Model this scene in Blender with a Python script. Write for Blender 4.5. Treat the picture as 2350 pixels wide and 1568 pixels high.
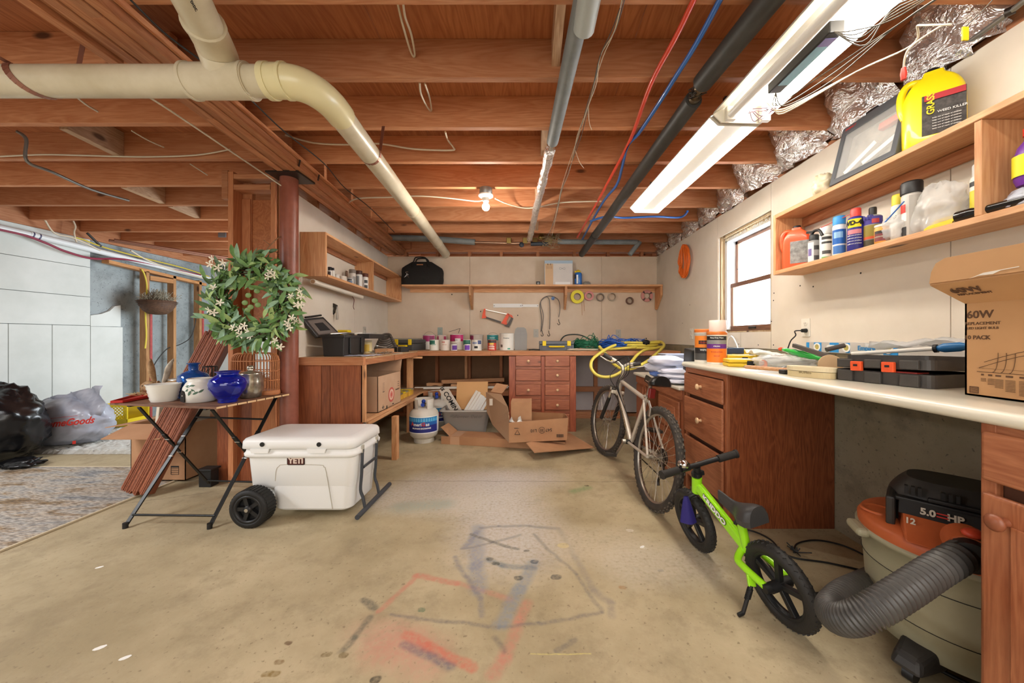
import bpy, math, random
import numpy as np
from mathutils import Vector, Matrix, Euler
random.seed(7)
for _o in list(bpy.data.objects): bpy.data.objects.remove(_o)
SC = bpy.context.scene; COL = SC.collection
F, CX, CY, CH = 812.0, 1218.0, 775.0, 1.11        # focal length in pixels, principal point, eye height
# ---------------------------------------------------------------- camera, world, lights, exposure
cam = bpy.data.cameras.new('camera'); co = bpy.data.objects.new('camera', cam); COL.objects.link(co)
co.location = (0, 0, CH); co.rotation_euler = (math.pi/2, 0, 0)
cam.sensor_width = 36; cam.lens = F/2350*36; cam.shift_x = -(CX-1175)/2350; cam.shift_y = (CY-784)/2350
cam.clip_start = .02; cam.clip_end = 100
SC.camera = co
SC.view_settings.view_transform = 'Standard'; SC.view_settings.look = 'None'
SC.view_settings.exposure = 1.0; SC.view_settings.gamma = 1; SC.view_settings.use_curve_mapping = False
W = bpy.data.worlds.new('world'); SC.world = W; W.use_nodes = True
W.node_tree.nodes['Background'].inputs[0].default_value = (.80, .90, 1, 1)
W.node_tree.nodes['Background'].inputs[1].default_value = 2.2
def area(name, loc, size, size_y, power, color, rot=(0, 0, 0), spread=180):
    l = bpy.data.lights.new(name, 'AREA'); l.shape = 'RECTANGLE'; l.size = size; l.size_y = size_y
    l.energy = power; l.color = color; l.spread = math.radians(spread)
    o = bpy.data.objects.new(name, l); COL.objects.link(o); o.location = loc; o.rotation_euler = rot
    return o
area('daylight_window', (2.08, 3.0, 1.62), .7, .85, 26, (.86, .93, 1), (0, math.pi/2, 0))
area('overhead_fill_behind', (.2, -1.2, 2.15), 1.6, 1.2, 30, (1, .96, .90))  # unseen overhead fill, added behind the camera
area('frontal_fill_behind', (-.6, -2.3, 1.35), 3.2, 1.7, 30, (1, .98, .94), (math.radians(90), 0, 0))  # added broad frontal fill behind the camera; no doorway there
area('side_room_fill', (-4.0, .6, 2.2), .9, 1.4, 52, (.97, .98, 1))  # unseen fill from above, added to brighten the side room
area('outer_wall_fill', (-2.6, 4.9, 1.5), 1.0, 1.0, 34, (.86, .94, 1), (0, math.radians(90), 0))  # added fill floating in the side room, brightens its outer wall; no window
SC.cycles.use_denoising = True
SC.cycles.sample_clamp_indirect = 6
SC.cycles.max_bounces = 8
# ---------------------------------------------------------------- helpers
def V(px, py, Y): return Vector(((px-CX)/F*Y, Y, CH-(py-CY)/F*Y))
def G(px, py, z=0.0): return V(px, py, (CH-z)*F/(py-CY))
def PX(px, py, x): return V(px, py, x*F/(px-CX))
def lin(h):
    h = h.lstrip('#'); c = [int(h[i:i+2], 16)/255 for i in (0, 2, 4)]
    return tuple((x/12.92 if x <= .04045 else ((x+.055)/1.055)**2.4) for x in c)+(1,)
WM = {}
def wm(o): return WM.get(o.name, Matrix.Identity(4))
def props(o, label=None, cat=None, group=None, kind=None):
    if label: o['label'] = label
    if cat: o['category'] = cat
    if group: o['group'] = group
    if kind: o['kind'] = kind
    return o
def T(name, label, cat, loc=(0, 0, 0), rz=0, group=None, kind=None, parent=None):
    o = bpy.data.objects.new(name, None); COL.objects.link(o); o.location = loc; o.rotation_euler = (0, 0, rz)
    o.empty_display_size = .05
    WM[o.name] = Matrix.Translation(Vector(loc)) @ Matrix.Rotation(rz, 4, 'Z')
    if parent: o.parent = parent
    return props(o, label, cat, group, kind)
def S(name, label=None, loc=(0, 0, 0)): return T(name, label, None, loc, kind='structure')
def frame(d, up=Vector((0, 0, 1))):
    d = Vector(d).normalized(); up = Vector(up)
    if abs(d.dot(up.normalized())) > .98: up = Vector((0, 1, 0)) if abs(d.y) < .9 else Vector((1, 0, 0))
    s = d.cross(up).normalized(); u = s.cross(d).normalized()
    return d, s, u
def Mx(o, x, y, z):
    m = Matrix.Identity(4)
    for i, c in enumerate((x, y, z, o)):
        for j in range(3): m[j][i] = c[j]
    return m
def MR(loc, rx=0, ry=0, rz=0): return Matrix.Translation(Vector(loc)) @ Euler((math.radians(rx), math.radians(ry), math.radians(rz))).to_matrix().to_4x4()
class MB:
    def __init__(s): s.v = []; s.f = []; s.m = []; s.sm = []; s.k = 0
    def add(s, vs, fs, smooth=False, M=None):
        n = len(s.v)
        s.v += [tuple(M @ Vector(v)) for v in vs] if M is not None else [tuple(v) for v in vs]
        s.f += [tuple(i+n for i in f) for f in fs]
        s.m += [s.k]*len(fs); s.sm += [smooth]*len(fs); return s
    def mat(s, k): s.k = k; return s
    def box(s, x0, x1, y0, y1, z0, z1, M=None):
        return s.add([(x, y, z) for x in (x0, x1) for y in (y0, y1) for z in (z0, z1)],
                     [(0, 1, 3, 2), (4, 6, 7, 5), (0, 4, 5, 1), (2, 3, 7, 6), (0, 2, 6, 4), (1, 5, 7, 3)], M=M)
    def bar(s, p0, p1, w, h, up=(0, 0, 1)):
        p0, p1 = Vector(p0), Vector(p1); d, sd, u = frame(p1-p0, up); L = (p1-p0).length
        return s.box(0, L, -w/2, w/2, -h/2, h/2, Mx(p0, d, sd, u))
    def hexa(s, b, t):   # quad b to quad t
        n = len(b); return s.add(list(b)+list(t), [tuple(range(n))[::-1], tuple(range(n, 2*n))]+[(i, (i+1) % n, n+(i+1) % n, n+i) for i in range(n)])
    def prism(s, poly, t0, t1, M=None, smooth=False):
        n = len(poly); vs = [(x, y, t0) for x, y in poly]+[(x, y, t1) for x, y in poly]
        s.add(vs, [tuple(range(n))[::-1], tuple(range(n, 2*n))], M=M)
        return s.add(vs, [(i, (i+1) % n, n+(i+1) % n, n+i) for i in range(n)], smooth, M)
    def ring(s, outer, inner, t0, t1, M=None):
        n = len(outer)
        vs = [(x, y, t) for t in (t0, t1) for p in (outer, inner) for x, y in p]
        fs = []
        for i in range(n):
            j = (i+1) % n
            fs += [(i, n+i, n+j, j), (2*n+i, 2*n+j, 3*n+j, 3*n+i), (i, j, 2*n+j, 2*n+i), (n+i, 3*n+i, 3*n+j, n+j)]
        return s.add(vs, fs, M=M)
    def lathe(s, prof, n=24, M=None, a0=0, a1=2*math.pi, smooth=True, cap=True):
        full = abs(a1-a0-2*math.pi) < 1e-6; k = n if full else n+1; vs = []; fs = []
        for r, z in prof:
            for i in range(k):
                a = a0+(a1-a0)*i/n; vs.append((r*math.cos(a), r*math.sin(a), z))
        for j in range(len(prof)-1):
            for i in range(n):
                i2 = (i+1) % k; fs.append((j*k+i, j*k+i2, (j+1)*k+i2, (j+1)*k+i))
        s.add(vs, fs, smooth, M)
        if cap and full:
            for j, rev in ((0, True), (len(prof)-1, False)):
                if prof[j][0] > 1e-4:
                    ids = list(range(k)); s.add([vs[j*k+i] for i in ids], [tuple(ids[::-1] if rev else ids)], False, M)
        return s
    def cyl(s, p0, p1, r, r2=None, n=16):
        p0, p1 = Vector(p0), Vector(p1); d, a, b = frame(p1-p0)
        return s.lathe([(r, 0), (r if r2 is None else r2, (p1-p0).length)], n, Mx(p0, a, b, d) if a.cross(b).dot(d) > 0 else Mx(p0, b, a, d))
    def tube(s, pts, r, n=8, closed=False, smooth=True, flat=1.0):
        pts = [Vector(p) for p in pts]; N = len(pts); rs = r if isinstance(r, (list, tuple)) else [r]*N
        tan = []
        for i in range(N):
            a = pts[(i-1) % N] if closed or i > 0 else pts[i]; b = pts[(i+1) % N] if closed or i < N-1 else pts[i]
            t = b-a; tan.append(t.normalized() if t.length > 1e-9 else Vector((0, 0, 1)))
        _, u, w = frame(tan[0]); vs = []; fs = []
        for i in range(N):
            t = tan[i]; u = (u-t*u.dot(t)); u = u.normalized() if u.length > 1e-6 else frame(t)[1]; w = t.cross(u)
            for k in range(n):
                a = 2*math.pi*k/n; vs.append(pts[i]+(u*math.cos(a)+w*math.sin(a)*flat)*rs[i])
        for i in range(N if closed else N-1):
            j = (i+1) % N
            for k in range(n):
                fs.append((i*n+k, i*n+(k+1) % n, j*n+(k+1) % n, j*n+k))
        s.add(vs, fs, smooth)
        if not closed: s.add(vs[:n], [tuple(range(n))[::-1]]); s.add(vs[-n:], [tuple(range(n))])
        return s
    def ball(s, c, r, sc=(1, 1, 1), n=14, m=8, M=None):
        prof = [(max(1e-5, math.sin(math.pi*j/m)), -math.cos(math.pi*j/m)) for j in range(m+1)]
        Q = Matrix.Translation(Vector(c)) @ Matrix.Diagonal((r*sc[0], r*sc[1], r*sc[2], 1))
        return s.lathe(prof, n, (M @ Q) if M is not None else Q, cap=False)
    def grid(s, P, smooth=True, closed_u=False):   # P[j][i]
        h, w = len(P), len(P[0]); vs = [p for row in P for p in row]; fs = []
        for j in range(h-1):
            for i in range(w if closed_u else w-1):
                i2 = (i+1) % w; fs.append((j*w+i, j*w+i2, (j+1)*w+i2, (j+1)*w+i))
        return s.add(vs, fs, smooth)
    def build(s, name, mats, parent=None, bevel=0, seg=2, sub=0, solid=0, kind=None, label=None, local=None):
        me = bpy.data.meshes.new(name)
        inv = (wm(parent) @ local if local is not None else wm(parent)).inverted() if parent else None
        vs = [tuple(inv @ Vector(v)) for v in s.v] if inv is not None else s.v
        me.from_pydata(vs, [], s.f)
        mats = mats if isinstance(mats, (list, tuple)) else [mats]
        for m in mats: me.materials.append(m)
        me.polygons.foreach_set('material_index', s.m); me.polygons.foreach_set('use_smooth', s.sm); me.update()
        o = bpy.data.objects.new(name, me); COL.objects.link(o)
        if parent:
            o.parent = parent; WM[o.name] = wm(parent) @ local if local is not None else wm(parent)
            if local is not None: o.matrix_basis = local
        if solid: md = o.modifiers.new('s', 'SOLIDIFY'); md.thickness = solid; md.offset = 0
        if bevel: md = o.modifiers.new('b', 'BEVEL'); md.width = bevel; md.segments = seg; md.limit_method = 'ANGLE'; md.angle_limit = .7
        if sub: md = o.modifiers.new('u', 'SUBSURF'); md.levels = md.render_levels = sub
        return props(o, label, None, None, kind)
    def one(s, name, mats, label, cat, group=None, kind=None, **kw):   # a thing that is one mesh, origin at its base
        v = np.array(s.v); c = (v.min(0)+v.max(0))/2; c[2] = v[:, 2].min()
        s.v = [tuple(p) for p in v-c]
        o = s.build(name, mats, **kw); o.location = c; WM[o.name] = Matrix.Translation(Vector(c))
        return props(o, label, cat, group, kind)
def dup(root, loc=None, rz=None, label=None, group=None):
    def cp(o, par):
        c = o.copy(); COL.objects.link(c)
        if par: c.parent = par
        for ch in o.children: cp(ch, c)
        return c
    kids = list(root.children); r = root.copy(); COL.objects.link(r)
    for ch in kids: cp(ch, r)
    if loc is not None: r.location = loc
    if rz is not None: r.rotation_euler = (0, 0, rz)
    WM[r.name] = Matrix.Translation(r.location) @ r.rotation_euler.to_matrix().to_4x4()
    if label: r['label'] = label
    if group: r['group'] = group
    return r
def circ(r, n=24, cx=0, cy=0, sy=1): return [(cx+r*math.cos(2*math.pi*i/n), cy+sy*r*math.sin(2*math.pi*i/n)) for i in range(n)]
def rrect(x0, x1, y0, y1, r, n=4):
    out = []
    for cx, cy, a in ((x1-r, y1-r, 0), (x0+r, y1-r, 90), (x0+r, y0+r, 180), (x1-r, y0+r, 270)):
        out += [(cx+r*math.cos(math.radians(a+90*i/n)), cy+r*math.sin(math.radians(a+90*i/n))) for i in range(n+1)]
    return out
def spline(pts, k=6, closed=False):
    pts = [Vector(p) for p in pts]; N = len(pts); out = []
    for i in range(N if closed else N-1):
        p0 = pts[(i-1) % N] if closed or i > 0 else pts[0]; p1 = pts[i]; p2 = pts[(i+1) % N]; p3 = pts[(i+2) % N] if closed or i+2 < N else pts[-1]
        for j in range(k):
            t = j/k; out.append(.5*((2*p1)+(p2-p0)*t+(2*p0-5*p1+4*p2-p3)*t*t+(3*p1-p0-3*p2+p3)*t**3))
    if not closed: out.append(pts[-1])
    return out
_tc = {}
def text(body, size, mat, parent, M, ex=.0006, bold=0, align='CENTER', bend=None, name='lettering', sx=1, squash=1, shear=0):
    key = (body, round(size, 5), ex, bold, align, bend, sx, shear)
    cu = bpy.data.curves.new('t', 'FONT'); cu.body = body; cu.size = size; cu.extrude = ex; cu.offset = bold; cu.shear = shear
    cu.align_x = align; cu.align_y = 'CENTER'; cu.resolution_u = 3
    ob = bpy.data.objects.new('t', cu); COL.objects.link(ob)
    dg = bpy.context.evaluated_depsgraph_get(); me = bpy.data.meshes.new_from_object(ob.evaluated_get(dg))
    bpy.data.objects.remove(ob)
    me.name = name; me.materials.clear(); me.materials.append(mat)
    for v in me.vertices:
        x, y, z = v.co; x *= sx; y *= squash
        if bend: a = x/bend; x, z = (bend+z)*math.sin(a), (bend+z)*math.cos(a)-bend
        v.co = (x, y, z)
    o = bpy.data.objects.new(name, me); COL.objects.link(o)
    o.parent = parent; o.matrix_basis = wm(parent).inverted() @ M; WM[o.name] = M
    return o
# ---------------------------------------------------------------- materials
MATS = {}
def _bsdf(name):
    m = bpy.data.materials.new(name); m.use_nodes = True; nt = m.node_tree; return m, nt, nt.nodes['Principled BSDF']
def N(nt, t, **kw):
    n = nt.nodes.new(t)
    for k, v in kw.items():
        if k.startswith('i_'): n.inputs[int(k[2:])].default_value = v
        else: setattr(n, k, v)
    return n
def mixc(nt, fac, a, b, mode='MIX'):
    n = nt.nodes.new('ShaderNodeMix'); n.data_type = 'RGBA'; n.blend_type = mode
    for i, v in ((0, fac), (6, a), (7, b)):
        if isinstance(v, (int, float, tuple)): n.inputs[i].default_value = v
        else: nt.links.new(v, n.inputs[i])
    return n.outputs[2]
def ramp(nt, src, stops):
    r = nt.nodes.new('ShaderNodeValToRGB'); e = r.color_ramp.elements
    while len(e) < len(stops): e.new(.5)
    for i, (p, c) in enumerate(stops): e[i].position = p; e[i].color = lin(c) if isinstance(c, str) else (c, c, c, 1)
    nt.links.new(src, r.inputs[0]); return r.outputs[0]
def mat(name, col, rough=.55, metal=0, var=None, scale=8, bump=0, bscale=60, trans=0, emit=0, alpha=1, coat=0, ior=1.45, sss=0):
    if name in MATS: return MATS[name]
    m, nt, b = _bsdf(name); L = nt.links.new
    b.inputs['Base Color'].default_value = lin(col); b.inputs['Roughness'].default_value = rough; b.inputs['Metallic'].default_value = metal
    b.inputs['Coat Weight'].default_value = coat; b.inputs['IOR'].default_value = ior
    if trans: b.inputs['Transmission Weight'].default_value = trans
    if alpha < 1: b.inputs['Alpha'].default_value = alpha
    if sss: b.inputs['Subsurface Weight'].default_value = sss; b.inputs['Subsurface Radius'].default_value = (.02, .02, .02)
    if emit: b.inputs['Emission Color'].default_value = lin(col); b.inputs['Emission Strength'].default_value = emit
    tc = nt.nodes.new('ShaderNodeTexCoord')
    if var:
        n = N(nt, 'ShaderNodeTexNoise'); n.inputs['Scale'].default_value = scale; n.inputs['Detail'].default_value = 5; n.inputs['Roughness'].default_value = .6
        L(tc.outputs['Object'], n.inputs['Vector'])
        L(ramp(nt, n.outputs[0], [(.3, col), (.7, var)]), b.inputs['Base Color'])
    if bump:
        n = N(nt, 'ShaderNodeTexNoise'); n.inputs['Scale'].default_value = bscale; n.inputs['Detail'].default_value = 3
        L(tc.outputs['Object'], n.inputs['Vector']); bp = nt.nodes.new('ShaderNodeBump'); bp.inputs['Strength'].default_value = bump; bp.inputs['Distance'].default_value = .005
        L(n.outputs[0], bp.inputs['Height']); L(bp.outputs[0], b.inputs['Normal'])
    MATS[name] = m; return m
def wood(name, light, dark, axis='X', rough=.6, grain=1.0, knots=True, vary=.25, stain=None, coat=0):
    if name in MATS: return MATS[name]
    m, nt, b = _bsdf(name); L = nt.links.new
    tc = nt.nodes.new('ShaderNodeTexCoord'); oi = nt.nodes.new('ShaderNodeObjectInfo')
    off = nt.nodes.new('ShaderNodeVectorMath'); off.operation = 'MULTIPLY_ADD'
    cmb = nt.nodes.new('ShaderNodeCombineXYZ')
    for i in range(3): L(oi.outputs['Random'], cmb.inputs[i])
    L(cmb.outputs[0], off.inputs[0]); off.inputs[1].default_value = (37, 19, 53); L(tc.outputs['Object'], off.inputs[2])
    mp = nt.nodes.new('ShaderNodeMapping'); sc = {'X': (.09, 1, 1), 'Y': (1, .09, 1), 'Z': (1, 1, .09)}[axis]; mp.inputs['Scale'].default_value = sc
    L(off.outputs[0], mp.inputs['Vector'])
    n1 = N(nt, 'ShaderNodeTexNoise'); n1.inputs['Scale'].default_value = 9*grain; n1.inputs['Detail'].default_value = 3; n1.inputs['Distortion'].default_value = 1.2; L(mp.outputs[0], n1.inputs['Vector'])
    ms = N(nt, 'ShaderNodeMath', operation='MULTIPLY', i_1=9.0); L(n1.outputs[0], ms.inputs[0])
    fr = N(nt, 'ShaderNodeMath', operation='PINGPONG', i_1=.5); L(ms.outputs[0], fr.inputs[0])
    n2 = N(nt, 'ShaderNodeTexNoise'); n2.inputs['Scale'].default_value = 120*grain; n2.inputs['Detail'].default_value = 4; L(mp.outputs[0], n2.inputs['Vector'])
    ad = N(nt, 'ShaderNodeMath', operation='MULTIPLY_ADD', i_1=.9, i_2=-.2); L(n2.outputs[0], ad.inputs[0])
    sm = N(nt, 'ShaderNodeMath', operation='ADD'); L(fr.outputs[0], sm.inputs[0]); L(ad.outputs[0], sm.inputs[1])
    c = ramp(nt, sm.outputs[0], [(.15, light), (.95, dark)])
    # board to board variation
    hs = nt.nodes.new('ShaderNodeHueSaturation'); mr = nt.nodes.new('ShaderNodeMapRange'); L(oi.outputs['Random'], mr.inputs[0]); mr.inputs[3].default_value = 1-vary; mr.inputs[4].default_value = 1+vary*.6
    L(mr.outputs[0], hs.inputs['Value']); L(c, hs.inputs['Color']); c = hs.outputs[0]
    n3 = N(nt, 'ShaderNodeTexNoise'); n3.inputs['Scale'].default_value = 2.2; n3.inputs['Detail'].default_value = 4; L(off.outputs[0], n3.inputs['Vector'])
    c = mixc(nt, ramp(nt, n3.outputs[0], [(.4, 0.0), (.75, .45)]), c, lin(stain or dark))
    if knots:
        vo = N(nt, 'ShaderNodeTexVoronoi'); mp2 = nt.nodes.new('ShaderNodeMapping'); mp2.inputs['Scale'].default_value = {'X': (1.6, 4, 4), 'Y': (4, 1.6, 4), 'Z': (4, 4, 1.6)}[axis]
        L(off.outputs[0], mp2.inputs['Vector']); L(mp2.outputs[0], vo.inputs['Vector']); vo.inputs['Scale'].default_value = 1.1
        c = mixc(nt, ramp(nt, vo.outputs['Distance'], [(.05, .85), (.10, 0.0)]), c, lin('#3a1a0c'))
    L(c, b.inputs['Base Color']); b.inputs['Roughness'].default_value = rough; b.inputs['Coat Weight'].default_value = coat; b.inputs['Coat Roughness'].default_value = .25
    bp = nt.nodes.new('ShaderNodeBump'); bp.inputs['Strength'].default_value = .18; bp.inputs['Distance'].default_value = .003; L(n2.outputs[0], bp.inputs['Height']); L(bp.outputs[0], b.inputs['Normal'])
    MATS[name] = m; return m
joistX = wood('joist_wood', '#cb9066', '#b06d42', 'X', .7, stain='#a15f38')
joistY = wood('joist_wood_y', '#c48a60', '#a5643c', 'Y', .7, stain='#985632')
studZ = wood('stud_wood', '#c48458', '#ab6a42', 'Z', .7, stain='#94522f')
plyY = wood('plywood', '#b87648', '#96552f', 'Y', .65, grain=.8, knots=False, stain='#8a4826')
pineX = wood('pine_x', '#e0b083', '#c28858', 'X', .6); pineY = wood('pine_y', '#e0b083', '#c28858', 'Y', .6); pineZ = wood('pine_z', '#dba878', '#ba7d4e', 'Z', .6)
cabZ = wood('cabinet_wood_z', '#b26f49', '#8b4b2c', 'Z', .42, grain=1.3, knots=False, vary=.06, coat=.25)
cabY = wood('cabinet_wood_y', '#b97751', '#935334', 'Y', .42, grain=1.3, knots=False, vary=.06, coat=.25)
cabX = wood('cabinet_wood_x', '#b26b48', '#8a452a', 'X', .42, grain=1.3, knots=True, vary=.08, coat=.25)
oakZ = wood('oak_panel', '#9a5530', '#6c3117', 'Z', .45, grain=1.6, knots=False, vary=.03, coat=.2)
barnZ = wood('barn_wood', '#a8623c', '#7d452a', 'Z', .75, grain=.9, vary=.3, stain='#3a241c')
dry = mat('drywall', '#ddd3c4', .9, var='#d3c7b6', scale=3, bump=.05)
dryb = mat('drywall_back', '#dccab4', .9, var='#cfb9a1', scale=3, bump=.05)
board_white = mat('foam_board', '#d6d9d5', .8, var='#c6cac5', scale=2.5)
cardb = mat('cardboard', '#b68a66', .85, var='#a97c59', scale=6)
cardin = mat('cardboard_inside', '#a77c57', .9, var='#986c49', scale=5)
blk = mat('black_plastic', '#1b1b1c', .45); dgrey = mat('dark_grey_plastic', '#47433f', .5, var='#3b3835', scale=20)
steel = mat('steel', '#b9b6b0', .3, 1); dsteel = mat('dark_steel', '#4a4744', .4, .9); chrome = mat('chrome', '#d8d8d8', .12, 1)
white = mat('white_plastic', '#e3dfd6', .45); cream = mat('cream_paint', '#e8e2d2', .5); yellow = mat('yellow_plastic', '#e6c70e', .4)
red = mat('red_plastic', '#c93022', .45); blue = mat('blue_plastic', '#2458b0', .4); green = mat('green_plastic', '#1f9d55', .4); orange = mat('orange_plastic', '#e8562e', .42)
inkk = mat('black_print', '#22201f', .7); inkw = mat('white_print', '#efeee9', .6); inkr = mat('red_print', '#c5362c', .6); inkbr = mat('brown_print', '#5d412c', .8)
pvc = mat('old_pvc', '#d8cfb8', .35, var='#c0b497', scale=5); pvcw = mat('white_pvc', '#d6dadb', .4); rubber = mat('rubber', '#25211e', .7, bump=.2, bscale=90)
glass = mat('clear_glass', '#ffffff', .02, trans=1); foil = None
def concrete(name, a, b_, spots='#5d5548', strokes=None):
    m, nt, b = _bsdf(name); L = nt.links.new; tc = nt.nodes.new('ShaderNodeTexCoord')
    n = N(nt, 'ShaderNodeTexNoise'); n.inputs['Scale'].default_value = 1.3; n.inputs['Detail'].default_value = 8; n.inputs['Roughness'].default_value = .65; L(tc.outputs['Object'], n.inputs['Vector'])
    c = ramp(nt, n.outputs[0], [(.36, a), (.62, b_)])
    nb = N(nt, 'ShaderNodeTexNoise'); nb.inputs['Scale'].default_value = 4.5; nb.inputs['Detail'].default_value = 9; nb.inputs['Roughness'].default_value = .75; L(tc.outputs['Object'], nb.inputs['Vector'])
    c = mixc(nt, ramp(nt, nb.outputs[0], [(.50, 0.0), (.68, .5)]), c, lin(spots))
    n2 = N(nt, 'ShaderNodeTexNoise'); n2.inputs['Scale'].default_value = 55; n2.inputs['Detail'].default_value = 6; L(tc.outputs['Object'], n2.inputs['Vector'])
    c = mixc(nt, ramp(nt, n2.outputs[0], [(.30, .75), (.37, 0.0)]), c, lin(spots))
    n3 = N(nt, 'ShaderNodeTexNoise'); n3.inputs['Scale'].default_value = 11; n3.inputs['Detail'].default_value = 5; L(tc.outputs['Object'], n3.inputs['Vector'])
    c = mixc(nt, ramp(nt, n3.outputs[0], [(.60, 0.0), (.80, .4)]), c, lin(spots))
    if strokes: c = strokes(nt, tc, c, n2.outputs[0], n3.outputs[0])
    L(c, b.inputs['Base Color']); b.inputs['Roughness'].default_value = .68
    bp = nt.nodes.new('ShaderNodeBump'); bp.inputs['Strength'].default_value = .2; bp.inputs['Distance'].default_value = .004; L(n2.outputs[0], bp.inputs['Height']); L(bp.outputs[0], b.inputs['Normal'])
    return m
def fp(cx, cy):   # crop pixel of the floor painting -> floor metres
    p = G(600+cx/2.35, 1000+cy/2.35); return p.x, p.y
def floor_strokes(nt, tc, c, fine, mid):
    L = nt.links.new
    nz = N(nt, 'ShaderNodeTexNoise'); nz.inputs['Scale'].default_value = 9; nz.inputs['Detail'].default_value = 3; L(tc.outputs['Object'], nz.inputs['Vector'])
    wob = N(nt, 'ShaderNodeVectorMath', operation='MULTIPLY_ADD'); L(nz.outputs['Color'], wob.inputs[0]); wob.inputs[1].default_value = (.035, .035, 0); L(tc.outputs['Object'], wob.inputs[2])
    sub0 = N(nt, 'ShaderNodeVectorMath', operation='SUBTRACT'); L(wob.outputs[0], sub0.inputs[0]); sub0.inputs[1].default_value = (.0175, .0175, 0)
    P = sub0.outputs[0]
    def seg(a, b_, w, soft, col, s, one_side=0):
        nonlocal c
        A = Vector((*a, 0)); B = Vector((*b_, 0)); BA = B-A; ll = max(BA.dot(BA), 1e-6)
        pa = N(nt, 'ShaderNodeVectorMath', operation='SUBTRACT'); L(P, pa.inputs[0]); pa.inputs[1].default_value = A
        dt = N(nt, 'ShaderNodeVectorMath', operation='DOT_PRODUCT'); L(pa.outputs[0], dt.inputs[0]); dt.inputs[1].default_value = BA/ll
        cl = N(nt, 'ShaderNodeClamp'); L(dt.outputs['Value'], cl.inputs[0])
        sc = N(nt, 'ShaderNodeVectorMath', operation='SCALE'); sc.inputs[0].default_value = BA; L(cl.outputs[0], sc.inputs['Scale'])
        ds = N(nt, 'ShaderNodeVectorMath', operation='DISTANCE'); L(pa.outputs[0], ds.inputs[0]); L(sc.outputs[0], ds.inputs[1])
        mr = nt.nodes.new('ShaderNodeMapRange'); mr.interpolation_type = 'SMOOTHSTEP'; L(ds.outputs['Value'], mr.inputs[0])
        mr.inputs[1].default_value = w; mr.inputs[2].default_value = w+soft; mr.inputs[3].default_value = s; mr.inputs[4].default_value = 0
        mu = N(nt, 'ShaderNodeMath', operation='MULTIPLY'); L(mr.outputs[0], mu.inputs[0])
        nn = nt.nodes.new('ShaderNodeMapRange'); L(fine, nn.inputs[0]); nn.inputs[1].default_value = .35; nn.inputs[2].default_value = .6; nn.inputs[3].default_value = .45; nn.inputs[4].default_value = 1
        L(nn.outputs[0], mu.inputs[1]); c = mixc(nt, mu.outputs[0], c, lin(col))
    def st(pts, w, soft, col, s):
        q = [fp(*p) for p in pts]
        for a, b_ in zip(q[:-1], q[1:]): seg(a, b_, w, soft, col, s)
    st([(1250, 270), (1350, 560)], .05, .42, '#c9c4be', .85); st([(700, 330), (1000, 350)], .03, .3, '#c6c0b6', .7)
    st([(1500, 230), (900, 250)], .02, .30, '#c2bcb8', .6)
    st([(760, 385), (980, 370)], .01, .12, '#7f9184', .55); st([(1680, 300), (1760, 280)], .005, .05, '#6f8d5c', .7)
    st([(900, 1190), (700, 1090)], .02, .12, '#c08b78', .5); st([(560, 1060), (860, 1220)], .01, .12, '#bd917c', .35)
    st([(640, 950), (835, 755)], .004, .016, '#bf7764', .6); st([(835, 755), (1050, 798)], .008, .018, '#bf7260', .6); st([(1050, 798), (1350, 885)], .004, .018, '#bf7c6a', .5)
    st([(1430, 905), (1390, 1000), (1310, 1190), (1250, 1285)], .008, .03, '#bf7a68', .55); st([(790, 1075), (900, 1140), (1130, 1245)], .012, .02, '#c26752', .7)
    st([(770, 1125), (1020, 1245)], .006, .022, '#59606e', .7)
    st([(1165, 500), (1160, 700), (1170, 830)], .012, .05, '#7f8593', .6); st([(1100, 600), (1160, 520)], .004, .03, '#70778a', .6)
    st([(1175, 500), (1280, 488), (1450, 488), (1600, 500)], .002, .02, '#7c7a78', .65)
    st([(1610, 510), (1690, 650), (1800, 840), (1880, 900), (1890, 970)], .002, .03, '#8d8478', .6)
    st([(1470, 530), (1540, 610), (1700, 750), (1830, 945)], .001, .016, '#7d786e', .65)
    st([(700, 970), (1000, 1005), (1290, 1030), (1500, 1015), (1830, 955)], .001, .014, '#6e6a66', .65)
    st([(1470, 690), (1390, 830), (1300, 1010)], .012, .035, '#7c8894', .6); st([(1220, 670), (1300, 700), (1470, 715)], .006, .022, '#5f6f78', .6)
    st([(1130, 530), (1250, 575), (1380, 610)], .004, .012, '#67655a', .8); st([(1080, 610), (1240, 580), (1390, 535)], .002, .014, '#7d7a76', .6)
    st([(1040, 655), (1100, 760), (1180, 880), (1190, 970)], .002, .02, '#77767a', .6)
    st([(550, 885), (610, 935)], .008, .016, '#56554c', .75); st([(590, 985), (500, 1090), (430, 1165)], .004, .018, '#5f5f52', .7)
    st([(1590, 1165), (1690, 1105)], .004, .012, '#6b6760', .65); st([(1260, 1080), (1310, 1160)], .002, .014, '#66625c', .55)
    st([(1450, 1180), (1780, 1178)], .001, .003, '#cdbf74', .8); st([(800, 1110), (640, 1170)], .01, .1, '#bd7c6a', .3)
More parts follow.
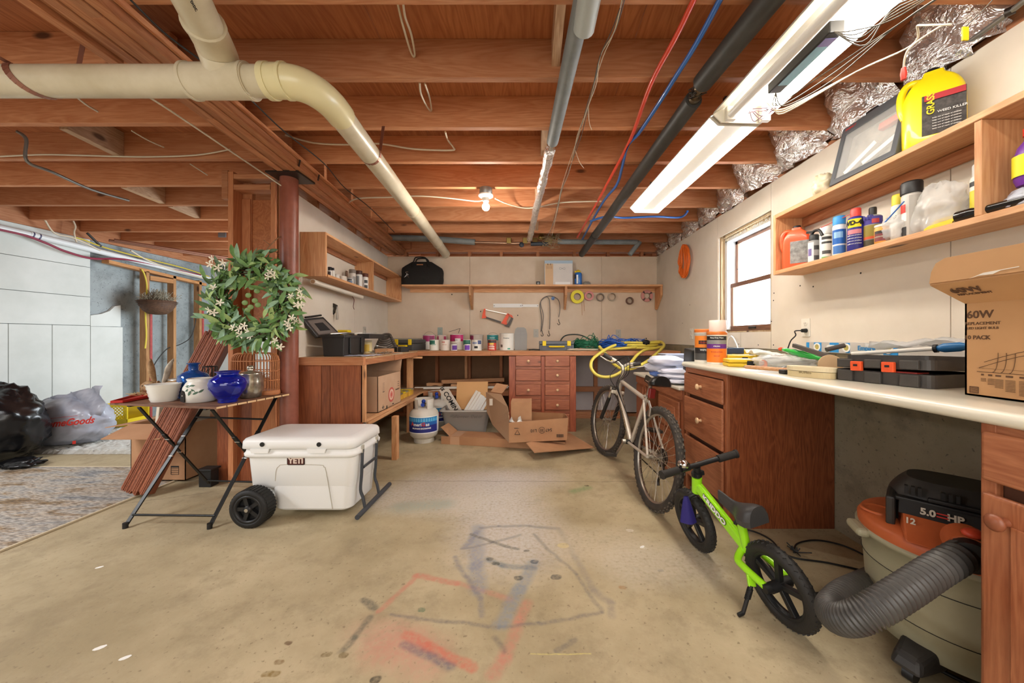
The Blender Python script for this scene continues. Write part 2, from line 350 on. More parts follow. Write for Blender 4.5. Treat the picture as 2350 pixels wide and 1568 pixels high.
    for cx, cy, w, cc in ((1378, 768, .018, '#4b4a44'), (1580, 766, .022, '#504f4a'), (1470, 682, .018, '#4d5258'), (1225, 668, .014, '#4e4d44'), (1260, 690, .014, '#4e4d44'), (1420, 621, .01, '#5b5748'), (855, 943, .013, '#4f6b50'),
                          (430, 1190, .012, '#6b5a32'), (345, 1183, .01, '#6b5a32'), (135, 1120, .008, '#5d4126'), (85, 1222, .011, '#73572c'), (25, 1290, .012, '#7c6430'), (60, 1293, .012, '#7c6430'), (600, 1318, .013, '#1f1c1a'),
                          (1935, 818, .013, '#9b7442'), (1750, 270, .012, '#4c3a22'), (1620, 590, .03, '#cdb96c'), (2055, 603, .008, '#d8d2c0'), (1985, 512, .016, '#d3cdc0'), (2145, 728, .006, '#5a5040')):
        q = fp(cx, cy); seg(q, (q[0]+.012, q[1]), w*.7, .006, cc, .8)
    q = fp(1985, 690); seg(q, (q[0]+.3, q[1]), .05, .2, '#cbc2b2', .5); q = fp(1720, 580); seg(q, (q[0]+.2, q[1]), .05, .2, '#c9bda6', .5)
    seg((-2.7, 2.745), (1.78, 2.72), .0015, .004, '#5e5646', .8); q = G(514, 1126); r = G(276, 1158); seg((q.x, q.y), (r.x, r.y), .0015, .003, '#5e5240', .8)
    return c
m_floor = concrete('floor_concrete', '#b9aa8a', '#9c8d6d', '#7f7056', floor_strokes)
m_conc = concrete('foundation_concrete', '#968b76', '#82775f', '#4a4238'); m_conc2 = concrete('grey_concrete', '#98a0a1', '#828a8b', '#3f4547')
# ================================================================ the setting
b = MB(); b.box(-5.6, 1.95, -2.7, 6.3, -.12, 0); o = b.build('floor', m_floor, kind='structure')
# --- right-hand wall: foundation below, drywall panels above, window opening
wr = S('wall_right')
ZT, ZF = 2.255, 1.02
b = MB(); b.box(1.765, 2.0, -2.7, 5.3, 0, ZF); b.build('foundation', m_conc, wr)
WY0, WY1, WZ0, WZ1 = 2.62, 3.37, 1.155, 2.055
def panel(y0, y1, z0, z1, par=wr):
    b = MB(); b.box(1.78, 1.795, y0+.002, y1-.002, z0, z1); return b.build('drywall_panel', dry, par)
panel(WY1, 5.0, ZF+.005, ZT); panel(WY0, WY1, WZ1, ZT); panel(WY0, 3.0, ZF+.005, WZ0); panel(3.0, WY1, ZF+.005, WZ0)
panel(1.5, WY0, ZF+.005, ZT); panel(-.9, 1.5, ZF+.005, ZT); panel(-2.7, -.9, ZF+.005, ZT)
b = MB()
for y0, y1, z0, z1 in ((WY1+.1, 5.65, ZF, ZT), (-2.7, WY0-.1, ZF, ZT), (WY0-.1, WY1+.1, ZF, WZ0-.0), (WY0-.1, WY1+.1, WZ1, ZT)): b.box(1.80, 1.95, y0, y1, z0, z1)
b.build('wall_core', dry, wr)
b = MB(); b.box(1.80, 2.0, -2.7, 5.65, ZT, 2.29); b.build('sill_plate', joistY, wr)
b = MB(); b.box(1.86, 2.0, -2.7, 5.65, 2.29, 2.56); b.build('rim_board', joistY, wr)
sc = MB()   # screw dimples in the drywall
for px, py in ((1846, 745), (1776, 673), (1775, 690), (2186, 592), (1975, 627), (1836, 656), (1866, 658), (1740, 792), (1775, 792), (1695, 790), (1583, 700), (1566, 742), (1770, 738), (1692, 618)):
    p = PX(px, py, 1.779); sc.cyl(p, p+Vector((.004, 0, 0)), .005, n=8)
sc.build('screw_head', inkk, wr, kind='stuff')
# --- window
wn = S('window_1', None, (1.85, 3.0, WZ0))
wj = mat('window_jamb', '#b9b0a2', .6, var='#8f7f6c', scale=12); alu = mat('window_frame_white', '#d7d9da', .4); brs = wood('sash_wood', '#a0775c', '#7a5440', 'Z', .5, knots=False); brsy = wood('sash_wood_y', '#8d6650', '#6a4635', 'Y', .5, knots=False)
def pc(name, m, *bx, par=wn, bev=0):
    b = MB()
    for q in bx: b.box(*q)
    return b.build(name, m, par, bevel=bev)
jb = wood('raw_jamb', '#c8b28f', '#8f704c', 'Z', .8, knots=True)
pc('jamb_lining', jb, (1.795, 1.95, WY1-.035, WY1-.005, WZ0, WZ1)); pc('jamb_lining', jb, (1.795, 1.95, WY0+.002, WY0+.03, WZ0, WZ1))
pc('jamb_lining', alu, (1.83, 1.95, WY1-.075, WY1-.037, WZ0+.03, WZ1-.04)); pc('jamb_lining', alu, (1.83, 1.95, WY0+.03, WY0+.06, WZ0, WZ1))
pc('head_lining', jb, (1.797, 1.95, WY0, WY1, WZ1-.02, WZ1-.002)); pc('head_lining', alu, (1.83, 1.95, WY0+.03, WY1-.04, WZ1-.055, WZ1-.022))
fz = MB()   # torn foam fringe around the head of the opening
for i in range(110):
    y = random.uniform(WY0, WY1-.05); z = WZ1-.02-random.random()*.02; fz.bar((1.80, y, z), (1.80-.01, y+random.uniform(-.03, .03), z-random.uniform(.01, .04)), .0015, .001)
fz.build('torn_fringe', mat('straw_fringe', '#a08a66', .9), wn, kind='stuff')
pc('window_sill', jb, (1.797, 1.95, WY0, WY1, WZ0+.001, WZ0+.012))
ZM = 1.60
us = pc('upper_sash', brs, (1.905, 1.93, WY1-.115, WY1-.077, ZM, WZ1-.055), (1.905, 1.93, WY0+.06, WY0+.09, ZM, WZ1-.055), bev=.003)
pc('sash_rail', brsy, (1.905, 1.93, WY0+.06, WY1-.077, WZ1-.085, WZ1-.055), (1.905, 1.93, WY0+.06, WY1-.077, ZM-.02, ZM+.012), par=us, bev=.003)
gl = mat('window_glass', '#ffffff', .0, trans=1, ior=1.02)
pc('pane', gl, (1.916, 1.919, WY0+.08, WY1-.1, ZM, WZ1-.07), par=us)
ls = pc('lower_sash', brs, (1.865, 1.895, WY1-.105, WY1-.07, WZ0+.012, ZM+.01), (1.865, 1.895, WY0+.06, WY0+.09, WZ0+.012, ZM+.01), bev=.003)
pc('sash_rail', brsy, (1.862, 1.895, WY0+.06, WY1-.07, ZM-.03, ZM+.008), (1.86, 1.895, WY0+.06, WY1-.07, WZ0+.012, WZ0+.062), par=ls, bev=.004)
pc('pane', gl, (1.878, 1.881, WY0+.08, WY1-.1, WZ0+.05, ZM-.02), par=ls)
pc('sash_latch', dsteel, (1.848, 1.862, 2.92, 3.01, WZ0+.03, WZ0+.048), par=ls, bev=.004)
# --- back wall
wb = S('wall_back'); YB = 5.0
for x0, x1 in ((-2.05, -.86), (-.86, 1.0), (1.0, 1.79)):
    b = MB(); b.box(x0+.0015, x1-.0015, YB, YB+.015, .93, ZT); b.build('drywall_panel', dryb, wb)
b = MB(); b.box(-2.2, 2.0, 5.09, 5.30, 0, 2.2); b.build('foundation', mat('brown_backing', '#8f6a4c', .8, var='#7d5b40', scale=3), wb)
for x in (-1.78, -1.33, -.87, -.42, .1, .62, 1.1, 1.58):
    b = MB(); b.box(x-.02, x+.02, 5.0, 5.09, .02, .93); b.build('stud', studZ, wb)
    b = MB(); b.box(x-.02, x+.02, 5.02, 5.10, ZT-.02, 2.33); b.build('stud', studZ, wb)
b = MB(); b.box(-2.1, 1.9, 4.99, 5.09, 0, .04); b.build('bottom_plate', joistX, wb)
b = MB(); b.box(-2.1, 1.9, 5.02, 5.12, 2.325, 2.36); b.build('top_plate', joistX, wb)
b = MB(); b.box(-2.1, 1.9, 5.55, 5.62, 2.1, 2.55); b.build('rim_board', joistX, wb)
sc = MB()
for px, py in ((952, 667), (1016, 667), (1068, 667), (1093, 668), (1107, 668), (1037, 676), (1103, 715), (1483, 777), (1160, 732), (1188, 724), (1275, 665), (1509, 646), (1508, 596), (1001, 667)):
    p = V(px, py, 4.999); sc.cyl(p, p+Vector((0, .004, 0)), .009, n=8)
sc.build('screw_head', inkk, wb, kind='stuff')
# --- partition on the left, skewed by four degrees; its near end is an open stud frame
SK = -.0714
def xl(Y, off=0): return -2.02+.0714*(5-Y)+off
wl = S('wall_left')
def skew(b, x_off0, x_off1, y0, y1, z0, z1): return b.hexa([(xl(y0, x_off0), y0, z0), (xl(y0, x_off1), y0, z0), (xl(y1, x_off1), y1, z0), (xl(y1, x_off0), y1, z0)], [(xl(y0, x_off0), y0, z1), (xl(y0, x_off1), y0, z1), (xl(y1, x_off1), y1, z1), (xl(y1, x_off0), y1, z1)])
for y0, y1 in ((2.80, 3.9), (3.9, 5.0)):
    b = MB(); skew(b, -.015, 0, y0+.001, y1-.001, 0, ZT); b.build('drywall_panel', dry, wl)
b = MB(); skew(b, -.12, -.105, 2.86, 5.0, 0, ZT); b.build('drywall_panel', board_white, wl)
for z0, z1 in ((0, .04), (2.33, 2.365)):
    b = MB(); skew(b, -.105, -.015, 2.80, 5.0, z0, z1); b.build('wall_plate', joistY, wl)
for y in (2.82, 3.15, 3.55, 3.95, 4.35, 4.75):
    b = MB(); skew(b, -.105, -.015, y, y+.038, .04, 2.33); b.build('stud', studZ, wl)
# stud frame that closes the partition
def board(x0, x1, y0, y1, z0, z1, m, name='stud', par=wl, bev=.002):
    b = MB(); b.box(x0, x1, y0, y1, z0, z1); return b.build(name, m, par, bevel=bev, seg=1)
board(-2.311, -2.272, 2.70, 2.80, 0, 2.38, studZ); board(-2.27, -2.20, 2.79, 2.83, 0, 2.38, studZ)
board(-1.985, -1.948, 2.70, 2.80, 0, 2.30, studZ); board(-1.945, -1.86, 2.79, 2.83, 0, 2.3, studZ)
board(-1.94, -1.905, 2.72, 2.80, 0, 2.36, studZ); board(-2.36, -2.313, 2.70, 2.74, 2.17, 2.39, joistX, 'stud')
board(-2.27, -1.95, 2.70, 2.79, 2.325, 2.36, joistX, 'header'); board(-2.27, -1.99, 2.70, 2.79, 2.24, 2.28, joistX, 'header')
board(-2.27, -1.99, 2.80, 2.81, 1.20, 2.2, plyY, 'sheathing'); board(-2.27, -2.205, 2.78, 2.79, 1.2, 2.2, studZ, 'sheathing')
board(-2.43, -2.16, 2.74, 2.755, .0, .78, oakZ, 'sheathing'); board(-2.15, -1.93, 2.725, 2.74, 0, .80, studZ, 'sheathing')
board(-1.93, -1.87, 2.725, 2.74, 0, .80, studZ, 'sheathing'); board(-2.27, -1.95, 2.76, 2.80, .04, .08, joistX, 'header')
# --- outer wall of the side room
wo = S('wall_outer'); XO = -5.3
b = MB(); b.box(-5.6, -5.335, -2.7, 6.2, 0, 2.29); b.build('foundation', m_conc2, wo)
def wp(y0, y1, z0, z1, m=board_white):
    b = MB(); b.box(-5.333, XO, y0+.0025, y1-.0025, z0+.0025, z1-.0025); b.build('foam_panel', m, wo, bevel=.002, seg=1)
for z0, z1 in ((1.253, 1.597), (1.597, 1.953), (1.953, 2.29)):
    wp(1.82, 4.26, z0, z1); wp(-.62, 1.82, z0, z1); wp(-2.7, -.62, z0, z1)
for y in (-2.7, -1.0, .3, 1.3, 2.3, 2.95, 3.28, 3.59, 3.92):
    ny = {-2.7: -1.0, -1.0: .3, .3: 1.3, 1.3: 2.3, 2.3: 2.95, 2.95: 3.28, 3.28: 3.59, 3.59: 3.92, 3.92: 4.26}[y]; wp(y, ny, .01, 1.253)
wp(4.26, 4.60, .01, 1.247)
b = MB(); pts = [PX(px, py, XO) for px, py in ((208, 749), (208, 724), (232, 721), (252, 714), (264, 703), (277, 701), (277, 750))]
b.hexa([(XO, p.y, p.z) for p in pts], [(XO-.03, p.y, p.z) for p in pts]); b.build('foam_panel', board_white, wo)
for y in (4.74, 5.10, 5.5):
    b = MB(); b.box(-5.24, -5.15, y, y+.04, 0, 2.0); b.build('stud', wood('stud_pale', '#b98a5a', '#8f643a', 'Z', .7), wo)
b = MB(); b.hexa([(-5.24, 4.32, 2.02), (-5.15, 4.32, 2.02), (-5.15, 5.62, 1.93), (-5.24, 5.62, 1.93)], [(-5.24, 4.32, 2.06), (-5.15, 4.32, 2.06), (-5.15, 5.62, 1.97), (-5.24, 5.62, 1.97)]); b.build('top_plate', wood('plate_pale', '#c08a55', '#8f5f36', 'Y', .7), wo)
b = MB(); b.box(-5.24, -5.15, 4.79, 5.1, 1.89, 1.95); b.build('blocking', wood('plate_pale', '', ''), wo)
rs = mat('red_barrier_strip', '#a84744', .6, var='#8f3a36', scale=30)
for y in (4.785, 5.545):
    b = MB(); b.box(-5.20, -5.148, y, y+.03, 0, 1.65); b.build('barrier_strip', rs, wo)
b = MB(); b.box(-5.6, -2.2, 5.95, 6.15, 0, 2.5); b.build('wall_far', board_white, kind='structure')
b = MB(); b.box(-5.6, -5.3, -2.7, 6.2, 2.29, 2.55); b.build('rim_board', joistY, wo)
b = MB(); b.box(-5.6, 2.0, -2.85, -2.7, 0, 2.56); b.build('wall_rear', board_white, kind='structure')
# --- ceiling: plywood sheets on joists
ce = S('ceiling'); YJ = [-2.4, -1.99, -1.58, -1.17, -.76, -.35, .09, .50, .92, 1.33, 1.735, 2.137, 2.55, 2.977, 3.41, 3.816, 4.24, 4.65, 5.06, 5.47, 5.88]
for i, x in enumerate(np.arange(-5.6, 2.0, 1.22)):
    for j, y in enumerate((-2.7, -.26, 2.18, 4.62)):
        b = MB(); b.box(x+.001, min(x+1.219, 2.0), y+.001, min(y+2.439, 6.2), 2.545, 2.563); b.build('plywood_sheet', plyY, ce)
for k, y in enumerate(YJ):
    b = MB(); b.box(-1.76, 1.86, y-.038, y, 2.36, 2.545); b.build('joist', joistX, ce, bevel=.002, seg=1)
    b = MB(); b.box(-5.3, -1.69 if k > 9 else -1.66, y-.078, y-.04, 2.36, 2.545); b.build('joist', joistX, ce, bevel=.002, seg=1)
pale = wood('blocking_pale', '#c9a888', '#a07a58', 'Y', .75)
for x, k, z in ((.10, 9, 2.41), (.07, 11, 2.40), (.04, 13, 2.38), (.05, 15, 2.38)):
    b = MB(); b.box(x, x+.038, YJ[k]+.001, YJ[k+1]-.039, z, 2.54); b.build('blocking', pale, ce)
b = MB(); b.box(.02, .06, -.75, -.40, 2.36, 2.54); b.build('blocking', pale, ce)
for x, k in ((-2.85, 11), (-3.45, 13), (-3.5, 14), (-2.6, 16)):
    b = MB(); b.hexa([(x, YJ[k]+.002, 2.37), (x+.05, YJ[k]+.002, 2.37), (x+.01, YJ[k+1]-.08, 2.37), (x-.04, YJ[k+1]-.08, 2.37)], [(x, YJ[k]+.002, 2.54), (x+.05, YJ[k]+.002, 2.54), (x+.01, YJ[k+1]-.08, 2.54), (x-.04, YJ[k+1]-.08, 2.54)]); b.build('blocking', pale, ce)
# foil-faced insulation stuffed against the rim between joists
mf, nt, bs = _bsdf('foil'); MATS['foil'] = mf
tc = nt.nodes.new('ShaderNodeTexCoord'); vo = N(nt, 'ShaderNodeTexVoronoi'); vo.inputs['Scale'].default_value = 14; vo.feature = 'F1'
n = N(nt, 'ShaderNodeTexNoise'); n.inputs['Scale'].default_value = 12; n.inputs['Detail'].default_value = 4; n.inputs['Distortion'].default_value = 1.5
nt.links.new(tc.outputs['Object'], n.inputs['Vector']); nt.links.new(n.outputs['Color'], vo.inputs['Vector']); vo.inputs['Scale'].default_value = 2.6
bp = nt.nodes.new('ShaderNodeBump'); bp.inputs['Distance'].default_value = .03; bp.inputs['Strength'].default_value = .5
nt.links.new(vo.outputs['Distance'], bp.inputs['Height']); nt.links.new(bp.outputs[0], bs.inputs['Normal'])
bs.inputs['Base Color'].default_value = lin('#eeebe8'); bs.inputs['Metallic'].default_value = .78; bs.inputs['Roughness'].default_value = .2
for k in range(6, 18):
    y0, y1 = YJ[k]+.003, YJ[k+1]-.041; P = []
    rr = random.Random(k); nu, nv = 12, 9; w = .26 if k < 13 else .14
    for j in range(nv+1):
        v = j/nv; row = []
        for i in range(nu+1):
            u = i/nu; e = math.sin(math.pi*u)**.5
            x = 1.86-(.05+w*e*(.35+.65*v)*(.75+.25*math.sin(3*u+k)))+rr.uniform(-.03, .03)
            row.append((min(x, 1.85), y0+(y1-y0)*u, 2.27+.27*v+rr.uniform(-.008, .008)-.02*e*(1-v)))
        P.append(row)
    P.append([(1.855, p[1], 2.542) for p in P[-1]])
    b = MB(); b.grid(P); b.build('foil_insulation', mf, ce)
# --- main beam: four plies, plus ledgers near the camera
be = S('ceiling_beam')
def bx_(Y, off): return -1.52+SK*(Y-1.236)+off
for k in range(4):
    for y0, y1 in ((-2.7, 1.0+.3*k), (1.0+.3*k, 5.08)):
        b = MB(); dz = (k % 2)*.006
        b.hexa([(bx_(y, o_), y, 2.29-dz) for y, o_ in ((y0, -.045*(k+1)+.003), (y0, -.045*k), (y1, -.045*k), (y1, -.045*(k+1)+.003))], [(bx_(y, o_), y, 2.545 if y < 0 else 2.36) for y, o_ in ((y0, -.045*(k+1)+.003), (y0, -.045*k), (y1, -.045*k), (y1, -.045*(k+1)+.003))])
        b.build('beam_ply', joistY, be, bevel=.0015, seg=1)
for x0, x1, y1, z in ((-.225, -.185, 2.6, 2.31), (-.27, -.228, 1.54, 2.285), (.004, .02, 5.05, 2.335)):
    b = MB(); b.hexa([(bx_(y, o_), y, z) for y, o_ in ((-2.7, x0), (-2.7, x1), (y1, x1), (y1, x0))], [(bx_(y, o_), y, 2.36) for y, o_ in ((-2.7, x0), (-2.7, x1), (y1, x1), (y1, x0))]); b.build('ledger_board', joistY, be, bevel=.0015, seg=1)
# --- steel post
m_post = mat('rust_red_paint', '#985a48', .38, var='#74402f', scale=5, bump=.15, bscale=40)
t = T('support_post', 'rust-red round steel post holding up the ceiling beam beside the wreath', 'post', (-1.775, 2.60, 0))
b = MB(); b.cyl((-1.775, 2.60, .01), (-1.775, 2.60, 2.275), .059, n=28); b.build('shaft', m_post, t)
b = MB(); b.box(-1.87, -1.64, 2.49, 2.69, 2.275, 2.288); b.build('cap_plate', dsteel, t); b = MB(); b.box(-1.87, -1.68, 2.53, 2.69, 0, .01); b.build('base_plate', dsteel, t)
b = MB()
for y in (2.44, 2.66): b.bar((-1.60, y, 2.29), (-1.59, y, 2.335), .012, .004)
b.build('bent_nail', dsteel, t)
# ================================================================ pipes, cables, fixtures overhead
t = T('drain_pipe', 'aged cream plastic drain pipe with tee and elbows under the joists', 'pipe', (-1.2, 1.42, 2.05))
zp = 2.138
b = MB(); b.cyl((-4.9, 1.42, zp+.0), (-1.30, 1.42, zp), .057, n=32); b.build('pipe_run', pvc, t)
b = MB(); b.cyl((-1.36, 1.42, zp), (-1.12, 1.42, zp), .064, n=32); b.cyl((-1.145, 1.42, zp), (-1.02, 1.42, zp), .057, n=32); b.tube([(-1.23, 1.42, zp), (-1.225, 1.40, zp+.05), (-1.215, 1.36, zp+.09)], .062, 24)
for x in (-1.36, -1.13): b.cyl((x-.006, 1.42, zp), (x+.006, 1.42, zp), .068, n=32)
b.build('tee_fitting', pvc, t)
pa = Vector((-1.195, 1.37, zp+.055)); pb = Vector((-1.01, .98, 2.185)); d_ = (pb-pa)
b = MB(); b.tube(spline([(-1.222, 1.405, zp+.035), (-1.21, 1.37, zp+.075), (-1.185, 1.31, zp+.085), (-1.16, 1.255, zp+.085)], 5), .0625, 24); b.tube([(-1.163, 1.262, zp+.085), (-1.157, 1.25, zp+.085)], .066, 24); b.build('elbow', pvc, t)
b = MB(); b.tube([(-1.16, 1.255, zp+.085), (-.62, .10, zp+.12), (-.62, -1.5, zp+.14)], .057, 28); b.build('pipe_run', pvc, t)
ye = mat('yellow_cream_pvc', '#ddd3a6', .3, coat=.2)
p1 = V(700, 188, 1.42); path = spline([(-1.05, 1.42, zp), (-.99, 1.42, zp), (-.93, 1.44, zp), (-.895, 1.50, zp+.003), (-.885, 1.58, zp+.008), (-.89, 1.66, zp+.012)], 5)
b = MB(); b.tube(path, .0625, 28); b.tube([(-1.058, 1.42, zp), (-1.035, 1.42, zp)], .067, 28); b.tube([(-.985, 1.42, zp), (-.972, 1.42, zp)], .067, 28); b.build('elbow', ye, t)
b = MB(); b.tube([(-.89, 1.64, zp+.012), (-1.195, 4.98, 2.285)], .057, 28)
b.build('pipe_run', pvc, t)
b = MB()
for Y in (3.05, 4.3, 4.9):
    f_ = (Y-1.64)/3.34; b.tube([(-.89-.305*f_, Y, zp+.012+.135*f_), (-.89-.305*(f_+.006), Y+.02, zp+.012+.135*f_)], .0605, 28)
b.build('coupling', pvc, t)
strap = mat('copper_strap', '#9a6a58', .45, .6)
b = MB()   # perforated hanger straps
def strapline(pts, w=.022):
    for p0, p1 in zip(pts[:-1], pts[1:]): b.bar(p0, p1, w, .0015, up=(1, .2, 0))
st_ = [(-2.13, 1.30, 2.36), (-2.08, 1.33, 2.22), (-2.05, 1.36, 2.19)]
for i in range(15):
    a = math.radians(120+i*14); st_.append((-2.05+.008*i, 1.42+.0595*math.cos(a), zp+.0595*math.sin(a)))
for p0, p1 in zip(st_[:-1], st_[1:]): b.bar(p0, p1, .022, .002, up=Vector((0, Vector(p0).y-1.42, Vector(p0).z-zp)) if Vector(p0).z < 2.2 else (0, 1, 0))
b.build('hanger_strap', strap, t); b = MB(); b.bar((-1.84, 1.46, 2.36), (-1.86, 1.45, 2.185), .022, .0015, up=(0, 1, 0))
b.build('hanger_strap', strap, t); b = MB(); c0 = Vector((-.9265, 2.04, zp+.031))
ring_ = [c0+Vector((.0595*math.cos(math.radians(a)), .004, .0595*math.sin(math.radians(a)))) for a in range(60, 400, 20)]
for p0, p1 in zip(ring_[:-1], ring_[1:]): b.bar(p0, p1, .022, .002, up=(p0-c0))
b.bar(ring_[-1], (-.87, 2.09, 2.36), .018, .0015, up=(0, 1, 0)); b.build('hanger_strap', strap, t); b = MB(); b.bar((-1.02, 1.9, 2.36), (-.96, 1.90, 2.26), .02, .0015, up=(0, 1, 0))
b.build('hanger_strap', strap, t); b = MB(); b.bar((-1.06, 3.02, 2.36), (-1.05, 3.0, 2.26), .02, .0015, up=(0, 1, 0)); b.build('hanger_strap', strap, t)
text('PVC-1120  4 IN  SCH 40  PLASTIC PIPE', .022, inkk, t, Mx(Vector((-1.012, .985, 2.178)), Vector((-.40, .91, -.02)).normalized(), Vector((-.5, -.22, -.84)).normalized(), Vector((.77, .33, -.55)).normalized()), ex=.0003, name='pipe_print')
gp = mat('grey_pipe_foam', '#7d8180', .6, var='#6b6f6f', scale=9); bp_ = mat('black_pipe_foam', '#454441', .5, var='#3a3936', scale=12)
def pipe(name, label, pts, r, m, cat='pipe', n=14, sp=0, extra=None, group=None):
    b = MB(); b.tube(spline(pts, sp) if sp else pts, r, n); o = b.one(name, m, label, cat, group); return o
zq = 2.30
A, B_, Cc = V(1352, -60, 1.16), V(1268, 325, 2.18), V(1262, 345, 2.25)
t = T('insulated_pipe', 'silver-grey insulated pipe with a foil-wrapped far half, hung below the joists', 'pipe', (.12, 2.2, 2.2))
b = MB(); b.tube([(A.x+.02, .2, 2.30), A+Vector((0, 0, -.0)), B_], .036, 18); b.build('foam_sleeve', gp, t)
b = MB(); b.tube([B_-Vector((0, .01, 0)), Cc+Vector((0, .06, 0))], .014, 12); b.build('copper_tube', steel, t)
D1 = V(1232, 480, 3.3); E1 = V(1215, 549, 4.3)
b = MB(); pts = [Cc.lerp(E1, i/26)+Vector((random.uniform(-.003, .003), 0, random.uniform(-.003, .003))) for i in range(27)]
b.tube(pts, [.033+random.uniform(-.004, .004) for _ in pts], 12, smooth=False); b.build('foil_wrap', mf, t)
b = MB(); b.tube([V(1350, 12, 1.24)+Vector((0, -.10, 0)), V(1340, 65, 1.34)], .041, 16); b.build('torn_wrap', mat('pale_wrap', '#a9b0ae', .5), t)
t = T('insulated_pipe', 'dark grey foam-covered pipe running between the blue tube and the strip lights', 'pipe', (.78, 2.5, 2.2))
A = V(1765, 0, 1.24); B_ = V(1612, 190, 1.66); Cc = V(1592, 228, 1.78); E1 = V(1335, 583, 4.93)
b = MB(); b.tube([A+(A-B_)*1.6, B_], .045, 18); b.build('foam_sleeve', bp_, t); b = MB(); b.tube([Cc, E1], .043, 18); b.build('foam_sleeve', bp_, t)
b = MB(); b.tube([B_, Cc], .02, 12); b.tube([B_.lerp(Cc, .1), B_.lerp(Cc, .25)], .03, 12); b.tube([B_.lerp(Cc, .75), B_.lerp(Cc, .95)], .03, 12); b.build('brass_union', mat('tarnished_brass', '#8a7a63', .35, .9), t)
b = MB(); c0 = B_.lerp(Cc, .4)
for i in range(9): b.tube([c0+Vector((random.uniform(-.04, .04), random.uniform(-.04, .04), random.uniform(-.03, .02))) for _ in range(4)], .003, 5)
b.build('wire_hanger', dsteel, t)
b = MB(); Q = Cc.lerp(E1, .72); b.tube([Q, Q+(E1-Cc).normalized()*.06], .046, 16); b.build('joint_tape', blk, t)
redp = mat('red_pex', '#d8452b', .35, coat=.3); bluep = mat('blue_pex', '#2f68b8', .35, coat=.3)
pts = [V(1600, -30, 1.2), V(1588, 15, 1.29), V(1497, 190, 1.70), V(1450, 315, 2.15), V(1400, 425, 2.9), V(1352, 500, 3.7), V(1325, 548, 4.4)]
pts = [Vector((p.x, p.y, 2.345-.012*(i % 2))) if i else Vector((p.x+.03, .6, 2.33)) for i, p in enumerate([V(px, 775-1.235*F/Y, Y) for px, Y in ((1600, 1.2), (1593, 1.27), (1497, 1.72), (1440, 2.15), (1402, 2.55), (1372, 3.0), (1342, 3.8), (1325, 4.5))])]
def ceil_run(pxs, z, x0=None): return [Vector((x0 if x0 is not None else (pxs[0][0]-CX)/F*.8, .3, z))]+[Vector(((px-CX)/F*((z-CH)*F/(CY-py)), (z-CH)*F/(CY-py), z)) for px, py in pxs]
b = MB(); b.tube(spline(ceil_run([(1592, 0), (1495, 190), (1447, 320), (1400, 410), (1362, 480), (1325, 545)], 2.345, .55), 6), .011, 10)
b.one('water_tube', redp, 'thin red plastic water tube clipped under the joists', 'tube', 'plastic water tubes')
b = MB(); b.tube(spline(ceil_run([(1652, 0), (1542, 190), (1470, 300), (1440, 335), (1428, 382), (1415, 425), (1380, 470), (1335, 552)], 2.345, .62), 6), .011, 10)
b.one('water_tube', bluep, 'long blue plastic water tube clipped beside the red one', 'tube', 'plastic water tubes')
b = MB(); b.tube(spline([(p.x, p.y, 2.335) for p in ceil_run([(1355, 508), (1392, 497), (1430, 500), (1500, 497), (1560, 499), (1578, 485)], 2.335)[1:]], 5), .011, 8)
b.one('water_tube', bluep, 'blue branch tube turning off towards the window wall', 'tube', 'plastic water tubes')
# wires overhead
wirew = mat('white_cable', '#cfc3ac', .5); wireg = mat('grey_cable', '#5e5850', .5); wireb = mat('black_cable', '#2a2826', .5); wirey = mat('yellow_cable', '#c9b53a', .5)
def wire(name, label, pts, r, m, k=6, group='loose cables overhead', cat='cable', n=6):
    b = MB(); b.tube(spline(pts, k), r, n); return b.one(name, m, label, cat, group)
def J(px, py, z=2.33): Y = (z-CH)*F/(CY-py); return V(px, py, Y)
t = T('bell_wires', 'bundle of thin twisted bell wires sagging between the grey pipe and the red tube', 'cable', J(1340, 200), group='loose cables overhead')
for s_ in range(4):
    b = MB(); q = [J(px+random.uniform(-5, 5), py) for px, py in ((1432, 0), (1408, 70), (1380, 130), (1365, 190), (1350, 240), (1330, 310), (1318, 350), (1300, 400), (1285, 440), (1272, 500), (1262, 540))]; b.tube(spline(q, 4), .0022, 5); b.build('strand', wirew if s_ % 2 else wireg, t)
b = MB(); b.tube(spline([J(1350, 240), J(1352, 280), J(1358, 298)], 4), .002, 5); b.tube(spline([J(1320, 345), J(1330, 372), J(1340, 386)], 4), .002, 5); b.build('loose_end', wirew, t)
wire('cable', 'looped white cable hanging through the first bay above the pipe elbow', [V(912, 5, 1.4), V(925, 60, 1.5), V(944, 122, 1.67), V(952, 126, 1.68), V(944, 80, 1.55), V(930, 40, 1.45), V(925, 5, 1.4)], .005, wirew)
wire('cable', 'white cable loop dipping in the second joist bay', [V(963, 190, 1.78), V(966, 215, 1.85), V(980, 245, 2.0), V(990, 254, 2.09), V(986, 225, 1.95), V(975, 192, 1.8)], .005, wirew)
wire('cable', 'white cable strung across the third bay under the big drain pipe', [V(655, 310, 2.42), V(720, 328, 2.44), V(800, 332, 2.44), V(870, 330, 2.44), V(950, 342, 2.45), V(1035, 345, 2.46), V(1040, 338, 2.46), V(1028, 322, 2.42), V(1022, 303, 2.2)], .006, wirew)
wire('cable', 'white cable running from the beam to the round lamp box', [J(795, 470, 2.34), J(820, 456, 2.34), J(890, 453, 2.34), J(960, 450, 2.34), J(1030, 455, 2.34), J(1090, 462, 2.34), J(1108, 460, 2.34)], .006, wirew)
wire('cable', 'white cable leaving the round lamp box towards the grey pipe', [J(1136, 456, 2.34), J(1170, 470, 2.34), J(1215, 478, 2.34), J(1290, 465, 2.34), J(1380, 462, 2.34)], .006, wirew)
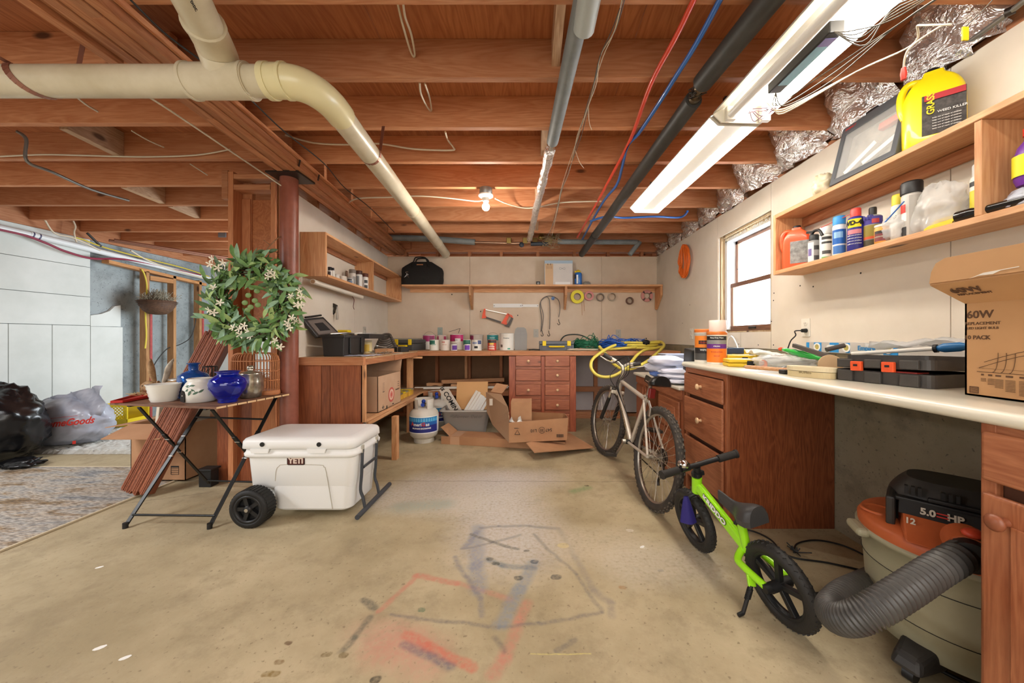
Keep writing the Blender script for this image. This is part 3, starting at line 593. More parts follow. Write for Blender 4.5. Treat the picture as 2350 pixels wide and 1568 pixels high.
wire('cable', 'thin black cable drooping in front of the lapped joist ends', [J(300, 0, 2.32), J(380, 78, 2.32), J(470, 145, 2.32), J(560, 215, 2.32), J(650, 300, 2.32), J(742, 374, 2.33), J(790, 430, 2.33), J(850, 478, 2.33), J(905, 533, 2.33)], .004, wireb)
wire('cable', 'grey cable stapled along the camera side of the beam', [J(215, 8, 2.33), J(270, 60, 2.33), J(380, 145, 2.33), J(500, 228, 2.31), J(560, 280, 2.31), J(640, 345, 2.32), J(735, 425, 2.32), J(800, 478, 2.32), J(880, 545, 2.32)], .006, wireg)
wire('cable', 'white cable stapled along the side-room joist', [V(0, 359, 2.45), V(100, 355, 2.45), V(200, 357, 2.45), V(330, 360, 2.45), V(450, 356, 2.45), V(528, 343, 2.45)], .005, wirew)
wire('cable', 'white cable draped from the beam down to the post top', [J(340, 222, 2.28), J(400, 260, 2.28), J(560, 368, 2.28), V(600, 395, 2.5), V(648, 428, 2.55)], .005, wirew)
wire('cable', 'short pale cable poking from the joist bay near the hanger strap', [V(165, 213, 1.75), V(195, 238, 1.85), V(224, 256, 1.95)], .005, wirew)
wire('cable', 'short pale cable stub in the second side-room bay', [V(302, 300, 2.15), V(340, 322, 2.25), V(376, 338, 2.35)], .004, wirew)
wire('cable', 'pale cable stub in the fourth side-room bay', [V(436, 376, 2.56), V(476, 402, 2.7)], .004, wirew)
wire('conduit', 'grey metal conduit strip bent down and along the side-room joists', [V(40, 302, 2.2), V(60, 320, 2.2), V(62, 370, 2.2), V(120, 395, 2.3), V(210, 435, 2.6), V(295, 460, 2.95)], .009, mat('grey_conduit', '#77756f', .4, .4), cat='conduit')
for i, (l, pts, m, r) in enumerate((('white cable clipped to the rim above the white wall pipe', [(103, 505), (125, 535), (165, 545), (200, 560), (230, 575)], wirew, .008), ('pair of white cables dropping from a joist onto the wall pipe', [(168, 507), (173, 520), (170, 532), (172, 545), (176, 556)], wirew, .008),
                                   ('yellow cable lying along the top of the outer wall', [(172, 545), (190, 550), (240, 568), (320, 590), (420, 615), (480, 635)], wirey, .008), ('black cable crossing up over the outer wall pipe', [(200, 535), (232, 566)], wireb, .012),
                                   ('pale cables sagging over the stud top plate', [(300, 575), (340, 598), (400, 620), (470, 640)], wirew, .010))):
    wire('cable', l, [PX(px, py, -5.18) for px, py in pts], r, m, group='cables along the outer wall')
wire('cable', 'yellow cable stapled down the first outer stud', [PX(px, py, -5.13) for px, py in ((325, 618), (332, 632), (337, 660), (334, 720), (336, 770), (333, 800))], .009, wirey, group='cables along the outer wall')
wire('cable', 'thin dark cable dangling between the outer studs', [PX(px, py, -5.2) for px, py in ((452, 720), (440, 770), (415, 790), (385, 800), (362, 825), (350, 846))], .006, wireb, group='cables along the outer wall')
t = T('wall_pipe', 'long white plastic pipe along the top of the outer wall', 'pipe', (-5.22, 3.6, 2.1))
q = [PX(px, py, -5.22) for px, py in ((0, 523), (80, 541), (207, 572), (330, 603), (480, 640))]; q = [Vector((-5.22, .5, q[0].z+.02))]+q
b = MB(); b.tube(q, .033, 14); b.build('pipe_run', pvcw, t)
b = MB(); purple = mat('purple_primer', '#4a4a66', .5)
for px, py in ((72, 539), (87, 543)): p = PX(px, py, -5.22); b.tube([p-Vector((0, .006, -.001)), p+Vector((0, .006, -.001))], .036, 14)
b.build('primer_ring', purple, t)
b = MB(); c = PX(80, 541, -5.22); b.tube([c-Vector((0, .045, -.004)), c+Vector((0, .045, -.004))], .035, 14); b.build('coupling', pvcw, t)
b = MB(); b.tube(spline([PX(px, py, -5.2) for px, py in ((-30, 520), (0, 527), (60, 541), (110, 560), (150, 577), (208, 593), (260, 594), (300, 597), (360, 610), (460, 632))], 6), .013, 8); b.one('air_hose', mat('maroon_hose', '#84283f', .5), 'maroon hose hanging below the white wall pipe', 'hose')
b = MB(); cop = mat('dull_copper', '#7d5442', .5, .5)
for i, (o_, z_) in enumerate(((-4.62, 2.22), (-4.45, 2.20))):
    b.tube([V(250 if i == 0 else 262, 552 if i == 0 else 551, 4.1), (-3.9+.2*i, 5.9, 2.23)], .016, 8)
b.one('copper_pipes', cop, 'two dull copper pipes slanting under the far side-room joists', 'pipe')
b = MB(); c = V(360, 545, 4.7); b.tube([c-Vector((.17, 0, 0)), c+Vector((.14, 0, 0))], .035, 12); b.one('duct_box', bp_, 'dark foam sleeve on a pipe beneath the side-room joists', 'pipe sleeve')
b = MB(); c = V(515, 541, 4.6); b.box(c.x-.05, c.x+.05, c.y-.04, c.y+.04, c.z-.03, c.z+.03); b.one('junction_box', mat('grey_box', '#6d7680', .5), 'small grey electrical box under a side-room joist', 'electrical box', bevel=.004)
# manifold of grey pipes in front of the back wall
t = T('pipe_run_far', 'grey insulated pipe line with brass valves along the top of the back wall', 'pipe', (0, 4.55, 2.22))
b = MB(); b.tube([V(890, 545, 4.45), V(1000, 549, 4.45), V(1090, 556, 4.45)], .038, 12); b.build('foam_sleeve', gp, t); b = MB(); b.tube([V(1280, 555, 4.45), V(1462, 556, 4.45)], .032, 12); b.tube([V(1468, 555, 4.45), V(1445, 585, 4.45)], .03, 12); b.build('foam_sleeve', gp, t)
b = MB(); b.tube([V(1085, 556, 4.45), V(1180, 559, 4.45), V(1230, 556, 4.45), V(1290, 557, 4.45)], .014, 10); b.build('copper_tube', mat('copper_dull_pink', '#a4826a', .35, .8), t)
b = MB(); brass = mat('brass', '#a08a50', .35, .9)
for px in (1168, 1205, 1228, 1255, 1262): c = V(px, 553, 4.45); b.box(c.x-.03, c.x+.03, c.y-.03, c.y+.03, c.z-.035, c.z+.035)
for px in (1245, 1240, 1270): c = V(px, 545, 4.45); b.ball(c, .03); b.cyl(c, c+Vector((0, 0, .05)), .01)
b.build('valve', brass, t, bevel=.006)
b = MB(); c = V(1197, 562, 4.43); b.ball(c, .032, (1, .5, 1)); c = V(1240, 560, 4.43); b.tube([c-Vector((.12, 0, 0)), c+Vector((.1, 0, 0))], .025); b.build('valve_handle', mat('dark_blue_grey', '#30363f', .5), t)
b = MB(); rr = random.Random(3); c = V(1265, 552, 4.4)
for i in range(14): b.tube(spline([c+Vector((rr.uniform(-.12, .14), rr.uniform(-.03, .03), rr.uniform(-.1, .09))) for _ in range(4)], 4), .003, 5)
b.build('wire_tangle', mat('old_wire', '#8a7556', .5), t, kind='stuff')
# round lamp box with bare bulb
t = T('ceiling_lamp', 'bare light bulb in a round white porcelain socket under a joist', 'lamp', V(1115, 480, 2.98))
c = V(1115, 462, 2.965); c.z = 2.36
b = MB(); b.lathe([(.052, 0), (.055, -.055), (.05, -.06)], 24, Matrix.Translation(c)); b.build('junction_box', mat('galvanised', '#8d9291', .4, .7), t)
b = MB(); b.lathe([(.062, -.055), (.062, -.066), (.04, -.08), (.026, -.085), (.026, -.11)], 24, Matrix.Translation(c)); b.build('socket', white, t)
bulb = mat('bulb_glow', '#fff6e6', .5, emit=14)
b = MB(); b.ball(c+Vector((0, 0, -.155)), .032, n=18, m=12); b.lathe([(.014, -.105), (.018, -.125), (.027, -.138)], 18, Matrix.Translation(c)); b.build('bulb', bulb, t)
l = bpy.data.lights.new('bulb_light', 'POINT'); l.energy = 14; l.color = (1, .93, .82); l.shadow_soft_size = .035; o = bpy.data.objects.new('bulb_light', l); COL.objects.link(o); o.location = c+Vector((0, -.0, -.2))
# fluorescent strips
tube_m = mat('tube_glow', '#fff9f0', .5, emit=21); house = mat('fixture_enamel', '#ddd7ca', .35)
def strip(label, y0, y1, x0a, x0b, lit):   # x of the long edges at y1 / y0
    t = T('strip_light', label, 'lamp', ((x0a+x0b)/2, (y0+y1)/2, 2.12), group='fluorescent strip lights')
    w = .283; ang = math.atan2(x0a-x0b, y1-y0); L = y1-y0
    M = Mx(Vector(((x0b)+w/2, y0, 2.2)), Vector((math.cos(ang), -math.sin(ang), 0)), Vector((math.sin(ang), math.cos(ang), 0)), Vector((0, 0, 1)))
    b = MB(); prof = [(-.1415, -.012), (-.136, .0), (-.075, .028), (-.06, .075), (.06, .075), (.075, .028), (.136, 0), (.1415, -.012), (.139, -.012), (.133, -.003), (.072, .024), (-.072, .024), (-.133, -.003), (-.139, -.012)]
    R_ = Mx(Vector((0, 0, 0)), Vector((1, 0, 0)), Vector((0, 0, 1)), Vector((0, -1, 0)))
    b.prism([(x, z) for x, z in prof], -L, 0, M @ R_); b.build('housing', house, t)
    b = MB()
    for e in (0, L): b = MB(); b.prism([(-.141, -.012), (-.1, -.05), (.1, -.05), (.141, -.012), (.075, .03), (-.075, .03)], -e-.004 if e else -.0, -e if e else -.004, M @ R_); b.build('end_plate', house, t)
    return t, M, L
t, M, L = strip('long lit strip light whose two tubes glow white, farther one of the pair', 1.74, 2.95, .825, .877, True)
for x in (-.088, .088):
    b = MB(); b.cyl(M @ Vector((x, .03, -.022)), M @ Vector((x, L-.03, -.022)), .019, n=14); b.build('fluorescent_tube', tube_m, t)
b = MB(); b.box(-.05, .05, .02, L-.02, -.03, .02, M); b.build('ballast_cover', house, t, bevel=.006)
b = MB()
for y in (.1, L-.1): b.box(-.01, .01, y-.01, y+.01, .07, .16, M)
b.build('hanger', dsteel, t)
t, M, L = strip('dead strip light near the camera with its cover off and ballast dangling', .50, 1.715, .879, .93, False)
b = MB(); b.cyl(M @ Vector((-.07, .03, -.03)), M @ Vector((-.07, L-.03, -.03)), .019, n=14); b.build('fluorescent_tube', mat('tube_off', '#e9e8e6', .3), t, label='unlit white tube')
b = MB(); b.cyl(M @ Vector((.10, .03, -.022)), M @ Vector((.10, L-.03, -.022)), .019, n=14); b.build('fluorescent_tube', tube_m, t, label='glowing tube')
b = MB()
for x in (-.07, .10): b = MB(); b.box(x-.022, x+.022, L-.035, L-.012, -.055, .01, M); b.build('lamp_holder', house, t, bevel=.003)
bl = Mx(M @ Vector((.012, L-.40, -.012)), (M.to_3x3() @ Vector((.99, 0, .1))).normalized(), (M.to_3x3() @ Vector((0, 1, -.02))).normalized(), Vector((0, 0, 1)))
b = MB(); b.box(-.028, .028, -.10, .20, -.030, .012, bl); bo = b.build('ballast', blk, t, bevel=.004)
b = MB(); b.box(-.021, .021, -.04, .15, -.0312, -.030, bl); b.build('ballast_label', mat('ballast_blue', '#7fb0c9', .5), bo)
b = MB(); b.box(-.021, .021, -.075, -.04, -.0312, -.030, bl); b.build('ballast_label', mat('ballast_violet', '#7a72ae', .5), bo)
rr = random.Random(5); b = MB()
def jw(*p): return spline([M @ Vector(q) for q in p], 6)
for i in range(5): b.tube(jw((.0, L-.50, -.04), (.04+.01*i, L-.53, -.06-.012*i), (.10, L-.62, -.09+.01*i), (.17, L-.80, -.07-.02*i), (.20, L-.9, -.06)), .0018, 5)
for i in range(3): b.tube(jw((.02, L-.20, -.04), (.05+.02*i, L-.16, -.07), (.09+.02*i, L-.35, -.075-.01*i), (.13, L-.6, -.09), (.19, L-.75, -.08)), .002, 5)
b.build('ballast_wire', wireg, t)
b = MB()
for i in range(3): b.tube(jw((.04+.02*i, L-.12, -.03), (.10, L-.14, -.07-.01*i), (.20, L-.38, -.08), (.22, L-.55, -.12), (.18, L-.6, -.10)), .0028, 5)
b.tube(jw((.18, L-.6, -.1), (.21, L-.66, -.15), (.23, L-.62, -.12), (.20, L-.56, -.14), (.215, L-.53, -.18)), .003, 5); b.build('white_wire', wirew, t)
b = MB()
for i in range(6): b.tube(jw((.0+.01*i, L-.06, -.03), (rr.uniform(-.03, .09), L-.03-.02*i, -.06), (rr.uniform(-.02, .1), L-.09, -.04)), .002, 5)
b.build('wire_tangle', mat('mauve_wire', '#8c6f7a', .5), t)
b = MB(); c = M @ Vector((.215, L-.53, -.20)); b.lathe([(.007, -.02), (.009, .0), (.006, .02)], 10, Matrix.Translation(c)); b.build('wire_nut', red, t)
b = MB(); c = M @ Vector((.26, L-.66, -.165)); b.box(c.x-.009, c.x+.009, c.y-.002, c.y+.002, c.z-.03, c.z+.01); b.build('tag', yellow, t)
b = MB(); b.tube(jw((.26, L-.66, -.155), (.27, L-.72, -.12), (.24, L-.76, -.09)), .0016, 5); b.build('tag_string', wireg, t)
# conduit along the top of the right-hand wall
t = T('conduit', 'thin grey steel conduit running along the top of the window wall', 'conduit', (1.72, 1.3, 2.28), group='wall conduit')
b = MB(); b.tube([V(2440, -70, 1.12), V(2318, 28, 1.26), V(2090, 192, 1.70), V(2070, 210, 1.76)], .010, 10); b.build('tube', mat('grey_conduit', '', ''), t)
b = MB(); c = V(2318, 26, 1.26); b.tube([c-Vector((.006, -.01, 0)), c+Vector((.006, -.01, 0))], .015, 10); b.build('clamp', dsteel, t)
# ================================================================ benches, cabinets, shelves
def bxs(name, m, par, *q, bevel=0, seg=2, label=None, kind=None):
    b = MB()
    for c in q: b.box(*c)
    return b.build(name, m, par, bevel=bevel, seg=seg, label=label, kind=kind)
ZB = .951; XE = -1.33
wbt = T('workbench', 'long L-shaped homemade workbench with plywood top and plank-clad end', 'workbench', (-1.6, 3.4, 0))
topm = wood('bench_top', '#cfae8a', '#ab8259', 'X', .7, knots=False)
b = MB(); b.hexa([(xl(2.85, .002), 2.85, ZB-.012), (XE, 2.85, ZB-.012), (XE, 4.985, ZB-.012), (xl(4.985, .002), 4.985, ZB-.012)], [(xl(2.85, .002), 2.85, ZB), (XE, 2.85, ZB), (XE, 4.985, ZB), (xl(4.985, .002), 4.985, ZB)]); b.build('bench_top', topm, wbt)
bxs('bench_top', topm, wbt, (XE+.002, 1.76, 4.17, 4.985, ZB-.012, ZB))
bxs('fascia_board', joistX, wbt, (-1.98, XE, 2.812, 2.849, ZB-.062, ZB-.001), bevel=.002); bxs('fascia_board', joistY, wbt, (XE-.038, XE, 2.851, 3.45, ZB-.062, ZB-.013), bevel=.002); bxs('fascia_board', joistY, wbt, (XE-.034, XE+.004, 3.46, 4.15, ZB-.062, ZB-.013), bevel=.002)
bxs('fascia_board', joistX, wbt, (XE, -.47, 4.152, 4.169, ZB-.056, ZB), bevel=.002); bxs('fascia_board', joistX, wbt, (-.468, 1.76, 4.152, 4.169, ZB-.052, ZB), bevel=.002)
for x0, x1 in ((-1.99, -1.675), (-1.673, -1.605), (-1.603, -1.345)):
    bxs('plank', barnZ, wbt, (x0, x1-.002, 2.83, 2.85, .30, ZB-.063), bevel=.002)
bxs('leg', pineZ, wbt, (XE-.03, XE+.004, 2.83, 2.86, .43, ZB-.062), bevel=.002); bxs('leg', pineZ, wbt, (-1.26, -1.212, 3.20, 3.26, 0, .394), bevel=.003); bxs('leg', pineZ, wbt, (-1.45, -1.40, 4.13, 4.22, 0, ZB-.07), bevel=.003)
bxs('leg', studZ, wbt, (-1.95, -1.90, 2.87, 2.95, 0, .43)); bxs('leg', pineZ, wbt, (-.92, -.885, 4.93, 4.985, .47, ZB-.02)); bxs('leg', pineZ, wbt, (.62, .68, 4.16, 4.2, 0, ZB-.055)) if False else None
bxs('lower_shelf', pineY, wbt, (-1.86, XE, 2.87, 4.93, .425, .45), bevel=.002); bxs('lower_shelf', pineX, wbt, (XE+.002, -.27, 4.33, 4.985, .43, .45), bevel=.002)
bxs('shelf_rail', pineY, wbt, (XE-.005, XE+.012, 2.87, 4.10, .395, .424)); bxs('shelf_rail', joistX, wbt, (XE+.02, -.27, 4.315, 4.329, .40, .45))
bxs('shelf_rail', joistX, wbt, (.55, 1.30, 4.90, 4.93, .36, .43)); bxs('back_panel', mat('pale_panel', '#c9c4c4', .8, var='#b7b0b0', scale=3), wbt, (.55, 1.75, 4.985, 4.998, .06, .86))
bxs('leg', joistX, wbt, (.88, .93, 4.92, 4.984, 0, ZB-.02))
bxs('bottom_rail', joistX, wbt, (.55, 1.3, 4.86, 4.984, .0, .09)); bxs('mending_block', pineX, wbt, (-1.39, -1.27, 4.12, 4.15, ZB-.085, ZB-.063))
# knotty pine drawer cabinet
knobp = mat('pine_knob', '#d9b48b', .45)
dc = T('drawer_cabinet', 'red-brown pine cabinet with two columns of small drawers under the back bench', 'cabinet', (.14, 4.5, 0))
X0, X1 = -.257, .534; zz = lambda y: CH-(y-CY)/F*4.17
bxs('carcass', cabX, dc, (X0+.01, X1-.01, 4.19, 4.8, 0.02, ZB-.06)); bxs('plinth', cabX, dc, (X0+.03, X1-.03, 4.25, 4.75, 0, .02))
cf = wood('cabinet_face_z', '#b5633f', '#84391f', 'Z', .42, knots=True, vary=.08, coat=.25)
bxs('face_stile', cf, dc, (X0, -.18, 4.17, 4.19, 0, ZB-.06), bevel=.002); bxs('face_stile', cf, dc, (.462, X1, 4.17, 4.19, 0, ZB-.06), bevel=.002); bxs('face_stile', cf, dc, (.123, .164, 4.17, 4.19, 0, ZB-.06), bevel=.002)
for y0, y1 in ((841.5, 847.5), (874.5, 881.5), (908, 916.5), (941.5, 949.5), (979, 991)):
    bxs('face_rail', cabX, dc, (-.178, .121, 4.172, 4.19, zz(y1), zz(y0)), (.166, .46, 4.172, 4.19, zz(y1), zz(y0)))
for ci, (xa, xb) in enumerate(((-.177, .12), (.168, .458))):
    for ri, (y0, y1) in enumerate(((816.5, 841), (848, 874), (882, 907.5), (917, 941), (950, 978.5))):
        z0, z1 = zz(y1), zz(y0)
        dr = bxs('drawer', cabX, dc, (xa, xb, 4.157, 4.186, z0, z1), bevel=.006)
        if not (ci == 0 and ri == 1):
            b = MB(); b.lathe([(.008, 0), (.007, .012), (.017, .020), (.017, .027), (.008, .033), (0.0001, .034)], 14, Mx(Vector(((xa+xb)/2, 4.157, (z0+z1)/2)), Vector((1, 0, 0)), Vector((0, 0, 1)), Vector((0, -1, 0)))); b.build('knob', knobp, dr)
# back wall shelf
sh = T('wall_shelf', 'long pine shelf on triangular brackets across the back wall', 'shelf', (0, 4.87, 1.8))
bxs('shelf_board', pineX, sh, (-1.735, -.83, 4.75, 4.998, 1.80, 1.824), (-.828, 1.775, 4.75, 4.998, 1.80, 1.824), bevel=.002)
bxs('cleat', pineX, sh, (-1.70, 1.77, 4.978, 4.998, 1.745, 1.799), bevel=.002)
for x in (-.835, .462, 1.745):
    b = MB(); b.prism([(4.76, 1.80), (4.977, 1.80), (4.977, 1.51), (4.95, 1.50), (4.76, 1.68)], x, x+.03, Mx(Vector((0, 0, 0)), Vector((0, 1, 0)), Vector((0, 0, 1)), Vector((1, 0, 0)))); b.build('bracket', pineZ, sh, bevel=.002)
# box shelf on the partition
bs_ = T('box_shelf', 'open pine box shelf hung on the partition wall near the post', 'shelf', (-1.8, 3.9, 1.6))
def skb(name, m, *q):
    for c in q:
        b = MB(); skew(b, *c); b.build(name, m, bs_, bevel=.0015, seg=1)
D = .21
skb('shelf_board', pineY, (.001, D, 2.88, 4.93, 1.945, 1.965), (.001, D, 2.90, 4.93, 1.606, 1.628)); skb('end_board', pineZ, (.001, D, 2.86, 2.88, 1.606, 1.965)); skb('end_board', pineZ, (.001, D+.0, 4.93, 4.95, 1.606, 1.965))
skb('divider', pineZ, (.001, D-.005, 3.90, 3.92, 1.628, 1.945)); skb('cleat', joistY, (.001, .02, 2.885, 4.92, 1.90, 1.944))
# box shelf on the window wall
rs_ = T('box_shelf', 'open pine box shelf above the white counter beside the window', 'shelf', (1.68, 1.4, 1.51))
bxs('shelf_board', pineY, rs_, (1.586, 1.779, .25, 2.292, 1.882, 1.907), bevel=.002, seg=1); bxs('shelf_board', pineY, rs_, (1.586, 1.779, .25, 2.292, 1.517, 1.542), bevel=.002, seg=1)
bxs('end_board', pineZ, rs_, (1.586, 1.779, 2.293, 2.315, 1.517, 1.907), bevel=.002, seg=1); bxs('divider', pineZ, rs_, (1.590, 1.778, 1.248, 1.270, 1.543, 1.881), bevel=.002, seg=1)
bxs('cleat', joistY, rs_, (1.757, 1.779, 1.272, 2.292, 1.825, 1.880), bevel=.002, seg=1); bxs('cleat', joistY, rs_, (1.757, 1.779, .25, 1.247, 1.825, 1.880), bevel=.002, seg=1)
# white counter and its cabinets
ct = T('countertop', 'white laminate countertop with rounded front edge along the window wall', 'countertop', (1.44, 1.4, .897))
b = MB(); R_ = .018; prof = [(1.763, .897), (1.763, .934)]+[(1.11+R_-R_*math.sin(math.radians(a)), .934-R_+R_*math.cos(math.radians(a))) for a in range(0, 181, 20)]
prof[-1] = (1.11+R_, .897)
b.prism(prof[::-1], .15, 2.60, Mx(Vector((0, 0, 0)), Vector((1, 0, 0)), Vector((0, 0, 1)), Vector((0, -1, 0))) @ Matrix.Scale(-1, 4, (0, 0, 1)), smooth=True)
b.build('laminate_top', mat('white_laminate', '#e9e4d3', .3, coat=.3), ct)
oakr = mat('cabinet_inside', '#5a3522', .8)
def sidecab(label, y0, y1, fronts, knob, panel_near=True):
    t = T('cabinet', label, 'cabinet', (1.44, (y0+y1)/2, 0)); xf = 1.138
    bxs('carcass', oakr, t, (xf+.02, 1.76, y0+.02, y1-.004, .08, .893)); bxs('toe_kick', oakr, t, (xf+.07, 1.7, y0+.02, y1-.01, 0, .08))
    bxs('side_panel', oakZ, t, (xf+.018, 1.762, y0, y0+.018, 0, .895))
    bxs('face_stile', cabZ, t, (xf, xf+.019, y0, y0+.04, 0.0, .895), bevel=.002); bxs('face_stile', cabZ, t, (xf, xf+.019, y1-.03, y1, .0, .895), bevel=.002)
    bxs('face_rail', cabY, t, (xf+.001, xf+.019, y0+.04, y1-.03, .86, .895), bevel=.001)
    for kind, z0, z1, ky in fronts:
        d = bxs(kind, cabY if kind == 'drawer' else cabZ, t, (xf-.018, xf-.001, y0+.022, y1-.012, z0, z1), bevel=.009, seg=3)
        if z1-z0 > .3:
            bxs('raised_panel', cabZ, d, (xf-.022, xf-.017, y0+.08, y1-.07, z0+.06, z1-.06), bevel=.004)
        b = MB(); b.lathe([(.011, 0), (.008, .010), (.010, .016), (.019, .022), (.020, .028), (.012, .034), (.0001, .035)], 16, Mx(Vector((xf-.018, ky, knob(z0, z1))), Vector((0, 1, 0)), Vector((0, 0, 1)), Vector((-1, 0, 0)))); b.build('knob', knobp if y1 > 1.5 else mat('dark_knob', '#8a5036', .4), d)
    return t
sidecab('oak-toned base cabinet with three knobbed drawers at the window end of the counter', 2.053, 2.60, (('drawer', .713, .857, 2.33), ('drawer', .437, .690, 2.33), ('drawer', .135, .412, 2.33)), lambda a, c: (a+c)/2)
sidecab('oak-toned base cabinet beside the shop vacuum, nearest the camera', .22, .895, (('drawer', .757, .878, .5), ('door', .10, .728, .835)), lambda a, c: (a+c)/2 if c > .8 else c-.055)
# low desk between counter and bench
dk = T('desk', 'low wooden desk with white top against the window wall behind the bicycle', 'desk', (1.43, 3.2, 0))
bxs('desk_top', mat('desk_top', '#d8cfc0', .5), dk, (1.10, 1.76, 2.63, 3.80, .715, .74), bevel=.008)
bxs('top_rail', cabY, dk, (1.125, 1.14, 2.66, 3.78, .64, .714))
bxs('pedestal', cabZ, dk, (1.14, 1.75, 2.64, 3.16, .0, .714), bevel=.003); bxs('pedestal', cabZ, dk, (1.14, 1.75, 3.52, 3.79, .0, .714), bevel=.003); bxs('modesty_panel', cabZ, dk, (1.55, 1.57, 3.17, 3.51, .1, .70))
for z0, z1 in ((.38, .62), (.12, .36)):
    d = bxs('drawer', cabY, dk, (1.122, 1.139, 2.69, 3.12, z0, z1), bevel=.006)
    bxs('raised_panel', cabY, d, (1.114, 1.123, 2.75, 3.06, z0+.05, z1-.05), bevel=.004); bxs('pull', cabY, d, (1.098, 1.118, 2.85, 2.97, (z0+z1)/2-.02, (z0+z1)/2+.03), bevel=.008)
bxs('door', cabZ, dk, (1.122, 1.139, 3.55, 3.76, .12, .62), bevel=.006)
# ================================================================ side room and the table group
from mathutils import noise as mnoise
def loft(b, rings, smooth=True, caps=True, M=None):
    P = [[(x, y, z) for x, y in pts] for z, pts in rings]
    if M is not None: P = [[M @ Vector(p) for p in r] for r in P]
    b.grid(P, smooth, closed_u=True)
    if caps: b.add(P[0], [tuple(range(len(P[0])))[::-1]]); b.add(P[-1], [tuple(range(len(P[-1])))])
    return b
def blob(b, c, r, amp=.2, freq=3, seed=0, n=40, m=24, floor=None, sharp=0, M=None):
    P = []
    for j in range(m+1):
        row = []
        for i in range(n):
            th = math.pi*j/m; ph = 2*math.pi*i/n; d = Vector((math.sin(th)*math.cos(ph), math.sin(th)*math.sin(ph), -math.cos(th)))
            k = 1+amp*mnoise.noise(d*freq+Vector((seed*7.1, seed, 0)))+(sharp*abs(mnoise.noise(d*freq*2.7+Vector((seed, 0, 5)))) if sharp else 0)
            p = Vector((d.x*r[0]*k, d.y*r[1]*k, d.z*r[2]*k))+Vector(c)
            if M is not None: p = M @ p
            if floor is not None: p.z = max(p.z, floor+.002*(i % 3))
            row.append(p)
        P.append(row)
    return b.grid(P, True, closed_u=True)
# --- rugs
mr, nt, bs2 = _bsdf('rug'); tc = nt.nodes.new('ShaderNodeTexCoord'); mp = nt.nodes.new('ShaderNodeMapping'); mp.inputs['Scale'].default_value = (1.0, 4.2, 1); mp.inputs['Rotation'].default_value = (0, 0, -.12)
nt.links.new(tc.outputs['Object'], mp.inputs['Vector'])
n1 = N(nt, 'ShaderNodeTexNoise'); n1.inputs['Scale'].default_value = 2.1; n1.inputs['Detail'].default_value = 7; n1.inputs['Roughness'].default_value = .72; n1.inputs['Distortion'].default_value = .6; nt.links.new(mp.outputs[0], n1.inputs['Vector'])
cc = ramp(nt, n1.outputs[0], [(.30, '#5d6672'), (.42, '#a9a6a0'), (.52, '#bcb1a2'), (.60, '#8c7352'), (.70, '#5e4a34')])
n2 = N(nt, 'ShaderNodeTexNoise'); n2.inputs['Scale'].default_value = 30; n2.inputs['Detail'].default_value = 4; nt.links.new(mp.outputs[0], n2.inputs['Vector'])
cc = mixc(nt, ramp(nt, n2.outputs[0], [(.42, .6), (.55, 0.0)]), cc, lin('#4c463f')); nt.links.new(cc, bs2.inputs['Base Color']); bs2.inputs['Roughness'].default_value = .95
bp = nt.nodes.new('ShaderNodeBump'); bp.inputs['Distance'].default_value = .006; nt.links.new(n2.outputs[0], bp.inputs['Height']); nt.links.new(bp.outputs[0], bs2.inputs['Normal'])
t = T('area_rug', 'large flat rug streaked grey, blue and brown in front of the trash bag', 'rug', (-3.9, 2.0, 0))
b = MB(); P = []
for j in range(40):
    y = .4+2.62*j/39; P.append([(-5.1+2.35*i/29, y, .007+.002*mnoise.noise(Vector((i*.3, j*.3, 0)))) for i in range(30)])
b.grid(P); b.box(-5.1, -2.75, .4, 3.02, 0, .005); b.build('pile', mr, t); bxs('edge_binding', mat('rug_binding', '#c5b79a', .9), t, (-2.752, -2.735, .4, 3.025, 0, .011), (-5.1, -2.735, 3.018, 3.032, 0, .010), bevel=.002)
b = MB(); rr = random.Random(2); P = []
for j in range(60):
    y = 3.36+1.25*j/59; P.append([(-5.22+1.75*i/69+.012*rr.random(), y+.012*rr.random(), (.012+.03*rr.random()) if 0 < i < 69 and 0 < j < 59 else .001) for i in range(70)])
b.grid(P, smooth=False); b.one('shag_rug', mat('shag_white', '#c9c8c2', .95, var='#a9a79f', scale=25), 'shaggy off-white rug under the plastic shopping bag and yellow crate', 'rug')
# --- bags and crate
bagm = mat('black_bag', '#0e0e10', .27, bump=.25, bscale=14); bagm.node_tree.nodes['Principled BSDF'].inputs['Specular IOR Level'].default_value = .6
b = MB(); blob(b, (-4.84, 3.14, .33), (.40, .27, .37), .15, 1.6, 3, 60, 44, floor=.012, sharp=.16)
blob(b, (-4.36, 3.03, .03), (.14, .09, .04), .6, 3, 9, 30, 12, floor=.012, sharp=.4); blob(b, (-4.72, 2.90, .05), (.14, .10, .10), .6, 3, 4, 30, 12, floor=.012, sharp=.4)
b.one('trash_bag', bagm, 'bulging shiny black trash bag by the white panelled wall', 'bag')
t = T('shopping_bag', 'crumpled white plastic shopping bag with red lettering', 'bag', (-4.75, 3.75, 0))
bw = mat('white_bag', '#c3c6d2', .3, var='#a7abba', scale=7, trans=.15)
b = MB(); blob(b, (-4.70, 3.62, .25), (.36, .20, .255), .12, 1.8, 12, 60, 40, floor=.045, sharp=.12)
b.build('sack', bw, t)
b = MB(); P = []
for j in range(8): P.append([(-4.95+.62*i/14, 3.58+.03*math.sin(i*1.3+j), .33+.022*j+.012*i*j/8+.008*math.sin(i*2.1)) for i in range(15)])
b.grid(P); b.build('torn_rim', bw, t, solid=.003)
Mt = Mx(Vector((-4.47, 3.405, .29)), Vector((.99, .08, .10)), Vector((-.10, .1, .99)), Vector((.08, -.98, .12)))
text('HomeGoods', .092, inkr, t, Mt, ex=.001, bold=.002, shear=.35, name='lettering')
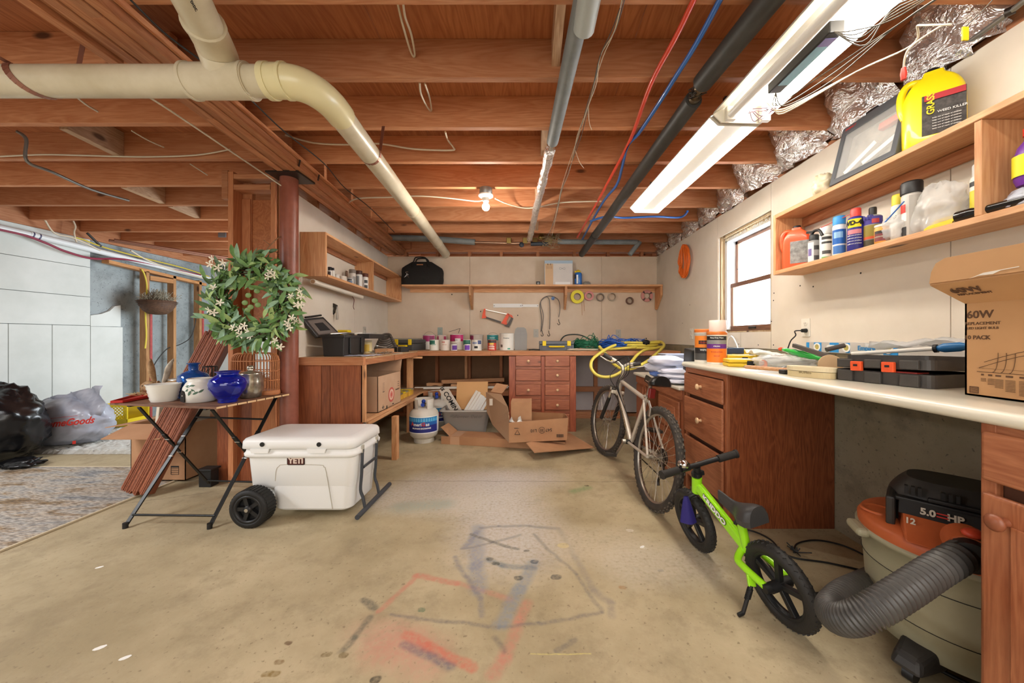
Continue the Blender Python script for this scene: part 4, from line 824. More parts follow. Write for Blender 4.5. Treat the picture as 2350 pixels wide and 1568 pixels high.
b = MB(); b.box(-.20, .10, .055, .058, 0, .001, Mt); b.build('printed_line', inkr, t)
b = MB(); b.box(.06, .09, -.21, -.18, 0, .001, Mt); b.build('printed_mark', inkr, t)
t = T('milk_crate', 'yellow plastic milk crate with a lattice band beside the white bag', 'crate', (-4.95, 4.35, .03)); cy = mat('crate_yellow', '#d9bd16', .5)
Mc = MR((-4.99, 4.36, .03), rz=3); X_, Y_, Z_ = .15, .13, .28
b = MB(); b.box(-X_, X_, -Y_, -Y_+.008, 0, .10, Mc); b.box(-X_, X_, Y_-.008, Y_, 0, .26, Mc); b.box(-X_, -X_+.008, -Y_, Y_, 0, .10, Mc); b.box(X_-.008, X_, -Y_, Y_, 0, .10, Mc); b.box(-X_, X_, -Y_, Y_, 0, .01, Mc); b.build('base', cy, t)
b = MB()
for x in (-X_, X_-.02): b.box(x, x+.02, -Y_-.003, -Y_+.012, .1, Z_, Mc); b.box(x, x+.02, Y_-.012, Y_, .1, Z_, Mc)
for q in ((-X_-.004, X_+.004, -Y_-.005, -Y_+.012), (-X_-.004, X_+.004, Y_-.012, Y_+.004), (-X_-.004, -X_+.012, -Y_, Y_), (X_-.012, X_+.004, -Y_, Y_)): b.box(*q, Z_-.03, Z_, Mc)
b.build('rim', cy, t, bevel=.003)
b = MB()
for s_ in (-1, 1):
    for i in range(13):
        x = -X_-.10+i*.038
        a = (x, x+.15*1) if s_ > 0 else (x+.15, x)
        x0, x1 = a; z0, z1 = .10, .25
        def cl(x, x0=x0, x1=x1): return z0+(z1-z0)*(x-x0)/(x1-x0)
        xa, xb = max(min(x0, x1), -X_), min(max(x0, x1), X_)
        if xb-xa > .01:
            b.bar(Mc @ Vector((xa, -Y_+.003, cl(xa))), Mc @ Vector((xb, -Y_+.003, cl(xb))), .006, .007)
b.build('lattice', cy, t)
# --- hanging basket on the outer studs
t = T('hanging_basket', 'brown wicker wall basket of dried stems hung on the outer wall studs', 'basket', (-5.0, 4.72, 1.42))
wick = mat('dark_wicker', '#5f4330', .7, var='#402a1d', scale=40, bump=.6, bscale=60)
c = Vector((-4.98, 4.72, 1.60)); b = MB()
b.lathe([(.03, -.185), (.09, -.175), (.14, -.13), (.17, -.07), (.185, 0), (.175, 0), (.15, -.08), (.05, -.16)], 28, Matrix.Translation(c))
for k in range(9): b.lathe([(.055+.13*math.sin(k*.17)+.012, -.175+.02*k-.004), (.06+.13*math.sin(k*.17)+.018, -.175+.02*k), (.055+.13*math.sin(k*.17)+.012, -.175+.02*k+.004)], 28, Matrix.Translation(c), cap=False)
b.build('bowl', wick, t)
b = MB(); rr = random.Random(8)
for i in range(420):
    a = rr.uniform(0, 6.28); r = rr.uniform(0, .16); p = c+Vector((r*math.cos(a), r*math.sin(a), .0)); q = p+Vector((rr.uniform(-.08, .08), rr.uniform(-.05, .05), rr.uniform(.02, .13)*(1.3-r*4))); b.bar(p, q, .0025, .003); b.ball(q, .006, n=4, m=3) if i % 2 else None
b.build('dried_stems', mat('dried_pale', '#a39c88', .9, var='#6d6350', scale=30), t, kind='stuff')
# --- cartons
def carton(t, M, w, d, h, flaps, m=None, mi=None, th=.005):
    m = m or cardb; mi = mi or cardin
    for n_, q in (('panel', (-w/2, w/2, -d/2, -d/2+th, 0, h)), ('panel', (-w/2, w/2, d/2-th, d/2, 0, h)), ('panel', (-w/2, -w/2+th, -d/2, d/2, 0, h)), ('panel', (w/2-th, w/2, -d/2, d/2, 0, h)), ('bottom', (-w/2, w/2, -d/2, d/2, 0, th))):
        b = MB(); b.box(*q, M); b.build(n_, m, t)
    for side, L_, ang in flaps:    # ang: 0 = horizontal outwards, 90 = straight up, negative droops
        a = math.radians(ang); ca, sa = math.cos(a), math.sin(a); o2 = .0
        ends = {'f': ((-w/2, -d/2), (w/2, -d/2), (0, -1)), 'b': ((-w/2, d/2), (w/2, d/2), (0, 1)), 'l': ((-w/2, -d/2), (-w/2, d/2), (-1, 0)), 'r': ((w/2, -d/2), (w/2, d/2), (1, 0))}[side]
        (x0, y0), (x1, y1), (nx, ny) = ends
        A = [Vector((x0, y0, h)), Vector((x1, y1, h))]; E = [p+Vector((nx*L_*ca, ny*L_*ca, L_*sa)) for p in A]
        nn = Vector((nx*-sa, ny*-sa, ca))*th
        b = MB(); q = [M @ p for p in (A[0], A[1], E[1], E[0])]; r = [M @ (p+nn) for p in (A[0], A[1], E[1], E[0])]; b.hexa(q, r); b.build('flap', m, t)
t = T('cardboard_box', 'open cardboard box holding picture frames beneath the folding table', 'box', (-2.86, 2.92, 0))
Mb = Matrix.Translation(Vector((-2.865, 2.93, .0115))); carton(t, Mb, .42, .42, .43, [('f', .2, -18), ('l', .2, -8), ('b', .16, 70)])
b = MB(); b.box(.02, .06, -.212, -.2105, .24, .31, Mb); b.build('print', inkr, t)
b = MB()
for x in (-.155, .10): b.box(x, x+.06, -.212, -.2105, .10, .112, Mb); b.box(x, x+.002, -.212, -.2105, .045, .11, Mb); b.box(x+.058, x+.06, -.212, -.2105, .045, .11, Mb); [b.box(x, x+.06, -.212, -.2105, z, z+.002, Mb) for z in (.045, .06, .075, .09)]
b.build('print', inkk, t)
b = MB()
frm = [(-.10, mat('frame_cream', '#d7cfbd', .5), 'off-white picture frame standing in the open box beneath the table'), (-.04, mat('frame_brown', '#6e5238', .5), 'thick dark wooden picture frame standing in the open box'), (.02, mat('frame_greybrown', '#8f7b62', .5), 'grey-brown picture frame standing in the open box'), (.09, mat('frame_cream2', '#e0d9c6', .5), 'cream picture frame nearest the wooden slat bundle in the box')]
for x, m, l in frm:
    b = MB(); M2 = Mb @ MR((x, -.05, .008), ry=6); b.box(-.012, .012, -.12, .12, 0, .55, M2); b.box(.006, .013, -.10, .10, .03, .52, M2); b.one('framed_picture', m, l, 'picture frame', 'frames in the open box', bevel=.003)
t = T('plastic_bin', 'small black bin on the floor behind the table legs', 'bin', (-2.41, 2.68, 0)); b = MB(); b.box(-2.46, -2.37, 2.62, 2.69, .0, .12); b.box(-2.47, -2.36, 2.61, 2.70, .12, .135); b.build('body', blk, t, bevel=.004)
# --- bundle of wooden slats leaning on the stud frame
t = T('slat_bundle', 'tall bundle of thin reddish wooden slats leaning beside the stud frame', 'wooden slats', (-2.7, 2.5, 0))
slm = wood('slat_wood', '#a3603f', '#7a3d24', 'Z', .5, grain=2, knots=False, vary=.35)
p0, p1 = Vector((-2.735, 2.45, .01)), Vector((-2.50, 2.86, 1.14)); ax = (p1-p0).normalized(); sd = Vector((1, .35, 0)); sd = (sd-ax*sd.dot(ax)).normalized(); th_ = ax.cross(sd)
for i in range(32):
    s_ = (i-16)*.0050; off = sd*s_+th_*random.uniform(-.003, .003); j0, j1 = random.uniform(-.01, .02), random.uniform(-.06, .02)
    b = MB(); a_ = p0+off+ax*(j0+.05-.03*math.cos(s_*14)); e_ = p1+off*1.1+ax*j1; b.bar(a_, e_, .0056, .075, up=th_)
    b.build('slat', slm, t)
# --- folding table
t = T('folding_table', 'folding bistro table with slatted wooden top and crossed black steel legs', 'table', (-2.15, 2.35, 0))
U = Vector((.986, -.167, 0)); Vv = Vector((.167, .986, 0)); P0 = Vector((-2.57, 2.16, .698)); tab = wood('table_slat', '#8b6046', '#5e3b29', 'X', .5, grain=1.5, knots=False)
slatend = mat('slat_end', '#d3b185', .6)
Ms = Mx(P0, U, Vv, Vector((0, 0, 1))); ws = .059
for k in range(8):
    b = MB(); b.box(0, .775, k*(ws+.004), k*(ws+.004)+ws, 0, .013, Ms); b.mat(1); b.box(.7752, .776, k*(ws+.004)+.001, k*(ws+.004)+ws-.001, .001, .012, Ms)
    b.build('slat', [tab, slatend], t, bevel=.0015, seg=1)
b = MB()
for u_ in (.10, .66): b.box(u_, u_+.02, .02, .51, -.012, 0, Ms)
b.build('batten', blk, t)
legs = {'L1': ((-2.37, 2.14, .688), (-2.385, 2.635, .012)), 'L2': ((-2.335, 2.58, .688), (-2.36, 2.06, .012)), 'R1': ((-1.865, 2.07, .688), (-1.885, 2.60, .012)), 'R2': ((-1.80, 2.50, .688), (-1.865, 2.055, .012))}
satin = mat('satin_black_steel', '#20201f', .35, .5)
for k, (a, e) in legs.items():
    a, e = Vector(a), Vector(e); b = MB(); b.bar(a, e, .022, .008, up=(0, 1, .7)); b.bar(a.lerp(e, .3), a.lerp(e, .42), .026, .012, up=(0, 1, .7)); lg = b.build('leg', satin, t, bevel=.002)
    b = MB(); b.cyl(e+Vector((0, 0, -.012)), e+Vector((0, 0, .02)), .013, n=10); b.build('foot_cap', blk, lg)
    c = a.lerp(e, .52); b = MB(); b.cyl(c+Vector((.013, 0, 0)), c-Vector((.013, 0, 0)), .005, n=10); c = a.lerp(e, .36); b.cyl(c+Vector((.013, -.004, 0)), c-Vector((.013, .004, 0)), .005, n=10); b.build('rivet', chrome, lg)
for a, e in ((legs['L2'][0:], legs['R2']), ):
    l2, r2 = [Vector(x) for x in legs['L2']], [Vector(x) for x in legs['R2']]; l1, r1 = [Vector(x) for x in legs['L1']], [Vector(x) for x in legs['R1']]
    for k, (p, q) in enumerate(((l2[0].lerp(l2[1], .93), r2[0].lerp(r2[1], .93)), (l2[0].lerp(l2[1], .2), r2[0].lerp(r2[1], .2)), (l1[0].lerp(l1[1], .93), r1[0].lerp(r1[1], .93)))):
        b = MB(); b.cyl(p, q, .0065, n=10); b.build('crossbar', satin, t)
# things on the table
ZTb = .7115
def onT(px, Y): return Vector(((px-CX)/F*Y, Y, ZTb))
cer = mat('white_ceramic', '#dedbd2', .3, coat=.4)
c = onT(376, 2.225); b = MB(); prof = [(.058, 0)]+[(.060+.020*k/9+(.003 if k % 2 else 0), .006+.098*k/9) for k in range(10)]+[(.084, .108), (.078, .108), (.058, .012), (.0001, .010)]
b.lathe(prof, 32, Matrix.Translation(c)); b.one('planter', cer, 'ribbed white ceramic planter at the front of the folding table', 'pot')
t = T('oil_burner', 'round white ceramic burner painted with green leaves, dark opening in front', 'burner', onT(460, 2.215)); c = onT(460, 2.215)
b = MB(); prof = [(.070, 0), (.082, .008), (.086, .045), (.082, .09), (.068, .118), (.060, .128), (.066, .142), (.060, .146), (.050, .135)]; b.lathe(prof, 36, Matrix.Translation(c)); b.build('body', cer, t)
Mo = Mx(c+Vector((-.020, -.0, .042)), Vector((.92, .38, 0)).normalized(), Vector((0, 0, 1)), Vector((.38, -.92, 0)).normalized())
Mo = c_ = Matrix.Translation(c) @ Matrix.Rotation(math.radians(-118), 4, 'Z') @ Mx(Vector((.0845, 0, .042)), Vector((0, 1, 0)), Vector((0, 0, 1)), Vector((1, 0, 0)))
b = MB(); pts = [(-.028, -.034), (.028, -.034), (.030, .01), (.020, .030), (0, .036), (-.020, .030), (-.030, .01)]
vs = []
for (x, y) in pts: vs.append((x, y))
b.prism(vs, -.004, .001, Mo); b.build('opening', mat('opening_dark', '#1f1814', .9), t)  # flat dark patch stands in for the hollow opening
b = MB(); gl_ = mat('painted_leaf', '#4d6b57', .5); rr = random.Random(4)
for i, (ang, z, r_) in enumerate(((-100, .100, 40), (-88, .092, -20), (-78, .105, 10), (-95, .075, 60), (-70, .075, -50), (-62, .062, 30), (-55, .085, -10), (-82, .062, 70), (-45, .072, 40), (-110, .085, 20))):
    rad = .0862-(max(0, z-.06)*.25); Ml = Matrix.Translation(c) @ Matrix.Rotation(math.radians(ang), 4, 'Z') @ Mx(Vector((rad, 0, z)), Vector((0, 1, 0)), Vector((0, 0, 1)), Vector((1, 0, 0))) @ Matrix.Rotation(math.radians(r_), 4, 'Z')
    b.prism([(-.016, 0), (-.006, .006), (.006, .006), (.017, 0), (.006, -.006), (-.006, -.006)], -.003, .0008, Ml)
b.build('painted_leaves', gl_, t)
cob = mat('cobalt_glass', '#1530c8', .05, trans=.75, ior=1.4, coat=.5); ltb = mat('pale_blue_glass', '#2f74c9', .05, trans=.75, ior=1.4, coat=.5)
c = onT(444, 2.38); b = MB(); b.lathe([(.078, 0), (.083, .01), (.083, .12), (.078, .145), (.055, .165), (.028, .176), (.026, .182), (.026, .218), (.036, .222), (.036, .228), (.022, .228), (.022, .18), (.05, .158), (.076, .13), (.078, .015), (.0001, .012)], 32, Matrix.Translation(c)); b.one('glass_bottle', ltb, 'wide-shouldered blue glass bottle behind the white planter', 'bottle')
c = onT(523, 2.19); b = MB(); b.lathe([(.046, 0), (.050, .006), (.046, .016), (.066, .04), (.092, .085), (.097, .115), (.088, .145), (.060, .166), (.052, .172), (.054, .182), (.066, .190), (.062, .192), (.048, .182), (.048, .168), (.085, .14), (.093, .112), (.086, .085), (.058, .04), (.0001, .02)], 36, Matrix.Translation(c)); b.one('glass_vase', cob, 'round-bellied cobalt blue glass vase on a small foot', 'vase')
c = onT(496, 2.40); b = MB(); b.lathe([(.03, 0), (.045, .02), (.055, .05), (.052, .05), (.03, .01), (.0001, .008)], 24, Matrix.Translation(c)); b.one('glass_bowl', cob, 'little blue glass bowl tucked behind the burner', 'bowl')
merc = mat('mercury_glass', '#c9c2b4', .22, .8, var='#8d8677', scale=30); c = onT(575, 2.36); b = MB()
b.lathe([(.05, 0), (.058, .004), (.062, .02), (.073, .06), (.072, .11), (.064, .155), (.066, .16), (.060, .165), (.02, .178), (.014, .182), (.022, .195), (.018, .21), (.0001, .214)], 28, Matrix.Translation(c)); b.one('lidded_jar', merc, 'mottled silver lidded jar between the blue vase and birdcage', 'jar')
b = MB(); c = onT(413, 2.50); b.lathe([(.05, 0), (.055, .01), (.062, .09), (.066, .11), (.060, .11), (.05, .02), (.0001, .01)], 28, Matrix.Translation(c)); b.one('flower_pot', cer, 'plain white ceramic pot behind the blue bottle', 'pot')
b = MB(); c = onT(482, 2.55)
for a in range(0, 360, 30): b.bar(c+Vector((.04*math.cos(math.radians(a)), .04*math.sin(math.radians(a)), 0)), c+Vector((.04*math.cos(math.radians(a)), .04*math.sin(math.radians(a)), .19)), .003, .003)
for z in (.0, .1, .19): b.tube([c+Vector((.04*math.cos(a), .04*math.sin(a), z)) for a in np.linspace(0, 6.28, 17)[:-1]], .003, 5, closed=True)
b.one('candle_holder', blk, 'black wire candle holder between the blue bottle and the vase', 'candle holder')
# red tray + driftwood hare
t = T('tray', 'shallow red tray at the back corner of the folding table', 'tray', (-2.55, 2.4, ZTb)); q = [G(254, 926, .713), G(336, 903, .713)]
q += [q[1]+Vector((.20, -.02, 0)), q[0]+Vector((.05, .02, 0))]; b = MB(); b.hexa(q, [p+Vector((0, 0, .004)) for p in q])
for i in range(4): b.bar(q[i]+Vector((0, 0, .008)), q[(i+1) % 4]+Vector((0, 0, .008)), .004, .014)
b.build('tray_body', mat('tray_red', '#b3231c', .5), t)
drift = mat('driftwood', '#bd9a70', .8, var='#7c5c3c', scale=28, bump=.6, bscale=50); c = Vector((-2.56, 2.44, .72)); b = MB()
t = T('hare_figurine', 'driftwood hare figurine with two tall ears beside the planter', 'figurine', c)
blob(b, (c.x+.10, c.y+.02, .765), (.11, .06, .05), .2, 5, 1, 30, 18); blob(b, (c.x-.035, c.y-.03, .775), (.050, .036, .040), .2, 5, 2, 26, 16); b.tube([(c.x-.0, c.y, .78), (c.x-.07, c.y-.04, .765)], [.035, .016], 10)
b.build('body', drift, t)
for x, lx, tint in ((-.02, -.045, drift), (.035, .07, mat('driftwood_pale', '#c9bfae', .8, var='#8f8472', scale=28, bump=.6, bscale=50))):
    b = MB(); b.tube(spline([(c.x+x, c.y-.01, .79), (c.x+x+lx*.35, c.y-.01, .85), (c.x+x+lx*.6, c.y-.01, .91), (c.x+x+lx*.9, c.y, .965)], 4), [.010, .013, .016, .018, .020, .021, .022, .022, .020, .017, .013, .008, .003][:13], 10, flat=.6); b.build('ear', tint, t)
b = MB(); 
for s_ in (0, .03): b.ball((c.x-.05+s_, c.y-.062, .785), .004, n=8, m=6)
b.build('eye', blk, t)
b = MB()
for i in range(60): a = random.uniform(0, 6.28); p = Vector((c.x-.06+.06*math.cos(a), c.y-.03+.04*math.sin(a), .718+random.random()*.01)); b.bar(p, p+Vector((random.uniform(-.04, .04), random.uniform(-.04, .04), .01)), .002, .002)
b.build('straw', mat('straw', '#c3a878', .9), t, kind='stuff')
# birdcage
t = T('birdcage', 'domed wooden birdcage with thin vertical bars on the folding table', 'birdcage', onT(588, 2.50)); c = onT(586, 2.50); cgm = mat('cage_wood', '#bd7a4c', .5, var='#a0643a', scale=15)
rx, ry = .162, .076
def ell(k, z, s_=1.0): return c+Vector((rx*s_*math.cos(k), ry*s_*math.sin(k), z))
b = MB(); b.lathe([(1.03, 0), (1.05, .01), (1.03, .03), (.97, .03), (.97, .0)], 40, Matrix.Translation(c) @ Matrix.Diagonal((rx, ry, 1, 1))); b.prism(circ(.98, 40), .0, .008, Matrix.Translation(c) @ Matrix.Diagonal((rx, ry, 1, 1))); b.build('base', cgm, t)
ang = np.linspace(0, 2*math.pi, 45)[:-1]
for a in ang:
    b = MB(); b.tube([ell(a, .03), ell(a, .235), ell(a, .262, .96), ell(a, .282, .86), ell(a, .290, .70), ell(a, .292, .2)], .0027, 5); b.build('cage_bar', cgm, t)
for z, s_, r_ in ((.10, 1.0, .0035), (.165, 1.0, .0035), (.235, 1.0, .0035), (.288, .74, .003), (.292, .25, .005)):
    b = MB(); b.tube([ell(a, z, s_*1.005) for a in ang], r_, 6, closed=True); b.build('hoop', cgm, t)
b = MB()
for dx, dz, r_ in ((-.022, .310, .020), (.022, .310, .020), (0, .335, .018)): b.tube([c+Vector((dx+r_*math.cos(a), 0, dz+r_*math.sin(a))) for a in np.linspace(0, 6.28, 17)[:-1]], .006, 6, closed=True)
b.build('scroll_handle', cgm, t)
b = MB(); e0 = ell(-.75, .135, 1.03); b.tube([e0+Vector((0, 0, .025)), e0+Vector((.014, .006, 0)), e0-Vector((0, 0, .025)), e0-Vector((.014, .006, 0))], .003, 5, closed=True); b.build('diamond_ornament', cgm, t)
# --- wreath
wc = V(582, 692, 2.40); t = T('wreath', 'leafy green wreath with small white blossoms hanging in front of the studs', 'wreath', wc)
vine = mat('vine', '#4c3524', .8); b = MB(); rr = random.Random(11)
for k in range(7):
    b.tube([wc+Vector(((.22+.03*math.sin(5*a+k))*math.cos(a), .02*math.cos(3*a+k*2), (.22+.03*math.cos(4*a+k*1.7))*math.sin(a))) for a in np.linspace(0, 2*math.pi, 40)[:-1]], .005, 5, closed=True)
b.build('vine_ring', vine, t)
b = MB(); b.tube(spline([wc+Vector((.05, 0, .24)), wc+Vector((.06, .04, .36)), wc+Vector((.075, .12, .46)), wc+Vector((.085, .18, .50)), wc+Vector((.07, .19, .49))], 5), .0035, 6); b.tube(spline([wc+Vector((.07, .05, .40)), wc+Vector((.03, .05, .43))], 3), .0025, 5); b.tube(spline([wc+Vector((.07, .05, .36)), wc+Vector((.11, .05, .35)), wc+Vector((.14, .05, .33))], 3), .0025, 5); b.build('hanging_twig', mat('twig', '#7b5a3d', .8), t)
lm = [mat('leaf_dark', '#56753f', .5, var='#3a5530', scale=20), mat('leaf_mid', '#7aa05c', .5, var='#587f46', scale=20), mat('leaf_light', '#b3c983', .5, var='#86a662', scale=20), mat('leaf_blue', '#95b592', .5, var='#6c9272', scale=20)]
def leafmesh(L_, w):
    b = MB(); n = 6; P = []
    for i in range(n+1):
        u = i/n; ww = w*math.sin(math.pi*min(1, u*.92+.06))**.8*(1-u*.25); z = -.25*L_*u*u
        P.append([(L_*u, -ww, z+ww*.35), (L_*u, 0, z), (L_*u, ww, z+ww*.35)])
    b.grid(P, True); return b
protos = []
for m_ in lm:
    for L_, w in ((.10, .018), (.078, .016)):
        o = leafmesh(L_, w).build('leaf', m_); protos.append(o.data); bpy.data.objects.remove(o)
def leafpose(i):
    a = rr.uniform(0, 2*math.pi); r_ = .235+rr.gauss(0, .040); th = rr.uniform(0, 6.28)
    p = Vector((r_*math.cos(a), rr.uniform(-.06, .03), r_*math.sin(a)))
    out = Vector((math.cos(a), 0, math.sin(a))); tan = Vector((-math.sin(a), 0, math.cos(a)))
    d = (out*rr.gauss(.35 if r_ > .22 else -.25, .6)+tan*rr.gauss(-.5, .7)+Vector((0, rr.uniform(-.8, .1), 0))).normalized()
    up = Vector((rr.uniform(-.6, .6), -1, rr.uniform(-.4, .8))); _, s_, u_ = frame(d, up)
    return Mx(p, d, s_, u_)
for i in range(285):
    o = bpy.data.objects.new('leaf', protos[rr.choice([0, 1, 2, 3, 2, 3, 4, 5, 6, 7, 6])]); COL.objects.link(o); o.parent = t; o.matrix_basis = leafpose(i)
b = MB()
for i in range(430):
    M_ = leafpose(i); M_ = Matrix.Translation(wc+Vector((0, .03, 0))) @ M_; b.k = rr.choice([0, 0, 1, 1, 2, 3]); lf = leafmesh(rr.choice([.08, .09, .07]), .016); b.add(lf.v, lf.f, True, M_)
b.build('foliage', lm, t, kind='stuff')
pet = mat('petal_white', '#ece4cf', .6); fb = MB()
for k in range(5):
    a = 2*math.pi*k/5; d = Vector((math.cos(a), math.sin(a), .25)); s_ = Vector((-math.sin(a), math.cos(a), 0)); P = [[d*u*.026-s_*w+Vector((0, 0, 0)), d*u*.026+Vector((0, 0, -.001)), d*u*.026+s_*w] for u, w in ((.05, .0015), (.4, .0045), (.8, .0055), (1.05, .001))]; fb.grid(P)
fb.tube([(0, 0, 0), (0, 0, -.03)], .0012, 4); o = fb.build('blossom', pet); fm = o.data; bpy.data.objects.remove(o)
for px, py in ((487, 595), (512, 603), (482, 607), (500, 615), (620, 625), (628, 632), (615, 635), (490, 660), (668, 680), (688, 668), (690, 682), (682, 700), (505, 695), (490, 718), (480, 712), (548, 755), (560, 748), (568, 760), (552, 768), (575, 772), (670, 730), (678, 738), (660, 742), (665, 752), (632, 782), (643, 797), (690, 700), (535, 752)):
    o = bpy.data.objects.new('blossom', fm); COL.objects.link(o); o.parent = t; p = V(px, py, 2.33)-wc; o.matrix_basis = Mx(p, *[Vector(v) for v in ((.9, 0, .3), (-.3, .2, .9), (rr.uniform(-.3, .3), -1, rr.uniform(-.2, .5)))]).to_3x3().to_4x4().normalized() if False else Matrix.Translation(p) @ Euler((math.radians(90+rr.uniform(-35, 25)), 0, rr.uniform(-.5, .5))).to_matrix().to_4x4()
gm = mat('pale_leaf_round', '#6f8a4a', .5); b = MB()
for px, py in ((570, 678), (585, 690), (562, 695), (575, 705), (568, 712), (590, 668), (578, 660), (592, 700)):
    p = V(px, py, 2.36); b.ball(p, .022, (1, .18, .8), 12, 6)
b.build('round_leaves', gm, t, kind='stuff')
# --- cooler
t = T('cooler', 'big white wheeled hard cooler with grey fold-down handle beside the folding table', 'cooler', (-1.4, 2.37, 0))
cw = mat('cooler_white', '#e8e8e6', .42, bump=.06, bscale=200); Yf, Yb = 2.155, 2.515
def rr_(x0, x1, y0, y1, r): return rrect(x0, x1, y0, y1, r, 5)
b = MB(); loft(b, [(.045, rr_(-1.56, -1.125, Yf+.03, Yb-.03, .05)), (.03+.03, rr_(-1.58, -1.105, Yf+.014, Yb-.014, .05)), (.24, rr_(-1.60, -1.095, Yf+.006, Yb-.006, .05))])
loft(b, [(.185, rr_(-1.70, -1.10, Yf+.02, Yb-.02, .03)), (.205, rr_(-1.722, -1.093, Yf+.006, Yb-.006, .045)), (.385, rr_(-1.738, -1.078, Yf, Yb, .045))])
b.box(-1.70, -1.55, Yf+.1, Yb-.1, .10, .20)
b.build('body', cw, t, bevel=.004)
b = MB(); loft(b, [(.375, rr_(-1.736, -1.08, Yf, Yb, .045)), (.388, rr_(-1.756, -1.062, Yf-.018, Yb+.012, .05)), (.405, rr_(-1.758, -1.06, Yf-.02, Yb+.014, .05)), (.412, rr_(-1.752, -1.066, Yf-.014, Yb+.01, .05)), (.432, rr_(-1.748, -1.07, Yf-.010, Yb+.006, .05))]); b.build('rim', cw, t)
b = MB(); loft(b, [(.436, rr_(-1.760, -1.068, Yf-.02, Yb+.014, .05)), (.438, rr_(-1.764, -1.064, Yf-.024, Yb+.016, .05)), (.478, rr_(-1.762, -1.066, Yf-.022, Yb+.014, .05)), (.492, rr_(-1.752, -1.076, Yf-.012, Yb+.006, .045)), (.499, rr_(-1.735, -1.093, Yf+.006, Yb-.012, .04)), (.501, rr_(-1.715, -1.113, Yf+.026, Yb-.03, .035))]); b.build('lid', cw, t)
for x in (-1.632, -1.290):
    b = MB(); b.prism([(x-.058, .440), (x+.058, .440), (x+.050, .414), (x-.050, .414)], 0, .010, Mx(Vector((0, Yf-.018, 0)), Vector((1, 0, 0)), Vector((0, 0, 1)), Vector((0, -1, 0)))); b.build('latch', cw, t, bevel=.003)
    b = MB(); b.cyl((x+.015, Yf-.024, .466), (x+.015, Yf-.028, .466), .0135, n=20); b.build('latch_plug', blk, t)
Mf = Mx(Vector((0, Yf-.0005, 0)), Vector((1, 0, 0)), Vector((0, 0, 1)), Vector((0, -1, 0)))
pts = [(-1.50, .065), (-1.53, .20), (-1.545, .31), (-1.53, .345), (-1.49, .357), (-1.27, .355), (-1.235, .34), (-1.215, .30), (-1.175, .06)]
pts = [(-1.56, .235), (-1.552, .30), (-1.535, .325), (-1.50, .336), (-1.285, .333), (-1.262, .32), (-1.248, .295), (-1.21, .062)]
b = MB(); q = [(x, Yf+(.002 if z > .24 else .005), z) for x, z in pts]; b.tube(spline(q, 3), .0022, 5); b.build('moulded_outline', mat('cooler_groove', '#b5aea0', .6), t)
lp = mat('logo_plate', '#3a1512', .5, var='#552019', scale=120)
b = MB(); b.prism(rrect(-1.480, -1.379, .337, .381, .007), 0, .002, Mf); pl = b.build('logo_plate', lp, t)
text('YETI', .046, mat('logo_cream', '#d9c6b8', .6), pl, Mf @ Matrix.Translation(Vector((-1.4295, .359, .002))), ex=.0004, bold=.0022, sx=1.0)
b = MB(); b.prism(rrect(-1.4835, -1.3755, .3335, .3845, .009), 0, .001, Mf); b.build('logo_border', blk, pl)
tyre = mat('tyre_black', '#181716', .6, bump=.3, bscale=70)
for yc, s_ in ((Yf-.065, -1), (Yb-.035, 1)):
    y0, y1 = yc-.04, yc+.045; c = Vector((-1.64, yc, .112)); Mw = Mx(c, Vector((1, 0, 0)), Vector((0, 0, 1)), Vector((0, -1, 0)))
    b = MB(); b.lathe([(.082, -.042), (.104, -.044), (.111, -.034), (.112, .030), (.108, .040), (.092, .046), (.082, .044), (.080, .03)], 40, Mw, cap=False)
    for k in range(36):
        a = 2*math.pi*k/36; b.box(-.006, .006, -.0, .004, -.036, .034, Mw @ Matrix.Rotation(a, 4, 'Z') @ Matrix.Translation(Vector((0, .1095, 0))))
    wh = b.build('wheel', tyre, t)
    b = MB(); b.lathe([(.0815, .020), (.0815, .044), (.068, .044), (.066, .020)], 36, Mw, cap=False); b.prism(circ(.08, 30), .008, .014, Mw)
    for k in range(5):
        a = 2*math.pi*k/5+.3; b.box(-.011, .011, .015, .07, .016, .038, Mw @ Matrix.Rotation(a, 4, 'Z'))
    b.lathe([(.022, .014), (.022, .044), (.014, .046)], 20, Mw); b.build('rim', blk, wh)
    b = MB(); b.prism(circ(.0115, 6), .046, .053, Mw); b.build('axle_nut', chrome, wh)
hg = mat('handle_grey', '#4c5158', .35, .5)
b = MB()
for y in (2.235, 2.44):
    b.tube(spline([(-1.062, y, .405), (-1.068, y, .25), (-1.075, y, .15), (-1.060, y, .10), (-1.048, y, .040)], 4), .0095, 10)
b.tube([(-1.066, 2.25, .285), (-1.066, 2.435, .285)], .0095, 10); b.build('handle_tube', hg, t)
b = MB(); b.tube([(-1.045, 2.13, .026), (-1.045, 2.62, .026)], .015, 14); b.build('handle_grip', mat('grip_grey', '#3a3d42', .6), t)
b = MB()
for y in (2.225, 2.43): b.box(-1.066, -1.056, y, y+.022, .385, .43)
b.build('handle_socket', mat('cooler_groove', '', ''), t)
